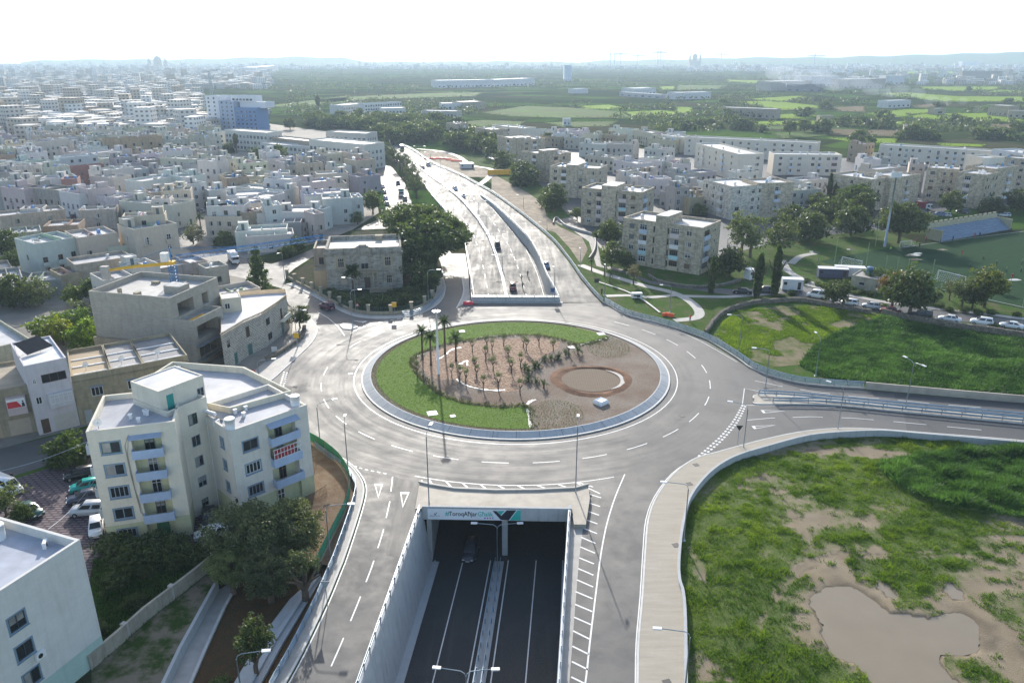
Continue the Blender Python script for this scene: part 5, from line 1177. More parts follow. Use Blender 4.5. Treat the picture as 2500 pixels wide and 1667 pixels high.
# --- old terrace along the left street
def street_house(A,B,H,depth,col,label,mat='wall_old',ops=None,par=.5,roofcol=(.3,.25,.18)):
    b=Bld('terraced_house',label,'house',A,B,H,0,'terraced houses on the left street');b.block(0,0,b.W,depth,-.2,H-par,col,mat,{'S':ops(b.W)if ops else[]},par,roofcol=roofcol);return b
BR=(.1,.06,.04)
p1=street_house(z1(cU,230,455),z1(cU,645,370),11.7,13,(.56,.52,.53),'tall pale pinkish house with white corner windows and a solar frame on its roof','wall',lambda W:[(W*.33,8.3,3.4,1.4,'win3',BR),(W*.12,8.5,.45,.9,'win',WH),(W*.1,5.1,.8,1.2,'win',WH),(W*.1,.1,1.1,2.4,'door',BR),(W*.42,.1,3.2,2.6,'garage',(.5,.47,.42))],.3,(.55,.56,.58))
q=MB();w_=p1.W;q.box(w_*.38,-.6,4.1,w_*.98,0,6.5);q.obj('bay_window',M['wall'],p1.root,False,(.55,.54,.55));inst('window',win_mesh(w_*.54,1.5,'glaz'),p1.root,(w_*.41,-.64,4.8),0,None,WH)
sol_=empty('solar_array',p1.world(1.2,4.5,11.45),p1.rz+.5,'large tilted solar panel frame on the pinkish roof','solar panel');q=MB();q._add([(0,0,.4),(4.6,0,.4),(4.4,3,1.8),(.2,3,1.8)],[(0,1,2,3),(3,2,1,0)]);q.obj('panel',M['glass'],sol_);q=MB()
for x in(.2,2.3,4.3):q.tube([(x,2.9,0),(x,2.9,1.75)],.04,5);q.tube([(x,.1,0),(x,.1,.4)],.04,5)
q.obj('support',M['white_paint'],sol_)
p0=street_house(z1(cU,-330,740),z1(cU,262,640),8.0,13,(.34,.29,.2),'old brown stone house with a red poster balcony left of the pinkish one','wall_old',lambda W:[(W*.55,.1,2.9,2.6,'garage',(.42,.34,.26)),(W*.28,.1,1.1,2.3,'door',(.4,.3,.2)),(W*.3,4.5,1.1,1.6,'shut',BR)])
q=MB();q.box(p0.W*.6,-.8,3.7,p0.W*.93,0,6.6);q.obj('closed_balcony',M['wall'],p0.root,False,(.52,.42,.4))
pos=empty('poster',p0.world(p0.W*.61,-.86,4.9),p0.rz,'red and white political poster on the closed balcony','poster');pw=p0.W*.31;q=MB();q.box(0,0,0,pw,.03,1.5);q.obj('sheet',M['white_paint'],pos)
q=MB();q.poly([(.03,-.01,.05),(pw*.8,-.01,.05),(pw*.55,-.01,1.1),(.03,-.01,1.1)]);q.obj('red_field',plain('poster_red',(.55,.03,.04),.6,.03),pos)
q=MB();q.poly([(pw*.78,-.012,.08),(pw*.96,-.012,.08),(pw*.93,-.012,.75),(pw*.8,-.012,.75)]);q.poly([(pw*.87+.12*math.cos(a),-.012,.95+.16*math.sin(a))for a in np.linspace(0,6.283,9)[:-1]]);q.obj('portrait',M['black'],pos)
for lab,a_,b_,wd_,rc in(('old weathered terrace house with brown roof strips, right of the pinkish one',(690,555),(1080,487),'win3',(.33,.25,.15)),('old terrace house with blue canopy over its window',(1080,487),(1400,428),'win',(.3,.28,.26)),('old terrace house with stained dark roof beside the concrete frame',(1400,428),(1830,345),'win',(.2,.2,.2))):
    t_=street_house(z1(cU,*a_),z1(cU,*b_),8.5,13.5,(.36,.31,.21),lab,'wall_old',lambda W:[(W*.42,4.5,W*.3,1.5,wd_,WH),(W*.15,.1,1.1,2.3,'door',(.35,.36,.36)),(W*.5,.1,W*.38,2.4,'garage',(.4,.4,.42))],.55,rc)
    q=MB();q.box(t_.W*.38,-.5,6.1,t_.W*.76,0,6.25);q.obj('canopy',M['panel'],t_.root,False,(.25,.28,.33));q=MB();q.box(-.05,-.22,7.3,t_.W+.05,0,7.55);q.obj('cornice',M['wall_old'],t_.root,False,(.3,.26,.18))
    for k in range(3):
        q=MB();q.box(.4,1.5+k*3.6,7.95,t_.W-.4,1.75+k*3.6,8.12);q.obj('roof_strip',M['white_paint'],t_.root)
    dish(*t_.world(t_.W*.4,3,7.95),'satellite dish on '+lab.split(' with')[0].replace('old','the old',1)+(' with canopy' if 'canopy' in lab else ' with stained roof' if 'stained' in lab else ' with brown roof'),1)
# back roofs behind the terrace
for i,(a_,b_,H,dp,c)in enumerate([((-300,330),(300,190),8.0,20,'sand'),((-300,130),(0,60),6,12,'sand')]):
    house(z1(cU,*a_),z1(cU,*b_),dp,H,c,'long old roof with mossy brown strips behind the pinkish house' if i==0 else 'low old roof at the left edge beyond the mossy strips','wall_old',seed=70+i,stair=False,tanks=0)
# --- concrete frame under construction
CON=(.42,.39,.33)
b=Bld('unfinished_building','bare grey concrete block building under construction with open floors and a crane','building',z1(cT,640,600),z1(cT,1290,318),13.45)
W=b.W;dpt=math.dist(P(*z1(cT,135,345),13.45)[:2],P(*z1(cT,640,600),13.45)[:2]);bb=(0,0,W,dpt)
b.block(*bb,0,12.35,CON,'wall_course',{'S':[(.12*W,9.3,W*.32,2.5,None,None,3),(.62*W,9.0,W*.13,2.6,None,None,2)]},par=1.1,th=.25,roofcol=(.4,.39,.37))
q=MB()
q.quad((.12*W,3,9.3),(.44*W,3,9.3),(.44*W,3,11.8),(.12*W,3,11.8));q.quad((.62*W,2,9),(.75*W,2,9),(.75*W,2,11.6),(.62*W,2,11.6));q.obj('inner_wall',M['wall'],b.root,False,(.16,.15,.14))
d0=4.2
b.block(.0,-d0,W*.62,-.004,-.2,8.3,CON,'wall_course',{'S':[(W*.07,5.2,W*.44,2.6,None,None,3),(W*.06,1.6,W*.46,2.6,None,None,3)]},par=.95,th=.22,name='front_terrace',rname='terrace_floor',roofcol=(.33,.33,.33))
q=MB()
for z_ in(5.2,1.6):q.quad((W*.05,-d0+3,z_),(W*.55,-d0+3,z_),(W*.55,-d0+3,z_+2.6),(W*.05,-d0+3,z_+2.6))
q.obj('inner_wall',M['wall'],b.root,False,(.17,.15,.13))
b.block(W*.62+.004,-2.2,W*.98,-.008,0,6.9,CON,'wall_block',{'S':[(W*.06,3.6,W*.2,2.3,None,None,1.5)]},par=.9,name='side_terrace',rname='terrace_floor',roofcol=(.33,.33,.33))
b.block(W*.36,dpt*.1,W*.56,dpt*.3,12.354,13.9,CON,'wall_course',{},par=.0,name='lift_head',rname='lift_roof',roofcol=(.5,.48,.44))
q=MB();q.box(-.08,-.06,9.0,W+.05,dpt,9.22);q.box(-.08,-d0-.06,4.6,W*.63,dpt,4.82);q.obj('floor_slab',M['concrete'],b.root);q=MB();q.box(-.5,.5,-.2,-.003,dpt+.5,4.2);q.box(-.8,.5,-.2,-.5,dpt*.8,3.0);q.obj('old_party_wall',M['limestone'],b.root)
for x_,y_,w_,d_,h_ in((W*.15,dpt*.5,1.2,.9,.7),(W*.7,dpt*.6,.9,1.5,.5),(W*.75,dpt*.3,1.6,.5,.4),(W*.2,dpt*.75,.6,.6,1.0)):q=MB();q.box(x_,y_,12.36,x_+w_,y_+d_,12.36+h_);tag(q.obj('block_pallet',M['limestone'],None,False,None,b.root.location,b.rz),'stack of building blocks '+('at the left parapet' if x_<W*.3 and h_<.9 else 'in the back corner' if h_>.9 else 'right of the lift head' if w_<1 else 'at the right parapet')+' of the unfinished roof','building blocks','block stacks on the unfinished roof')
q=MB()
for k in range(5):
    x=.05*W+k*W*.13;q.tube([(x,-d0-1.1,-.1),(x,-d0-1.1,5.4)],.04,5)
for z_ in(1.4,2.4,4.2,5.2):q.tube([(-.2,-d0-1.1,z_),(W*.7,-d0-1.1,z_)],.035,5)
q.box(-.2,-d0-1.2,1.35,W*.7,-d0-.1,1.42);q.box(-.2,-d0-1.2,4.15,W*.7,-d0-.1,4.22)
sc_=q.obj('scaffold',M['steel'],None,False,None,b.root.location,b.rz);tag(sc_,'steel scaffold with plank decks in front of the concrete frame','scaffold')
q=MB()
for k in range(6):q.box(W*.1+.3*(k%2),-3.3+.25*k,8.32+.1*(k%3),W*.42,-3.1+.25*k,8.42+.1*(k%3))
tag(q.obj('timber_stack',M['yellow'],None,False,None,b.root.location,b.rz),'stack of yellow planks on the open terrace','planks')
q=MB()
for k in range(5):q.box(.9+.35*k,1.2,12.37,1.15+.35*k,3.6,12.5+.06*(k%2))
tag(q.obj('timber_stack',M['yellow'],None,False,None,b.root.location,b.rz),'yellow boards lying on the unfinished roof','planks')
# tower crane
base=P(*z1(cT,708,390),12.4);cr_=empty('tower_crane',base,0,'small tower crane with blue mast and lattice jib and yellow counter jib','crane')
bl=plain('crane_blue',(.04,.2,.42),.45,.08,3)
def lattice(q,a,b_,w,n,r=.06):
    a=Vector(a);b_=Vector(b_);t=(b_-a).normalized();s1=t.cross(Vector((0,0,1)))if abs(t.z)<.9 else Vector((1,0,0));s1.normalize();s2=t.cross(s1)
    C=[(s1*sx+s2*sy)*w/2 for sx,sy in((1,1),(-1,1),(-1,-1),(1,-1))]
    for c in C:q.tube([a+c,b_+c],r,4)
    for i in range(n):
        p,p2=a.lerp(b_,i/n),a.lerp(b_,(i+1)/n)
        for k in range(4):q.tube([p+C[k],p2+C[(k+1)%4]],r*.6,3,0,False);q.tube([p+C[k],p+C[(k+1)%4]],r*.6,3,0,False)
mt_=PY(*z1(cT,680,130),base[1]);mh=mt_[2]-base[2]
q=MB();lattice(q,(0,0,-.2),(0,0,mh),1.15,6,.07);q.obj('mast',bl,cr_)
jt=PY(*z1(cE,655,484),172.0);jl=(jt[0]-base[0],jt[1]-base[1],jt[2]-base[2])
hd=Vector((jl[0],jl[1],0)).normalized()
q=MB();lattice(q,(hd.x*1,hd.y*1,mh+1.0),(jl[0],jl[1],mh+1.3),.95,24,.055);q.obj('jib',bl,cr_)
q=MB();q.tube([(0,0,mh),(-hd.x*6.4-.3,-hd.y*6.4,mh+.35),(-hd.x*12.5,-hd.y*12.5,mh+.35)],[.35,.32,.28],4);q.box(-.7,-.7,mh-.1,.7,.7,mh+.5);q.obj('counter_jib',M['yellow'],cr_)
q=MB();q.box(-1.9,-.6,mh+.4,-.5,.6,mh+2.2);q.obj('cab',M['white_paint'],cr_)
q=MB();q.box(-hd.x*12-.9,-hd.y*12-.5,mh-1.4,-hd.x*12+.5,-hd.y*12+.5,mh+1.2);q.obj('counterweight',M['concrete'],cr_)
q=MB();q.tube([(0,0,mh),(0,0,mh+3.2)],.14,5);q.tube([(0,0,mh+3.1),(jl[0]*.45,jl[1]*.45,mh+1.6)],.04,4);q.tube([(0,0,mh+3.1),(-hd.x*11,-hd.y*11,mh+.6)],.04,4);q.obj('tie_bar',bl,cr_)
# --- rusticated corner house
RU=(.46,.43,.37)
pf=[P(*z1(cT,*p),7.6)for p in((1335,1095),(1650,905),(1900,795),(2120,650),(2235,560))]
cb=empty('corner_house',(pf[0][0],pf[0][1],0),0,'grey and white rusticated stone corner house with balustrade roof, beside the pavement','house')
off=Vector((pf[0][0],pf[0][1],0))
bk=[Vector(P(*z1(cT,*p),7.6))-off for p in((2215,470),(1990,480),(1500,520),(1340,640))]
fr=[Vector((p[0],p[1],0))-off for p in pf]
opsF=[[(1.6,4.2,1.0,1.4,'win'),(3.5,.1,1.1,2.3,'door')],[(.25,3.9,1.0,2.2,'shut'),(.3,.1,1.2,2.3,'door')],[(1.2,4.2,1.6,1.5,'win'),(1.4,1.0,1.8,1.4,'win')],[(.5,3.5,1.0,2.3,'shut'),(.4,.1,1.3,2.6,'door')]]
q=MB()
for i in range(len(fr)-1):
    a,c=fr[i],fr[i+1];L=(c-a).length;t=(c-a)/L;nrm=Vector((-t.y,t.x,0));fn=lambda u,d,z,a=a,t=t,nrm=nrm:tuple(a+t*u+nrm*d+Vector((0,0,z)))
    o_=[o for o in opsF[i]if o[0]+o[2]<L-.1];grid_face(q,fn,L,0,6.9,o_)
    for o in o_:inst(WN[o[4]],win_mesh(o[2],o[3],o[4]),cb,fn(o[0],.02,o[1]),math.atan2(t.y,t.x),None,(.07,.05,.04)if o[4]!='door' else(.06,.15,.14))
q.obj('wall',M['wall_rustic'],cb,False,RU);allp=fr+bk
q=MB()
for a,c in zip([fr[-1]]+bk,bk+[fr[0]]):q.quad((a.x,a.y,0),(c.x,c.y,0),(c.x,c.y,7.5),(a.x,a.y,7.5));q.quad((c.x,c.y,6.5),(a.x,a.y,6.5),(a.x,a.y,7.5),(c.x,c.y,7.5))
q.obj('side_wall',M['wall'],cb,False,(.56,.5,.4));q=MB();q.poly([(p.x,p.y,6.6)for p in allp]);q.obj('roof',M['roof'],cb,False,(.46,.46,.47))
bal=MB()
for i in range(len(fr)-1):
    a,c=fr[i],fr[i+1];L=(c-a).length;n=int(L/.35);t=(c-a)/L;nn=Vector((-t.y,t.x,0))*.22
    for z0_,z1_ in((6.9,7.05),(7.5,7.65)):bal._add([tuple(v)for v in(a+Vector((0,0,z0_)),c+Vector((0,0,z0_)),c+nn+Vector((0,0,z0_)),a+nn+Vector((0,0,z0_)),a+Vector((0,0,z1_)),c+Vector((0,0,z1_)),c+nn+Vector((0,0,z1_)),a+nn+Vector((0,0,z1_)))],[(3,2,1,0),(4,5,6,7),(0,1,5,4),(1,2,6,5),(2,3,7,6),(3,0,4,7)])
    for k in range(n):p=a+t*(L*(k+.5)/n)+nn*.5;bal.cyl(p.x,p.y,7.05,7.5,.07,.09,5)
bal.obj('balustrade',M['limestone'],cb)
t=(fr[4]-fr[3]).normalized();q=MB();q.box(-.6,-1.2,0,3.4,-.02,.15);q.box(-.6,-1.2,.15,3.4,-1.05,1.0);q.box(3.25,-1.05,.15,3.4,-.02,1.0);q.obj('balcony',M['panel'],cb,False,(.6,.57,.48),tuple(fr[3]+Vector((0,0,3.3))),math.atan2(t.y,t.x))
hb=Bld('roof_room',None,None,P(*z1(cT,1345,620),9.6),P(*z1(cT,1610,590),9.6),pixels=False);hb.root.parent=cb;hb.root.matrix_parent_inverse=Matrix.Translation(-off)
hb.block(0,0,hb.W,4.5,6.604,9.5,(.6,.54,.42),'wall',{'S':[(.5,7.4,1.0,1.2,'win',WH)]},par=.15,roofcol=(.5,.5,.5))
house(z1(cT,1320,560),z1(cT,1880,455),7,6.3,'cream','low white roofed house with balustrade behind the corner house',seed=41,stair=False,tanks=0,par=.9)
# --- the villa
VS=(.36,.34,.29)
b=villa=Bld('villa','old two storey stone villa with cornice, arched window heads and central pediment','villa',z1(cV,410,690),z1(cV,1880,640),10.85)
W=b.W;vb=(0,0,W,15);fx=lambda x:(x-430)/(1870-430)*W
vo=[(fx(655),6.0,1.5,2.3,'win3',(.5,.44,.36)),(fx(1540),6.0,1.5,2.3,'win3',(.5,.44,.36)),(fx(1555),1.5,1.4,2.1,'win3',(.5,.44,.36)),(fx(1085),5.3,1.9,3.3,'pdoor',(.42,.38,.33)),(fx(690),1.5,1.4,2.1,'shut',(.42,.36,.28)),(fx(1130),.4,1.5,2.8,'door',(.06,.05,.04))]
b.block(*vb,-.2,9.7,VS,'wall_stone',{'S':vo},par=1.1,th=.55,roofcol=(.55,.50,.43))
q=MB();q.box(-.35,-.4,9.35,W+.35,-.002,9.75);q.box(-.25,-.22,9.0,W+.25,-.003,9.35);q.box(-.1,-.12,4.75,W+.1,-.004,4.98);q.obj('cornice',M['wall_stone'],b.root,False,(.3,.28,.24))
for(u,z0_,w,h)in((fx(655),6.0,1.5,2.3),(fx(1540),6.0,1.5,2.3)):
    q=MB();q.box(u-.5,-.12,z0_-.2,u,-.004,z0_+h+.2);q.box(u+w,-.12,z0_-.2,u+w+.5,-.004,z0_+h+.2);q.box(u-.65,-.3,z0_-.45,u+w+.65,-.004,z0_-.2)
    for k in range(8):
        a0_,a1_=math.pi*k/8,math.pi*(k+1)/8;cx=u+w/2;r1,r2=w/2+.2,w/2+.55;zz=z0_+h+.2
        q._add([(cx+r1*math.cos(a0_),-.12,zz+.62*r1*math.sin(a0_)),(cx+r2*math.cos(a0_),-.12,zz+.62*r2*math.sin(a0_)),(cx+r2*math.cos(a1_),-.12,zz+.62*r2*math.sin(a1_)),(cx+r1*math.cos(a1_),-.12,zz+.62*r1*math.sin(a1_))],[(0,1,2,3)])
    q.obj('window_surround',M['limestone'],b.root)
q=MB();q.box(fx(1555)-.4,-.25,3.75,fx(1555)+1.8,-.004,3.95);q.box(fx(690)-.4,-.25,3.75,fx(690)+1.8,-.004,3.95);q.obj('lintel',M['limestone'],b.root)
q=MB();q.box(fx(1010),-.25,5.0,fx(1060),-.004,9.0);q.box(fx(1225),-.25,5.0,fx(1275),-.004,9.0);q.box(fx(990),-.45,9.76,fx(1285),.1,11.0)
cx=fx(1137);q.prism([(cx-1.5,-.4),(cx+1.5,-.4),(cx+1.5,.1),(cx-1.5,.1)],11.0,11.35);q.prism([(cx-1,-.4),(cx+1,-.4),(cx+1,.1),(cx-1,.1)],11.35,11.65);q.obj('pediment',M['wall_stone'],b.root,False,(.34,.31,.26))
q=MB();q.box(fx(1010),-1.5,4.7,fx(1400),-.13,4.95)
for k in range(16):q.cyl(fx(1010)+.1+k*.33,-1.42,4.95,5.65,.07,.09,6)
q.box(fx(1010),-1.52,5.65,fx(1400),-1.3,5.8)
for x in(1300,1390):q.cyl(fx(x),-1.2,-.2,4.7,.2,.18,10)
q.obj('balcony',M['limestone'],b.root)
q=MB()
for k in range(22):q.cyl(fx(1230)+k*.26,-2.6-.35*math.sin(k/21*3.14),.3,1.0,.07,.09,6)
q.box(fx(1225),-2.75,1.0,fx(1660),-2.45,1.15);q.box(fx(1225),-3.2,-.2,fx(1660),-.05,.3);q.obj('terrace',M['limestone'],b.root)
b.block(-3.4,6,-.004,15.5,-.2,8.7,(.4,.33,.25),'wall_old',{'S':[(1.2,5.5,1.2,1.8,'win',BR)]},par=1.0,th=.4,name='side_wing',rname='side_roof',roofcol=(.35,.32,.28))
b.block(-3.2,1.2,-.008,5.99,-.2,4.8,(.46,.33,.2),'wall',{},par=.2,name='annex',rname='annex_terrace',roofcol=(.33,.3,.26));q=MB()
for k in range(10):q.cyl(-3.05+k*.32,1.3,5.0,5.6,.07,.09,6)
q.box(-3.2,1.2,5.6,-.01,1.42,5.75);q.obj('balustrade',M['limestone'],b.root)
q=MB();q.box(fx(1370),12.4,9.7,fx(1500),13.9,11.0);q.box(fx(1360),12.3,11.0,fx(1510),14,11.1);q.obj('chimney',M['limestone'],b.root)
# garden wall and railing round the villa
vkp=offset(catmull([p+(0,)for p in plan([(698,680),(728,697),(766.7,716),(808,739),(844,757),(876.8,767),(927,770.5),(984,767.5),(1020,757),(1052,740),(1066,722)])],4),.3)
gw=empty('garden_wall',(0,0,0),0,'low stone garden wall with green railings and piers round the villa','garden wall')
q=MB();q.strip(zset(vkp,0),zset(vkp,.75));ib=offset(vkp,.3);q.strip(zset(vkp,.75),zset(ib,.75));q.strip(zset(ib,.75),zset(ib,0));q.obj('base_wall',M['limestone'],gw)
pr=MB();pr.box(-.35,-.35,0,.35,.35,2.2);pr.box(-.45,-.45,2.2,.45,.45,2.4);prm=pr.mesh('pier',M['limestone'])
for p in resample(offset(vkp,.15),5.2):inst('pier',prm,gw,(p[0],p[1],0))
br=MB();br.box(-.02,-.02,.75,.02,.02,1.85);brm=br.mesh('bar',plain('railing_green',(.08,.16,.12),.5,.1))
for p in resample(offset(vkp,.15),.42)[:280]:inst('railing_bar',brm,gw,(p[0],p[1],0))
q=MB();q.tube(zset(offset(vkp,.15),1.8),.03,4);q.tube(zset(offset(vkp,.15),.95),.03,4);q.obj('rail',brm.materials[0],gw)
sheet('villa_garden',[p[:2]for p in ib]+plan([(1088,690),(1075,640),(1050,600),(975,560),(870,565),(780,622),(705,672)]),grass_ground('garden_ground',(.012,.03,.01),(.03,.055,.018),(.06,.045,.03),.4),.05)
# ------------------------------------------------------------------ limestone apartment blocks on the right
LS=(.55,.46,.34);LSD=(.48,.405,.30);LSW=(.64,.59,.50)
def apt(A,B,depth,H,label,col=LS,mat='wall_stone',cols=None,sidecols=None,fl=3.0,tower=None,seed=0,par=.7,roofbit=True,roofcol=(.5,.49,.47),z=0.0,wcols=None):
    b=Bld('apartment_block',label,'apartment block',A,B,H,z,'limestone apartment blocks right of the ramp');W=b.W;g=random.Random(seed);nf=int((H-par)/fl);top=H-par
    def mk(cols_,W_,face):
        o=[]
        for c in cols_ or[]:
            k,u,w=c[0],c[1]*W_,c[2]
            for f in range(nf):
                zf=top-(nf-f)*fl
                if k=='w':o.append((u,zf+.95,w,1.35,g.choice(['win','win','win3','shut']),g.choice([(.6,.6,.6),(.55,.5,.45),(.15,.1,.06),(.12,.13,.14)])))
                elif k=='s':o.append((u,zf+1.3,w,.7,'win1',(.5,.5,.5)))
                elif k=='t':o.append((u,zf+.7,w,1.7,'win1',(.15,.1,.06)))
                elif k=='b':o.append((u,zf+1.0,w,1.5,'glaz',g.choice([(.6,.6,.6),(.14,.09,.05),(.25,.26,.28)])))
                elif k=='d':o.append((u,zf+.1,w,2.1,'pdoor',(.5,.5,.5)))
        return o
    S,E_,W_=mk(cols,W,'S'),mk(sidecols,depth,'E'),mk(wcols,depth,'W')
    b.block(0,0,W,depth,-.3,top,col,mat,{'S':S,'E':E_,'W':W_},par=par,th=.3,roofcol=roofcol)
    for face,L,cl in(('S',W,cols),('E',depth,sidecols),('W',depth,wcols)):
        for c in cl or[]:
            for f in range(nf):
                zf=top-(nf-f)*fl;fn=b.ffn((0,0,W,depth),face);u=c[1]*L
                if c[0]=='b':
                    q=MB();p=[fn(u-.12,-.35,zf-.1),fn(u+c[2]+.12,-.35,zf-.1),fn(u+c[2]+.12,-.001,zf-.1),fn(u-.12,-.001,zf-.1)];p2=[(a[0],a[1],zf+1.0)for a in p]
                    q._add(p+p2,[(3,2,1,0),(4,5,6,7),(0,1,5,4),(1,2,6,5),(2,3,7,6),(3,0,4,7)]);q.obj('balcony_panel',M['panel'],b.root,False,g.choice([(.66,.65,.63),(.66,.66,.66),(.6,.48,.36),(.45,.52,.6),(.62,.52,.5),(.42,.6,.62)])if f else(.5,.42,.3))
                elif c[0]=='d':b.balcony((0,0,W,depth),face,u-.5,zf,c[2]+1.0,.9,.95,g.choice([(.64,.63,.62),(.62,.6,.56),(.55,.6,.66)]),open_=g.random()<.25)
    if tower:
        u,w,d,h,tcol=tower;b.block(u*W,-.35,u*W+w,d,-.3,H+h,tcol,mat,{'E':[(.8,H+.2,.9,2.0,'door',(.1,.25,.3))]if h>2 else[]},par=.0,th=.2,name='stair_tower',rname='tower_roof',roofcol=(.56,.55,.53))
    if roofbit:
        for i in range(g.randint(3,6)):inst('water_tank',tank_mesh(),b.root,(g.uniform(1,W-1),g.uniform(1.2,depth-1),top+.01),g.random()*3,g.uniform(.8,1.1),g.choice([(.7,.7,.7),(.7,.7,.7),(.15,.3,.45),(.5,.5,.5)]))
    return b
cX=cF
apt(z1(cF,1080,440),z1(cF,1735,525),12.5,13.0,'nearest dark streaked limestone block with a stair tower and red diamond',LSD,cols=[('w',.09,1.5),('b',.225,2.2),('t',.40,.5),('t',.575,.6),('b',.62,2.4),('w',.81,1.6)],sidecols=[('b',.12,3.4),('s',.68,.9)],tower=(.43,3.6,9,1.9,LSD),seed=1)
apt(z1(cF,740,195),z1(cF,1240,235),13,13.0,'limestone block with tall plain tower behind the streaked one',LSD,cols=[('w',.1,1.5),('b',.26,2.2),('t',.56,.6),('b',.63,2.4),('w',.82,1.5)],sidecols=[('b',.1,3.4),('w',.6,1.2)],tower=(.34,5.2,9,1.4,LS),seed=2)
apt(z1(cF,480,18),z1(cF,880,40),13,12.6,'sand coloured limestone block left of the tall trees by the dirt track',LS,cols=[('w',.08,1.5),('b',.24,2.0),('t',.55,.6),('w',.6,1.5),('w',.84,1.5)],sidecols=[('w',.1,2.2),('w',.5,1.8)],tower=(.34,5.0,9,1.0,LS),seed=3)
apt(z1(cB,1310,745),z1(cB,1500,770),14,12.8,'limestone block beside the round dark trees',LSD,cols=[('w',.12,1.4),('b',.4,2.2),('w',.75,1.4)],sidecols=[('b',.2,2.5),('w',.6,1.5)],tower=(.62,4,9,1.6,LSD),seed=4)
apt(z1(cB,1145,640),z1(cB,1300,668),16,13,'limestone block with dark tower near the wooded bend',LSD,cols=[('w',.15,1.4),('b',.45,2.2)],sidecols=[('w',.2,1.8),('b',.5,2.4)],tower=(.7,4.5,9,.8,LSD),seed=5)
apt(z1(cB,1108,568),z1(cB,1330,590),10,12.5,'white top floored block among the far limestone blocks',LSW,'wall',cols=[('w',.1,1.4),('w',.5,1.6)],seed=6)
apt(z1(cB,995,585),z1(cB,1110,600),12,13,'narrow dark limestone block half hidden in the wood',LSD,cols=[('w',.2,1.4),('b',.55,2.2)],seed=7)
apt(z1(cB,862,560),z1(cB,950,555),12,12.5,'farthest limestone block with white room on top at the wood edge',LSD,cols=[('w',.25,1.4),('w',.65,1.4)],seed=8)
# right group (crop C)
apt(z1(cC,187,935),z1(cC,385,985),14.5,12.0,'pale block with white balconies, left half of the twin by the olive trees',LSW,cols=[('w',.1,1.3),('w',.36,1.1),('d',.62,1.6)],sidecols=[('w',.12,1.7),('w',.58,1.2),('w',.78,1.2)],seed=11)
apt(z1(cC,552,962),z1(cC,800,955),12,12.6,'stone block with central white balconies, right half of the twin by the olive trees',LS,'wall_stone',cols=[('d',.5,1.3)],sidecols=[('w',.4,1.4)],seed=12)
apt(z1(cC,665,765),z1(cC,1125,770),12,10.2,'long cream block behind the twin stone blocks',LSW,'wall_block',cols=[('w',.08,1.5),('d',.24,1.3),('w',.36,1.7),('w',.56,1.5),('d',.66,1.3),('w',.78,1.7),('b',.86,2.6)],seed=13,fl=2.9)
apt(z1(cC,135,690),z1(cC,425,765),13,12.6,'long cream block seen from its corner with a blank stone end',LSW,'wall_block',cols=[('w',.08,1.2),('d',.2,1.4),('w',.36,1.2),('w',.5,1.2),('d',.66,1.4),('w',.85,1.3)],sidecols=[('w',.68,1.9)],seed=14)
apt(z1(cC,62,648),z1(cC,960,690),11,10.5,'longest cream block at the back with many roof rooms',LSW,'wall_block',cols=[('w',.03,1.3),('d',.12,1.3)]+[(('d' if i%3==1 else 'w'),.3+i*.064,1.4)for i in range(11)],seed=15)
apt(z1(cC,1045,895),z1(cC,1330,935),14,12.2,'stone block behind the cypress pair, seen from its corner',LS,cols=[('w',.2,1.3),('w',.5,1.2)],sidecols=[('w',.3,1.2),('w',.6,1.2)],seed=16)
apt(z1(cC,1462,925),z1(cC,1660,900),13,12.4,'stone block with blue tinted balcony bay behind the floodlight mast',LS,cols=[('d',.5,1.4)],seed=17)
apt(z1(cC,1700,855),z1(cC,1918,868),13,13.4,'brown stone block left of the orange balcony block',LS,cols=[('w',.12,1.7),('w',.52,1.1),('w',.74,1.1)],seed=18)
apt(z1(cC,1905,885),z1(cC,2100,905),13,13.2,'stone block with one orange balcony above white ones',LS,cols=[('b',.28,2.2)],sidecols=[('w',.1,1.1),('w',.3,1.1),('w',.55,1.1),('w',.8,1.1)],seed=19)
apt(z1(cC,2165,865),z1(cC,2318,842),12,13.2,'stone block at the right behind the dark tree, white balconies',LS,cols=[('d',.55,1.5)],seed=20)
apt(z1(cC,1377,700),z1(cC,2130,745),11,10.0,'long cream block on the right with paired small windows',LSW,'wall_block',cols=[('w',.03,1.3),('d',.1,1.3),('w',.19,1.3),('d',.25,1.3),('w',.31,1.3),('w',.37,1.3),('w',.46,1.3),('d',.54,1.3),('w',.62,1.3),('d',.69,1.3),('w',.76,1.3),('w',.84,1.3)],seed=21)
apt(z1(cC,2138,730),z1(cC,2420,770),14,12.5,'white flat block at the right edge of the estate',(.6,.6,.6),'wall',cols=[('w',.2,1.4),('b',.45,2.2),('w',.75,1.4)],seed=22)
apt(z1(cC,1960,770),z1(cC,2085,790),10,15.6,'cream stair tower house above the orange balcony block',LSW,'wall',seed=23,roofbit=False)
apt(z1(cC,2215,785),z1(cC,2420,800),12,13.6,'tan stone block with dark balconies near the right edge',(.5,.44,.34),cols=[('b',.2,2.2),('w',.6,1.4)],seed=24)
apt(z1(cC,-100,640),z1(cC,50,650),12,9.5,'cream house row end left of the longest cream block',LSW,'wall',cols=[('w',.3,1.3),('w',.7,1.3)],seed=25)
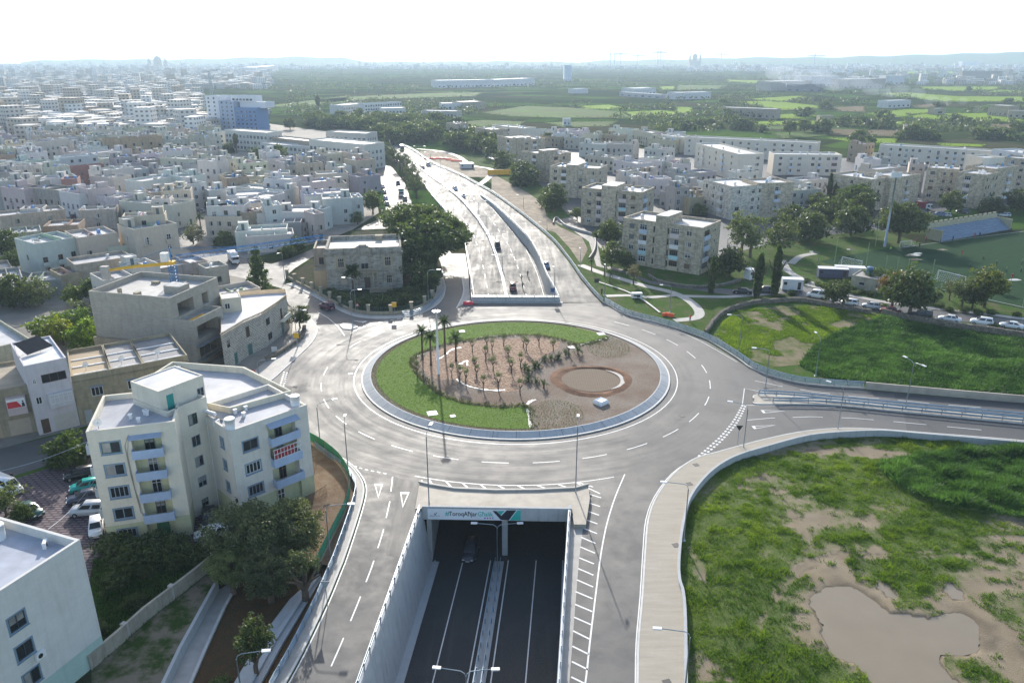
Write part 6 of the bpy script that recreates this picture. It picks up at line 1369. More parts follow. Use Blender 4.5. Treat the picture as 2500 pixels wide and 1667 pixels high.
# small houses between the blocks
EH=[(cC,(780,1010),(985,1000),9,5.8,'cream'),(cC,(855,945),(1030,930),9,6.0,'white'),(cC,(-20,830),(100,830),8,6.5,'white'),(cC,(20,905),(275,880),9,6.5,'grey'),(cC,(0,990),(95,985),7,9,'grey'),(cC,(75,955),(130,945),7,6.5,'white'),(cC,(415,890),(560,880),6,9.2,'white'),(cC,(95,1060),(185,1050),8,5.5,'tan'),
      (cF,(1255,125),(1480,120),9,7.5,'white'),(cF,(1140,110),(1300,95),10,6.5,'pale blue'),(cF,(1385,225),(1500,240),6,5.5,'grey'),(cF,(1490,150),(1600,165),8,8.2,'grey'),(cF,(1625,240),(1735,245),8,5.8,'tan'),(cF,(1675,150),(1750,145),7,7.0,'white'),(cF,(1570,85),(1700,70),9,7.5,'grey'),(cF,(1020,60),(1240,80),10,6.5,'tan'),
      (cB,(1700,690),(1880,700),10,7,'white'),(cB,(1880,690),(2065,700),10,7.5,'cream'),(cB,(1740,770),(1930,790),9,6.5,'cream'),(cB,(1930,800),(2090,830),9,6.5,'white'),(cB,(2100,790),(2260,810),9,7,'white'),(cB,(2200,800),(2352,830),9,6.5,'pale yellow'),(cB,(1965,870),(2150,890),10,6.8,'cream'),(cB,(1855,630),(1960,640),9,7,'tan'),(cB,(1900,590),(2060,600),9,8,'white'),(cB,(2060,600),(2260,635),10,8,'cream'),(cB,(2165,660),(2352,670),9,7.5,'sand'),(cB,(2280,615),(2400,620),8,8,'white'),
      (cB,(1340,600),(1530,605),10,7,'white'),(cB,(1550,595),(1700,610),10,7,'white'),(cB,(1600,650),(1700,655),9,6.5,'sand'),(cB,(1710,630),(1830,635),9,7,'cream'),(cB,(1430,640),(1560,650),9,6,'tan'),(cB,(1520,625),(1610,630),8,7.5,'white'),(cB,(2140,720),(2280,735),9,6.5,'white'),
      (cC,(1270,800),(1390,800),9,11,'white'),(cC,(1360,870),(1560,850),9,11,'cream'),(cC,(1580,830),(1690,835),8,12,'pinkish'),(cC,(1260,700),(1345,690),8,9,'tan'),(cC,(1360,790),(1440,790),7,8,'grey'),(cC,(2080,830),(2200,820),8,12,'white')]
for i,(c,a_,b_,d,H,cl)in enumerate(EH):
    house(z1(c,*a_),z1(c,*b_),d,H,cl,None,'wall',seed=300+i,tanks=2,group='small houses between the apartment blocks',place='right estate')
# ------------------------------------------------------------------ the old town on the left, the school, the hotel
def hs(c,a_,b_,d,H,cl,mat='wall',**k):
    i=len(HOUSES)+400;return house(z1(c,*a_),z1(c,*b_),d,H,cl,None,mat,seed=i,place='town',**k)
hs(cD,(285,490),(640,428),12,8.4,'pale blue',stair=False,tanks=0);hs(cD,(630,440),(960,395),12,8.6,'pale yellow',stair=False,tanks=1,dense=5)
hs(cD,(1090,372),(1450,318),11,10.2,'pale yellow',tanks=3,dense=6);hs(cD,(1000,265),(1350,245),6,12.2,'pale yellow',tanks=2,dense=6);hs(cD,(880,515),(1200,482),6,5.0,'cream',stair=False,tanks=1)
hs(cD,(610,660),(1085,590),9,6.2,'sand','wall_old',stair=False,tanks=1,dense=8);hs(cD,(495,745),(665,715),8,4.6,'tan','wall_old',stair=False,tanks=0);hs(cD,(200,800),(500,775),9,3.8,'grey','wall_old',stair=False,tanks=0)
hs(cD,(0,800),(190,775),14,4.2,'grey',stair=False,tanks=0);hs(cD,(-200,720),(100,680),10,4.2,'sand','wall_old',stair=False,tanks=0)
hs(cD,(845,790),(1095,745),9,7.4,'white',stair=False,tanks=0);hs(cD,(935,850),(1095,830),5,5.9,'white',stair=False,tanks=0);hs(cD,(1090,690),(1310,650),9,6,'white',tanks=1)
hs(cD,(1310,690),(1700,620),9,4.5,'sand','wall_old',stair=False,tanks=0);hs(cD,(1690,690),(1870,660),6,4.2,'pale yellow','wall_old',stair=False,tanks=1)
hs(cD,(1690,178),(1998,175),9,9.2,'white',dense=3.8);hs(cD,(1678,265),(1985,262),4,6.2,'cream',stair=False,tanks=0);hs(cD,(1925,390),(2352,370),9,5.0,'white',tanks=1);hs(cD,(2170,180),(2310,170),8,9,'white',tanks=1);hs(cD,(2070,240),(2400,225),10,6.5,'white')
hs(cD,(1990,235),(2150,215),8,7.2,'tan','wall_old',stair=False);hs(cD,(1860,95),(2330,70),12,6.5,'white',tanks=2,dense=5);hs(cD,(1970,165),(2160,150),6,7,'pinkish',stair=False)
hs(cD,(1240,120),(1390,115),6,9,'white',tanks=0,stair=False);hs(cD,(970,115),(1415,160),10,7.0,'pinkish',tanks=2,dense=4);hs(cD,(1325,55),(1560,45),8,9,'pale yellow');hs(cD,(1500,10),(1690,-20),10,9,'white')
hs(cD,(730,85),(960,110),9,7.5,'white','wall_old');hs(cD,(640,20),(720,40),8,10,'pinkish');hs(cD,(480,55),(640,80),9,8.5,'white');hs(cD,(190,20),(480,50),9,8.5,'grey','wall_old');hs(cD,(0,20),(190,40),9,8.5,'pinkish');hs(cD,(160,205),(350,195),7,6.5,'pinkish',stair=False);hs(cD,(0,260),(530,205),10,6.2,'sand','wall_old',stair=False,dense=9);hs(cD,(640,215),(940,200),8,6,'sand','wall_old',stair=False,dense=7)
hs(cD,(90,405),(340,380),10,5.0,'sand','wall_old',stair=False,tanks=0,dense=6);hs(cD,(350,345),(640,330),10,4.5,'tan','wall_old',stair=False,tanks=0,dense=6)
# houses between the school and the villa
hs(cE,(625,120),(870,110),10,8.5,'pale blue',dense=4.4);hs(cE,(480,100),(635,95),9,8.0,'white',stair=False);hs(cE,(550,200),(630,205),6,6.5,'white',stair=False,tanks=0);hs(cE,(870,110),(960,105),10,7.2,'white',stair=False);hs(cE,(60,225),(560,225),12,6.8,'white',dense=5.5);hs(cE,(300,315),(450,310),7,5.2,'grey',stair=False,tanks=0);hs(cE,(150,345),(300,335),6,4.2,'white',stair=False,tanks=0);hs(cE,(0,430),(395,405),9,4.4,'white',stair=False,tanks=0,dense=3.6)
hs(cE,(0,150),(325,70),9,7,'white',stair=False);hs(cE,(555,245),(640,235),8,8.2,'pinkish',stair=False)
hs(cA,(1395,1120),(1640,1105),9,9.2,'white');hs(cA,(2060,1040),(2350,1020),10,8.5,'pale blue');hs(cA,(2095,975),(2340,960),9,7,'cream');hs(cA,(2140,900),(2352,890),9,7.5,'cream');hs(cA,(1780,930),(1960,935),9,9.5,'white');hs(cA,(1580,985),(1920,1010),9,6.8,'white');hs(cA,(1720,900),(1960,890),9,6.5,'white');hs(cA,(1620,830),(1810,815),10,9,'pale yellow');hs(cA,(1500,800),(1720,795),9,9.5,'cream');hs(cA,(1330,810),(1460,815),9,11,'white');hs(cA,(1080,790),(1320,800),10,9,'cream');hs(cA,(1110,745),(1300,735),9,10,'white');hs(cA,(1230,830),(1330,835),7,7,'pinkish');hs(cA,(1470,905),(1720,915),9,6.5,'sand')
hs(cA,(1085,1000),(1240,995),8,9,'pale yellow');hs(cA,(800,1080),(1160,1110),10,7.5,'pinkish');hs(cA,(960,950),(1260,900),10,8,'white');hs(cA,(690,880),(900,850),9,8,'white');hs(cA,(1230,920),(1390,900),9,8.5,'pale blue')
hs(cA,(400,790),(660,770),10,9,'pale blue',stair=False);hs(cA,(470,850),(700,830),4,7.6,(.3,.15,.13),stair=False,tanks=0);hs(cA,(860,780),(1070,765),6,8,(.55,.46,.52),stair=False,tanks=0);hs(cA,(630,760),(890,730),10,7.5,'white','wall_old',dense=3.4);hs(cA,(690,665),(1095,640),9,11,'tan','wall_old',stair=False,dense=4.5);hs(cA,(295,680),(460,660),12,11,'pinkish',stair=False,tanks=1);hs(cA,(600,910),(760,925),9,8,'pinkish');hs(cA,(270,930),(420,925),9,8,'white');hs(cA,(410,935),(520,930),8,8,(.32,.17,.15),stair=False);hs(cA,(0,810),(240,830),12,8,'pale blue');hs(cA,(0,940),(180,935),9,8,'pinkish')
# generated rows farther back, two crossing street directions
_g=random.Random(11);OCC=[]
for hh in HOUSES:
    c=hh[0].world(hh[0].W/2,hh[5]/2);OCC.append((c[0],c[1],max(hh[0].W,hh[5])*.5))
town=plan([(-60,470),(-60,235),(150,205),(330,210),(470,235),(640,275),(700,300),(560,330),(560,400),(640,420),(760,415),(900,420),(900,480),(760,520),(560,560),(420,560),(150,560)])
keep_out=[plan(p)for p in([(500,290),(905,290),(905,412),(700,430),(640,400),(540,395)],[(490,228),(640,228),(640,310),(490,310)],[(385,545),(470,545),(480,660),(385,600)])]
cand=[]
for u in np.arange(-40,60,1):
    for v in np.arange(-40,80,1):
        th=D2R(37);px,py=-250+u*11.2,420+v*12.6
        x=-250+(u*10.6)*math.cos(th)-(v*12.4+(4.5 if v%2 else 0))*math.sin(th);y=430+(u*10.6)*math.sin(th)+(v*12.4+(4.5 if v%2 else 0))*math.cos(th)
        if u%7==0:continue
        if inside(x,y,town)and not any(inside(x,y,k)for k in keep_out):cand.append((x,y))
cand.sort(key=lambda p:p[1])
nh=0;FARH=[]
for x,y in cand:
    w=_g.uniform(7,12.5);d=_g.uniform(8,13)
    if any(math.hypot(x-a,y-b)<r+5.2 for a,b,r in OCC)or _g.random()<.06:continue
    if nh>172:FARH.append((x,y));continue
    th=D2R(37+_g.choice([0,0,0,-8,6,90])+_g.uniform(-3,3));th=th-math.pi/2 if th>1.6 else th
    H=_g.choice([4,6.8,7,7.4,7.8,9.5,10,6.5]);c=_g.choice(['white','white','cream','cream','sand','tan','pinkish','pale blue','grey','pale yellow'])
    a=(x-math.cos(th)*w/2+math.sin(th)*d/2,y-math.sin(th)*w/2-math.cos(th)*d/2);b_=(a[0]+math.cos(th)*w,a[1]+math.sin(th)*w)
    house(a,b_,d,H,c,None,_g.choice(['wall','wall','wall_old']),seed=1000+nh,tanks=_g.choice([1,2,2,3]),pixels=False,place='town',dense=3.8);nh+=1
# hotel
b=Bld('hotel','tall white building with grey and blue stepped front rising over the old town','building',z1(cA,1385,372),z1(cA,1700,378),26);W=b.W
b.block(0,0,W*.3,16,0,25.5,(.66,.67,.7),'wall',{'S':[(W*(.04+.12*i),2.5+3*k,1.6,1.5,'win',(.3,.3,.32))for i in range(2)for k in range(8)]},.6)
b.block(W*.3+.004,-1.5,W*.62,14,0,22,(.36,.42,.52),'wall',{'S':[(W*.05+W*.1*i,2.5+3*k,1.6,1.5,'win',(.3,.3,.32))for i in range(3)for k in range(7)]},.6,name='grey_front')
b.block(W*.62+.004,-1.4,W*1.08,14,0,17.5,(.13,.23,.42),'wall',{'S':[(W*.04+W*.09*i,2+3*k,2.0,1.6,'win',(.2,.3,.5))for i in range(5)for k in range(5)]},.6,name='blue_front')
b.block(W*.5,3,W*1.0,13,22.01,26,(.66,.68,.7),'wall',{'S':[(1+i*3.2,22.8,2.4,1.5,'win',(.5,.5,.5))for i in range(int(W*.5/3.4))]},.5,name='top_floor',rname='top_roof')
b.block(W*.66,4,W*1.2,16,17.51,21.5,(.64,.66,.7),'wall',{},.5,name='terrace',rname='terrace_roof')
# school in three long parts
def school(a_,b_,d,H,label,c=(.6,.58,.52),bands=True,c_=cA):
    b=Bld('school',label,'school',z1(c_,*a_),z1(c_,*b_),H,0,'long pale school buildings');n=int(b.W/3.0);nf=int(H/3.4)
    ops=[(b.W/n*(i+.18),.9+3.4*k,b.W/n*.66,1.9,'win3',(.6,.6,.6))for i in range(n)for k in range(nf)]
    b.block(0,0,b.W,d,-.3,H-.6,c,'wall',{'S':ops,'E':[(d*(.15+.2*i),.9+3.4*k,1.4,1.8,'win3',(.6,.6,.6))for i in range(4)for k in range(nf)]},.6,roofcol=(.5,.48,.46));return b
school((1515,600),(1800,620),12,12,'pale three storey school wing behind the dark conical tree',(.56,.55,.5));school((2085,665),(2352+110,700),14,13,'white school block with tan top storey beside the queue road')
school((1830,650),(2100,680),10,9.5,'brown walled school hall between the two pale wings',(.33,.28,.22));school((2200,612),(2470,625),12,12.5,'rear school wing with bright wet roof',(.5,.48,.44));school((1760,690),(2090,715),9,7.5,'low pale school block in front of the brown hall',(.5,.5,.48))
school((105,435),(250,420),16,9,'flat white workshop left of the wooded road end',(.55,.54,.5),c_=cB);school((365,455),(525,452),18,9,'pale workshop with blank wall right of the flat white one',(.56,.55,.52),c_=cB);school((630,470),(870,475),14,9,'long workshop with blue roof edge near the wood',(.4,.37,.33),c_=cB);school((250,425),(500,412),10,11,'white long shed behind the two workshops',(.6,.6,.6),c_=cB)
# ------------------------------------------------------------------ trees and shrubs placed one by one
def T(c,p,H,R,label,kind='mid',tint=(1,1,1),**k):b=P(*z1(c,*p));return tree(b[0],b[1],H,R,label,kind,tint,**k)
def S(c,p,R,label,tint=(1,1,1),**k):b=P(*z1(c,*p));return shrub(b[0],b[1],R,label,tint,**k)
bt=P(*z1(cE,1560,770));DG=(.8,.85,.8)
tree(bt[0]-1,bt[1]+6,17,8,'huge dense dark tree with several crowns beside the villa','big',(.85,.95,.85),thick=True,crowns=[(0,0,10.5,8.2,7.2),(-2,13,11,8,6.5),(-3,25,10,7,6),(4.5,4,9,6.2,6),(-3,-6,8,5,5)])
T(cE,(1385,800),10,5.2,'dark tree filling the gap between villa and service road','mid',(.7,.75,.7));T(cE,(1480,890),7,4,'low dark tree behind the railing at the service road corner','mid',(.7,.78,.7))
for p,H,R,k,l,t in(((960,700),8.5,4.2,'mid','bushy dark tree at the left end of the streaked block',DG),((985,850),6.5,3.6,'mid','lower bushy tree below the one at the streaked block',(1,1.05,.9)),((1165,990),5.0,2.0,'olive','pale half bare tree beside the footpath',(1.1,.9,.9)),((1110,850),4,2.4,'mid','small dark tree against the streaked block front',DG),((510,385),9,5.2,'mid','round tree by the parked cars of the earth strip',DG),((260,180),9.5,7,'mid','wide dark tree left of the sand coloured block',DG),((700,470),5,2.6,'bush','bush at the foot of the tower block',DG),((1440,345),4.5,3.2,'mid','small tree by the grey house in the estate',(1.1,1.2,.8)),((1705,425),4,2.8,'mid','round tree in front of the pale twin block',(1,1,.7)),((1950,920),7.5,4.4,'mid','dark dense tree at the right corner of the streaked block',(.7,.75,.7))):T(cF,p,H,R,l,k,t)
for p,H,R,l in(((1800,1062),9,1.7,'dark slim tree between the streaked block and the road'),):T(cF,p,H,R,l,'cypress',(.7,.8,.7),crowns=[(0,0,H*.5,R,H*.52)])
for p,top,R,l in(((740,345),85,1.9,'taller cypress of the pair before the stone block'),((785,350),175,1.5,'shorter cypress of the pair before the stone block'),((160,1095),745,2.3,'left one of the two tall cypresses at the site cabin'),((302,1085),690,2.2,'right one of the two tall cypresses at the site cabin')):
    b=P(*z1(cG,*p));H=PY(*z1(cG,p[0],top),b[1])[2];tree(b[0],b[1],H,R,l,'cypress',(.6,.72,.62),name='cypress_tree',crowns=[(0,0,H*.52,R,H*.5)],cat='cypress')
for p,H,R,k,t,l in(((25,730),12,4.2,'olive',(.9,1,.7),'tall thin crowned tree at the left of the pitch grove'),((105,765),11,5.5,'olive',(.8,.95,.65),'broad grey green tree leaning over the path by the pitch'),((330,720),9.5,5.6,'olive',(.65,.75,.55),'wide dark olive crown right of the leaning tree'),((590,640),9,5.6,'mid',DG,'round dark tree in the middle of the pitch grove'),((420,560),8,5,'mid',(.75,.8,.75),'dark tree left behind the round one in the grove'),((760,480),9,6.4,'mid',(.8,.88,.72),'wide flat tree behind the grove'),((930,590),9.5,5.8,'mid',(.75,.82,.72),'large dark tree at the right of the grove'),((640,380),6,3.4,'mid',(.9,.9,.7),'small round tree left of the cypress pair'),((975,400),11,6.4,'big',(.75,.9,.75),'big round tree right of the cypress pair'),((1320,650),12.5,6.6,'big',DG,'big dark tree behind the floodlight mast'),((1740,405),7.5,4.2,'mid',DG,'round tree in front of the orange balcony block'),((2300,400),9,5.2,'mid',(.6,.7,.65),'dark tree at the right edge of the estate'),((2085,410),6,4.6,'mid',(.6,.65,.6),'low dark tree above the stand'),((1000,440),8,5,'mid',DG,'dark tree close under the stone block'),
    ((785,1165),6.2,3.2,'mid',(.75,.8,.7),'small round tree standing in the car queue'),((1400,1245),10.5,5.6,'mid',(.75,.85,.72),'large spreading tree beside the queue, reddish on its left'),((1265,1175),8,3.6,'mid',(1.7,.85,.7),'rust coloured tree left of the large spreading one'),((1100,1010),5,2.3,'mid',(.85,1.05,.8),'bright small tree before the changing rooms'),((1240,1010),4.4,2.2,'mid',(.85,1,.8),'small tree at the middle of the changing rooms'),((1845,1175),7,3.4,'olive',(.65,.8,.6),'dark olive left of the yellow green tree'),((1925,1190),6,3,'mid',(.6,.65,.6),'dark bush tree between the olive and the yellow green tree'),((2030,1180),9,4.2,'mid',(1.15,1.1,.6),'yellow green tree by the near touchline'),((1740,1120),5,2.3,'olive',(.8,.85,.8),'thin grey tree behind the near goal')):T(cG,p,H,R,l,k,t)
gb='clipped round bushes along the queue road'
for i,p in enumerate(((660,1000),(888,1055),(940,1040),(970,1075),(1010,1062),(1100,1082),(445,1075),(360,1100),(570,970),(1565,1290),(1705,1325),(1660,1180),(1735,1205),(1850,1215),(1970,1230),(2080,1235),(2290,1250),(2110,1345),(1210,1190))):S(cG,p,.95+.25*rnd.random(),'clipped round bush beside the road of queueing cars',(.8,.95,.75),group=gb,cat='bush',name='bush')
for p,H in(((820,880),3.2),((925,925),3.0),((970,975),2.6)):b=P(*z1(cF,*p));palm(b[0],b[1],0,H,['small palm at the low wall bend','small palm by the slip road bushes','leaning small palm on the green triangle'][int(H*10)%3],14,.9,.17,'young palms at the footpath','palm_tree')
b=P(*z1(cE,885,880));palm(b[0],b[1],0,5.2,'old fan palm in front of the villa door',40,1.9,.3,'villa palms');b=P(*z1(cD,1650,375));palm(b[0],b[1],0,4.6,'palm by the white house in the old town',20,1.2,.22,'town palms')
for i,(x,y,r)in enumerate(((760,920,2.2),(850,960,2.4),(950,985,2.3),(1060,990,2.2),(1180,985,2.4),(1290,960,2.6),(1380,950,2.2),(1330,900,2.4),(1230,900,2),(1020,930,1.6),(1420,880,2.2),(700,880,1.6),(1450,930,2.0),(1120,940,1.8))):S(cE,(x,y+25),r,'dark shrub filling the villa front garden',(.7,.8,.75),group='shrubs of the villa garden')
for p,H,R,k,t,l in(((2130,880),11,3.6,'fir',(.75,.9,.75),'layered fir tree in front of the corner house street'),):T(cD,p,H,R,l,k,t,crowns=[(0,0,5.8,4.2,6.0)])
for c,p,H,R,k,t,l in((cE,(1040,240),8,4.2,'mid',(.9,.95,.6),'olive green tree beside the queue road'),(cE,(915,330),4,2.2,'mid',(.9,1,.8),'small tree in the blue fenced garden'),(cE,(430,560),4.5,2.6,'mid',(.8,.9,.7),'tree behind the garden wall at the crane tip'),(cE,(350,600),4,2.4,'mid',(.8,.9,.7),'bushy tree by the arched white house'),(cE,(450,1180),4.5,2.2,'mid',(.75,.8,.7),'dark tree at the end of the corner house'),(cD,(1590,490),6,3.6,'olive',(.9,.9,.85),'grey olive by the steep street'),(cD,(1850,500),4,3.4,'mid',(.8,.9,.7),'garden bush under the cream house'),(cD,(60,600),7,4.4,'mid',(.65,.75,.6),'dark tree at the left frame edge below the rubble wall'),(cD,(130,690),5,3,'mid',(.8,.9,.8),'lighter tree right of the one at the left frame edge'),(cD,(740,335),4,3,'mid',(.7,.7,.6),'scrubby tree in the gap between rubble walls'),(cD,(110,1010),7,4.4,'mid',(.75,.8,.6),'dark garden tree at the far left'),(cD,(310,1000),6.5,4,'olive',(.85,.95,.7),'pale garden tree right of the dark one'),(cD,(-60,1000),7,4,'olive',(.8,.9,.6),'garden tree cut by the left frame'),(cD,(780,980),6,3,'mid',(.7,.85,.6),'dark tree below the white flat house'),(cD,(700,1140),5,3.4,'olive',(.8,.9,.7),'round grey green tree in the walled garden'),(cD,(620,1010),5,2.4,'mid',(1.2,1.3,.7),'bright tree at the garden wall'),(cD,(940,1130),5,2.8,'mid',(.75,.85,.65),'dark tree near the bare concrete wall'),
    (cU,(480,210),5.4,3.4,'mid',(1.5,1.7,.8),'bright citrus tree at the left of the orchard'),(cU,(620,250),5.4,3.0,'mid',(2.3,2.0,.6),'yellow flecked citrus tree in the orchard'),(cU,(870,270),5.4,3.8,'mid',(1.6,1.9,.7),'bright citrus tree at the right of the orchard'),(cU,(740,130),5,3.2,'mid',(1.3,1.6,.8),'citrus tree at the back of the orchard'),(cU,(1250,120),5,2.6,'mid',(1.3,1.6,.7),'bright tree at the foot of the concrete building'),(cU,(690,1390),4.2,3.2,'mid',(.8,.95,.7),'wide low tree on the street side of the paved yard'),(cL,(60,190),4.5,2.4,'olive',(1.1,1.2,.8),'bush at the left edge of the paved yard'),(cL,(190,240),2.4,1.5,'mid',(.8,.9,.7),'small bush below the dark green car')):T(c,p,H,R,l,k,t)
for p,H,R,k,l in(((1600,760),11,3,'cypress','dark conical tree in front of the school wing'),((1545,760),6,4,'mid','tree left of the conical one'),((1740,830),8,5,'mid','round tree before the low school block'),((1880,850),10,7,'mid','largest round tree before the school'),((2010,860),7,5,'mid','tree right of the largest school tree'),((2160,850),7,4.4,'mid','tree before the school tan storey'),((1780,600),8,6,'mid','tree clump above the school'),((1960,600),9,5,'mid','tree right of the clump above the school'),((1440,985),4,3,'mid','garden tree by the town car park'),((2150,470),14,5,'cypress','lone tall dark tree beyond the hotel'),((2290,850),5,3.5,'mid','small tree by the school gate')):T(cA,p,H,R,l,k,(.8,.85,.8))
for i,(x,y)in enumerate(((490,850),(525,880),(560,930),(585,990),(600,1040),(440,790),(400,760))):T(cB,(x,y+25),10-i*.4,3.4,'gaunt half leafless tree on the verge of the wet side road','olive',(.6,.7,.5),thick=True,group='gaunt trees beside the highway')
for(x,y,R)in((1190,870,5.6),(1320,960,6.5),(1510,1120,5),(1500,710,5)):T(cB,(x,y),R*1.5,R,{1190:'round dark tree left of the yellow site fence',1320:'large dark tree before the tower block',1510:'tall tree at the bend of the earth strip',1500:'dark tree between the limestone blocks'}[x],'mid',DG)
b=P(*z1(cB,1175,905));q=MB();q.box(-7,-.1,0,7,.1,2.6);tag(q.obj('site_fence',M['yellow'],None,False,None,b,.15),'yellow site fence panel between the two round dark trees','fence')
wood=plan(Z(*cB,[(-120,560),(200,540),(480,540),(860,590),(1000,640),(1140,720),(1120,790),(900,740),(640,700),(480,690),(380,740),(330,690),(290,640),(150,600),(0,590),(-100,610)]));X,Y=scatter(wood,330,31)
for x,y in list(zip(X,Y))[:150]:tree(x,y,rnd.uniform(7,12),rnd.uniform(4.5,7.5),'dark evergreen in the wood beyond the bend of the highway','low',(.8,.85,.75),group='trees of the wood beyond the highway')
# ------------------------------------------------------------------ countryside beyond: bright fields, hedges, farm buildings, far towns, hills
gp_=grass_ground('bright_field',(.12,.21,.008),(.2,.29,.014),(.14,.22,.012),.02);gd=grass_ground('green_field',(.055,.12,.018),(.08,.15,.025),(.07,.1,.03),.02);gbn=grass_ground('bare_field',(.13,.1,.06),(.16,.12,.08),(.12,.1,.05),.03)
FL=[]
for c,m_,pts in((cC,gp_,[(400,412),(640,405),(980,440),(960,455),(690,470),(560,440)]),(cC,gp_,[(480,392),(830,372),(920,385),(790,400),(700,415)]),(cC,gp_,[(1290,490),(1560,462),(1750,465),(1760,485),(1500,515),(1380,520)]),(cC,gp_,[(1560,495),(2352,485),(2352,545),(1900,545),(1600,520)]),(cC,gp_,[(1340,355),(1560,350),(1900,375),(2352,378),(2352,410),(1800,412),(1500,375)]),(cC,gp_,[(1640,310),(2190,310),(2180,330),(1900,340),(1660,325)]),(cC,gp_,[(1500,205),(2050,208),(1900,225),(1520,222)]),(cC,gp_,[(490,545),(1040,540),(1030,562),(560,570)]),(cC,gp_,[(1050,545),(1560,545),(1540,570),(1060,568)]),(cC,gd,[(560,572),(1000,572),(970,595),(620,600)]),(cC,gbn,[(1040,595),(1540,605),(1500,645),(1040,635)]),(cC,gp_,[(660,500),(850,490),(980,508),(900,525),(700,525)]),(cC,gd,[(640,625),(1000,600),(1020,640),(720,660)]),(cC,gp_,[(1010,655),(1500,660),(1480,690),(1200,685)]),(cC,gp_,[(1760,690),(2100,700),(2060,715),(1800,710)]),(cC,gp_,[(0,445),(110,450),(110,485),(0,490)]),(cC,gp_,[(330,262),(600,270),(580,295),(340,275)]),(cC,gd,[(0,300),(340,300),(300,325),(0,335)]),(cC,gbn,[(1060,450),(1280,440),(1280,480),(1090,475)]),(cC,gbn,[(1600,440),(1840,415),(1850,440),(1640,455)]),(cC,gp_,[(2190,330),(2352,340),(2352,348),(2080,348)]),(cC,gbn,[(2090,560),(2352,565),(2352,600),(2100,600)]),
    (cB,gd,[(-100,400),(280,370),(800,350),(1060,350),(1000,375),(620,385),(200,400),(0,418)]),(cB,gd,[(1040,485),(1330,440),(1620,450),(1980,480),(2060,520),(1560,520),(1230,510)]),(cB,gd,[(740,560),(1050,535),(1330,545),(1300,570),(900,580)]),(cB,gd,[(1460,550),(1960,545),(1900,575),(1600,585)]),(cB,gp_,[(1690,440),(1900,432),(2000,450),(1880,465),(1740,460)]),(cB,gp_,[(1980,480),(2250,470),(2352,480),(2352,500),(2050,505)]),(cA,gd,[(1800,440),(2352,370),(2352,420),(1950,450)]),(cA,gd,[(440,330),(760,325),(740,360),(480,365)]),(cB,gp_,[(2230,310),(2352,305),(2352,330),(2250,330)])):pl=plan(Z(*c,pts));sheet('field',pl,m_,.05);FL.append(pl)
r=np.random.default_rng(41);C=[]
for pl in FL:
    for a,b_ in zip(pl,pl[1:]+pl[:1]):
        n=int(math.dist(a,b_)/2.2);t=r.random((n,1));C.append(np.hstack([np.array(a)*(1-t)+np.array(b_)*t,np.zeros((n,1))]))
C=np.vstack(C);C=C[r.random(len(C))<.75];d_=np.hypot(C[:,0],C[:,1]);s=np.clip(d_/1300,.4,1.5)
C4=np.repeat(C,7,0)+r.normal(size=(len(C)*7,3))*np.repeat(s,7)[:,None]*np.array([1.2,1.2,.5])+[0,0,.8];V,F=leaf_cards(C4,np.repeat(s,7)*.7,r);inst('hedgerows',np_mesh('hedgerows',V,F,M['leaf'],r.random(len(C4))*.6))['kind']='stuff'
# scrub woods far off, one mass
px=np.column_stack([r.uniform(-60,2600,10000),152+170*r.random(10000)**1.5]);k=~((px[:,0]<700)&(px[:,1]>225))&~((px[:,1]>300)&((px[:,0]<1600)))
W_=np.array([P(*p)[:2]for p in px[k]]);k=(fbm(W_[:,0],W_[:,1],.006,3)>.5)&~np.any([np_inside(W_[:,0],W_[:,1],pl)for pl in FL],0);W_=W_[k];n=len(W_);R_=r.uniform(2,5,n);C4=np.repeat(np.column_stack([W_,R_*.6]),16,0)+r.normal(size=(n*16,3))*np.repeat(R_,16)[:,None]*np.array([.6,.6,.35]);V,F=leaf_cards(C4,np.repeat(R_,16)*.36,r);inst('distant_scrub',np_mesh('distant_scrub',V,F,M['leaf'],r.random(len(C4))*.7))['kind']='stuff'
for i,(x,y)in enumerate([(1010,460),(860,510),(1130,575),(1265,580),(1390,585),(1400,515),(1900,560),(1955,570),(1560,660),(1620,660),(1680,665),(1250,700),(2050,665),(2130,660),(2250,670),(2310,650),(1780,465),(2255,425),(60,600),(160,590),(250,590),(420,600),(500,600),(330,430),(60,370),(590,620),(870,615),(770,640),(1980,350),(1700,240),(1850,245),(2290,240),(360,530),(990,620)]):T(cC,(x,y),rnd.uniform(7,11),rnd.uniform(5,9),'dark tree at a field edge beyond the estate','low',DG,group='trees between the bright fields')
def shed(c,a,b,d,H,col,label,wins=0):
    s_=Bld('farm_building',label,'building',z1(c,*a),z1(c,*b),H,0,'buildings out in the fields');s_.block(0,0,s_.W,d,-.3,H-.4,col,'wall_old',{'S':[(s_.W*(i+.3)/wins,1.2,s_.W/wins*.4,1.8,'win',(.3,.3,.3))for i in range(wins)]},.4,roofcol=(.5,.5,.5))
WB,TB=(.62,.62,.62),(.4,.34,.26)
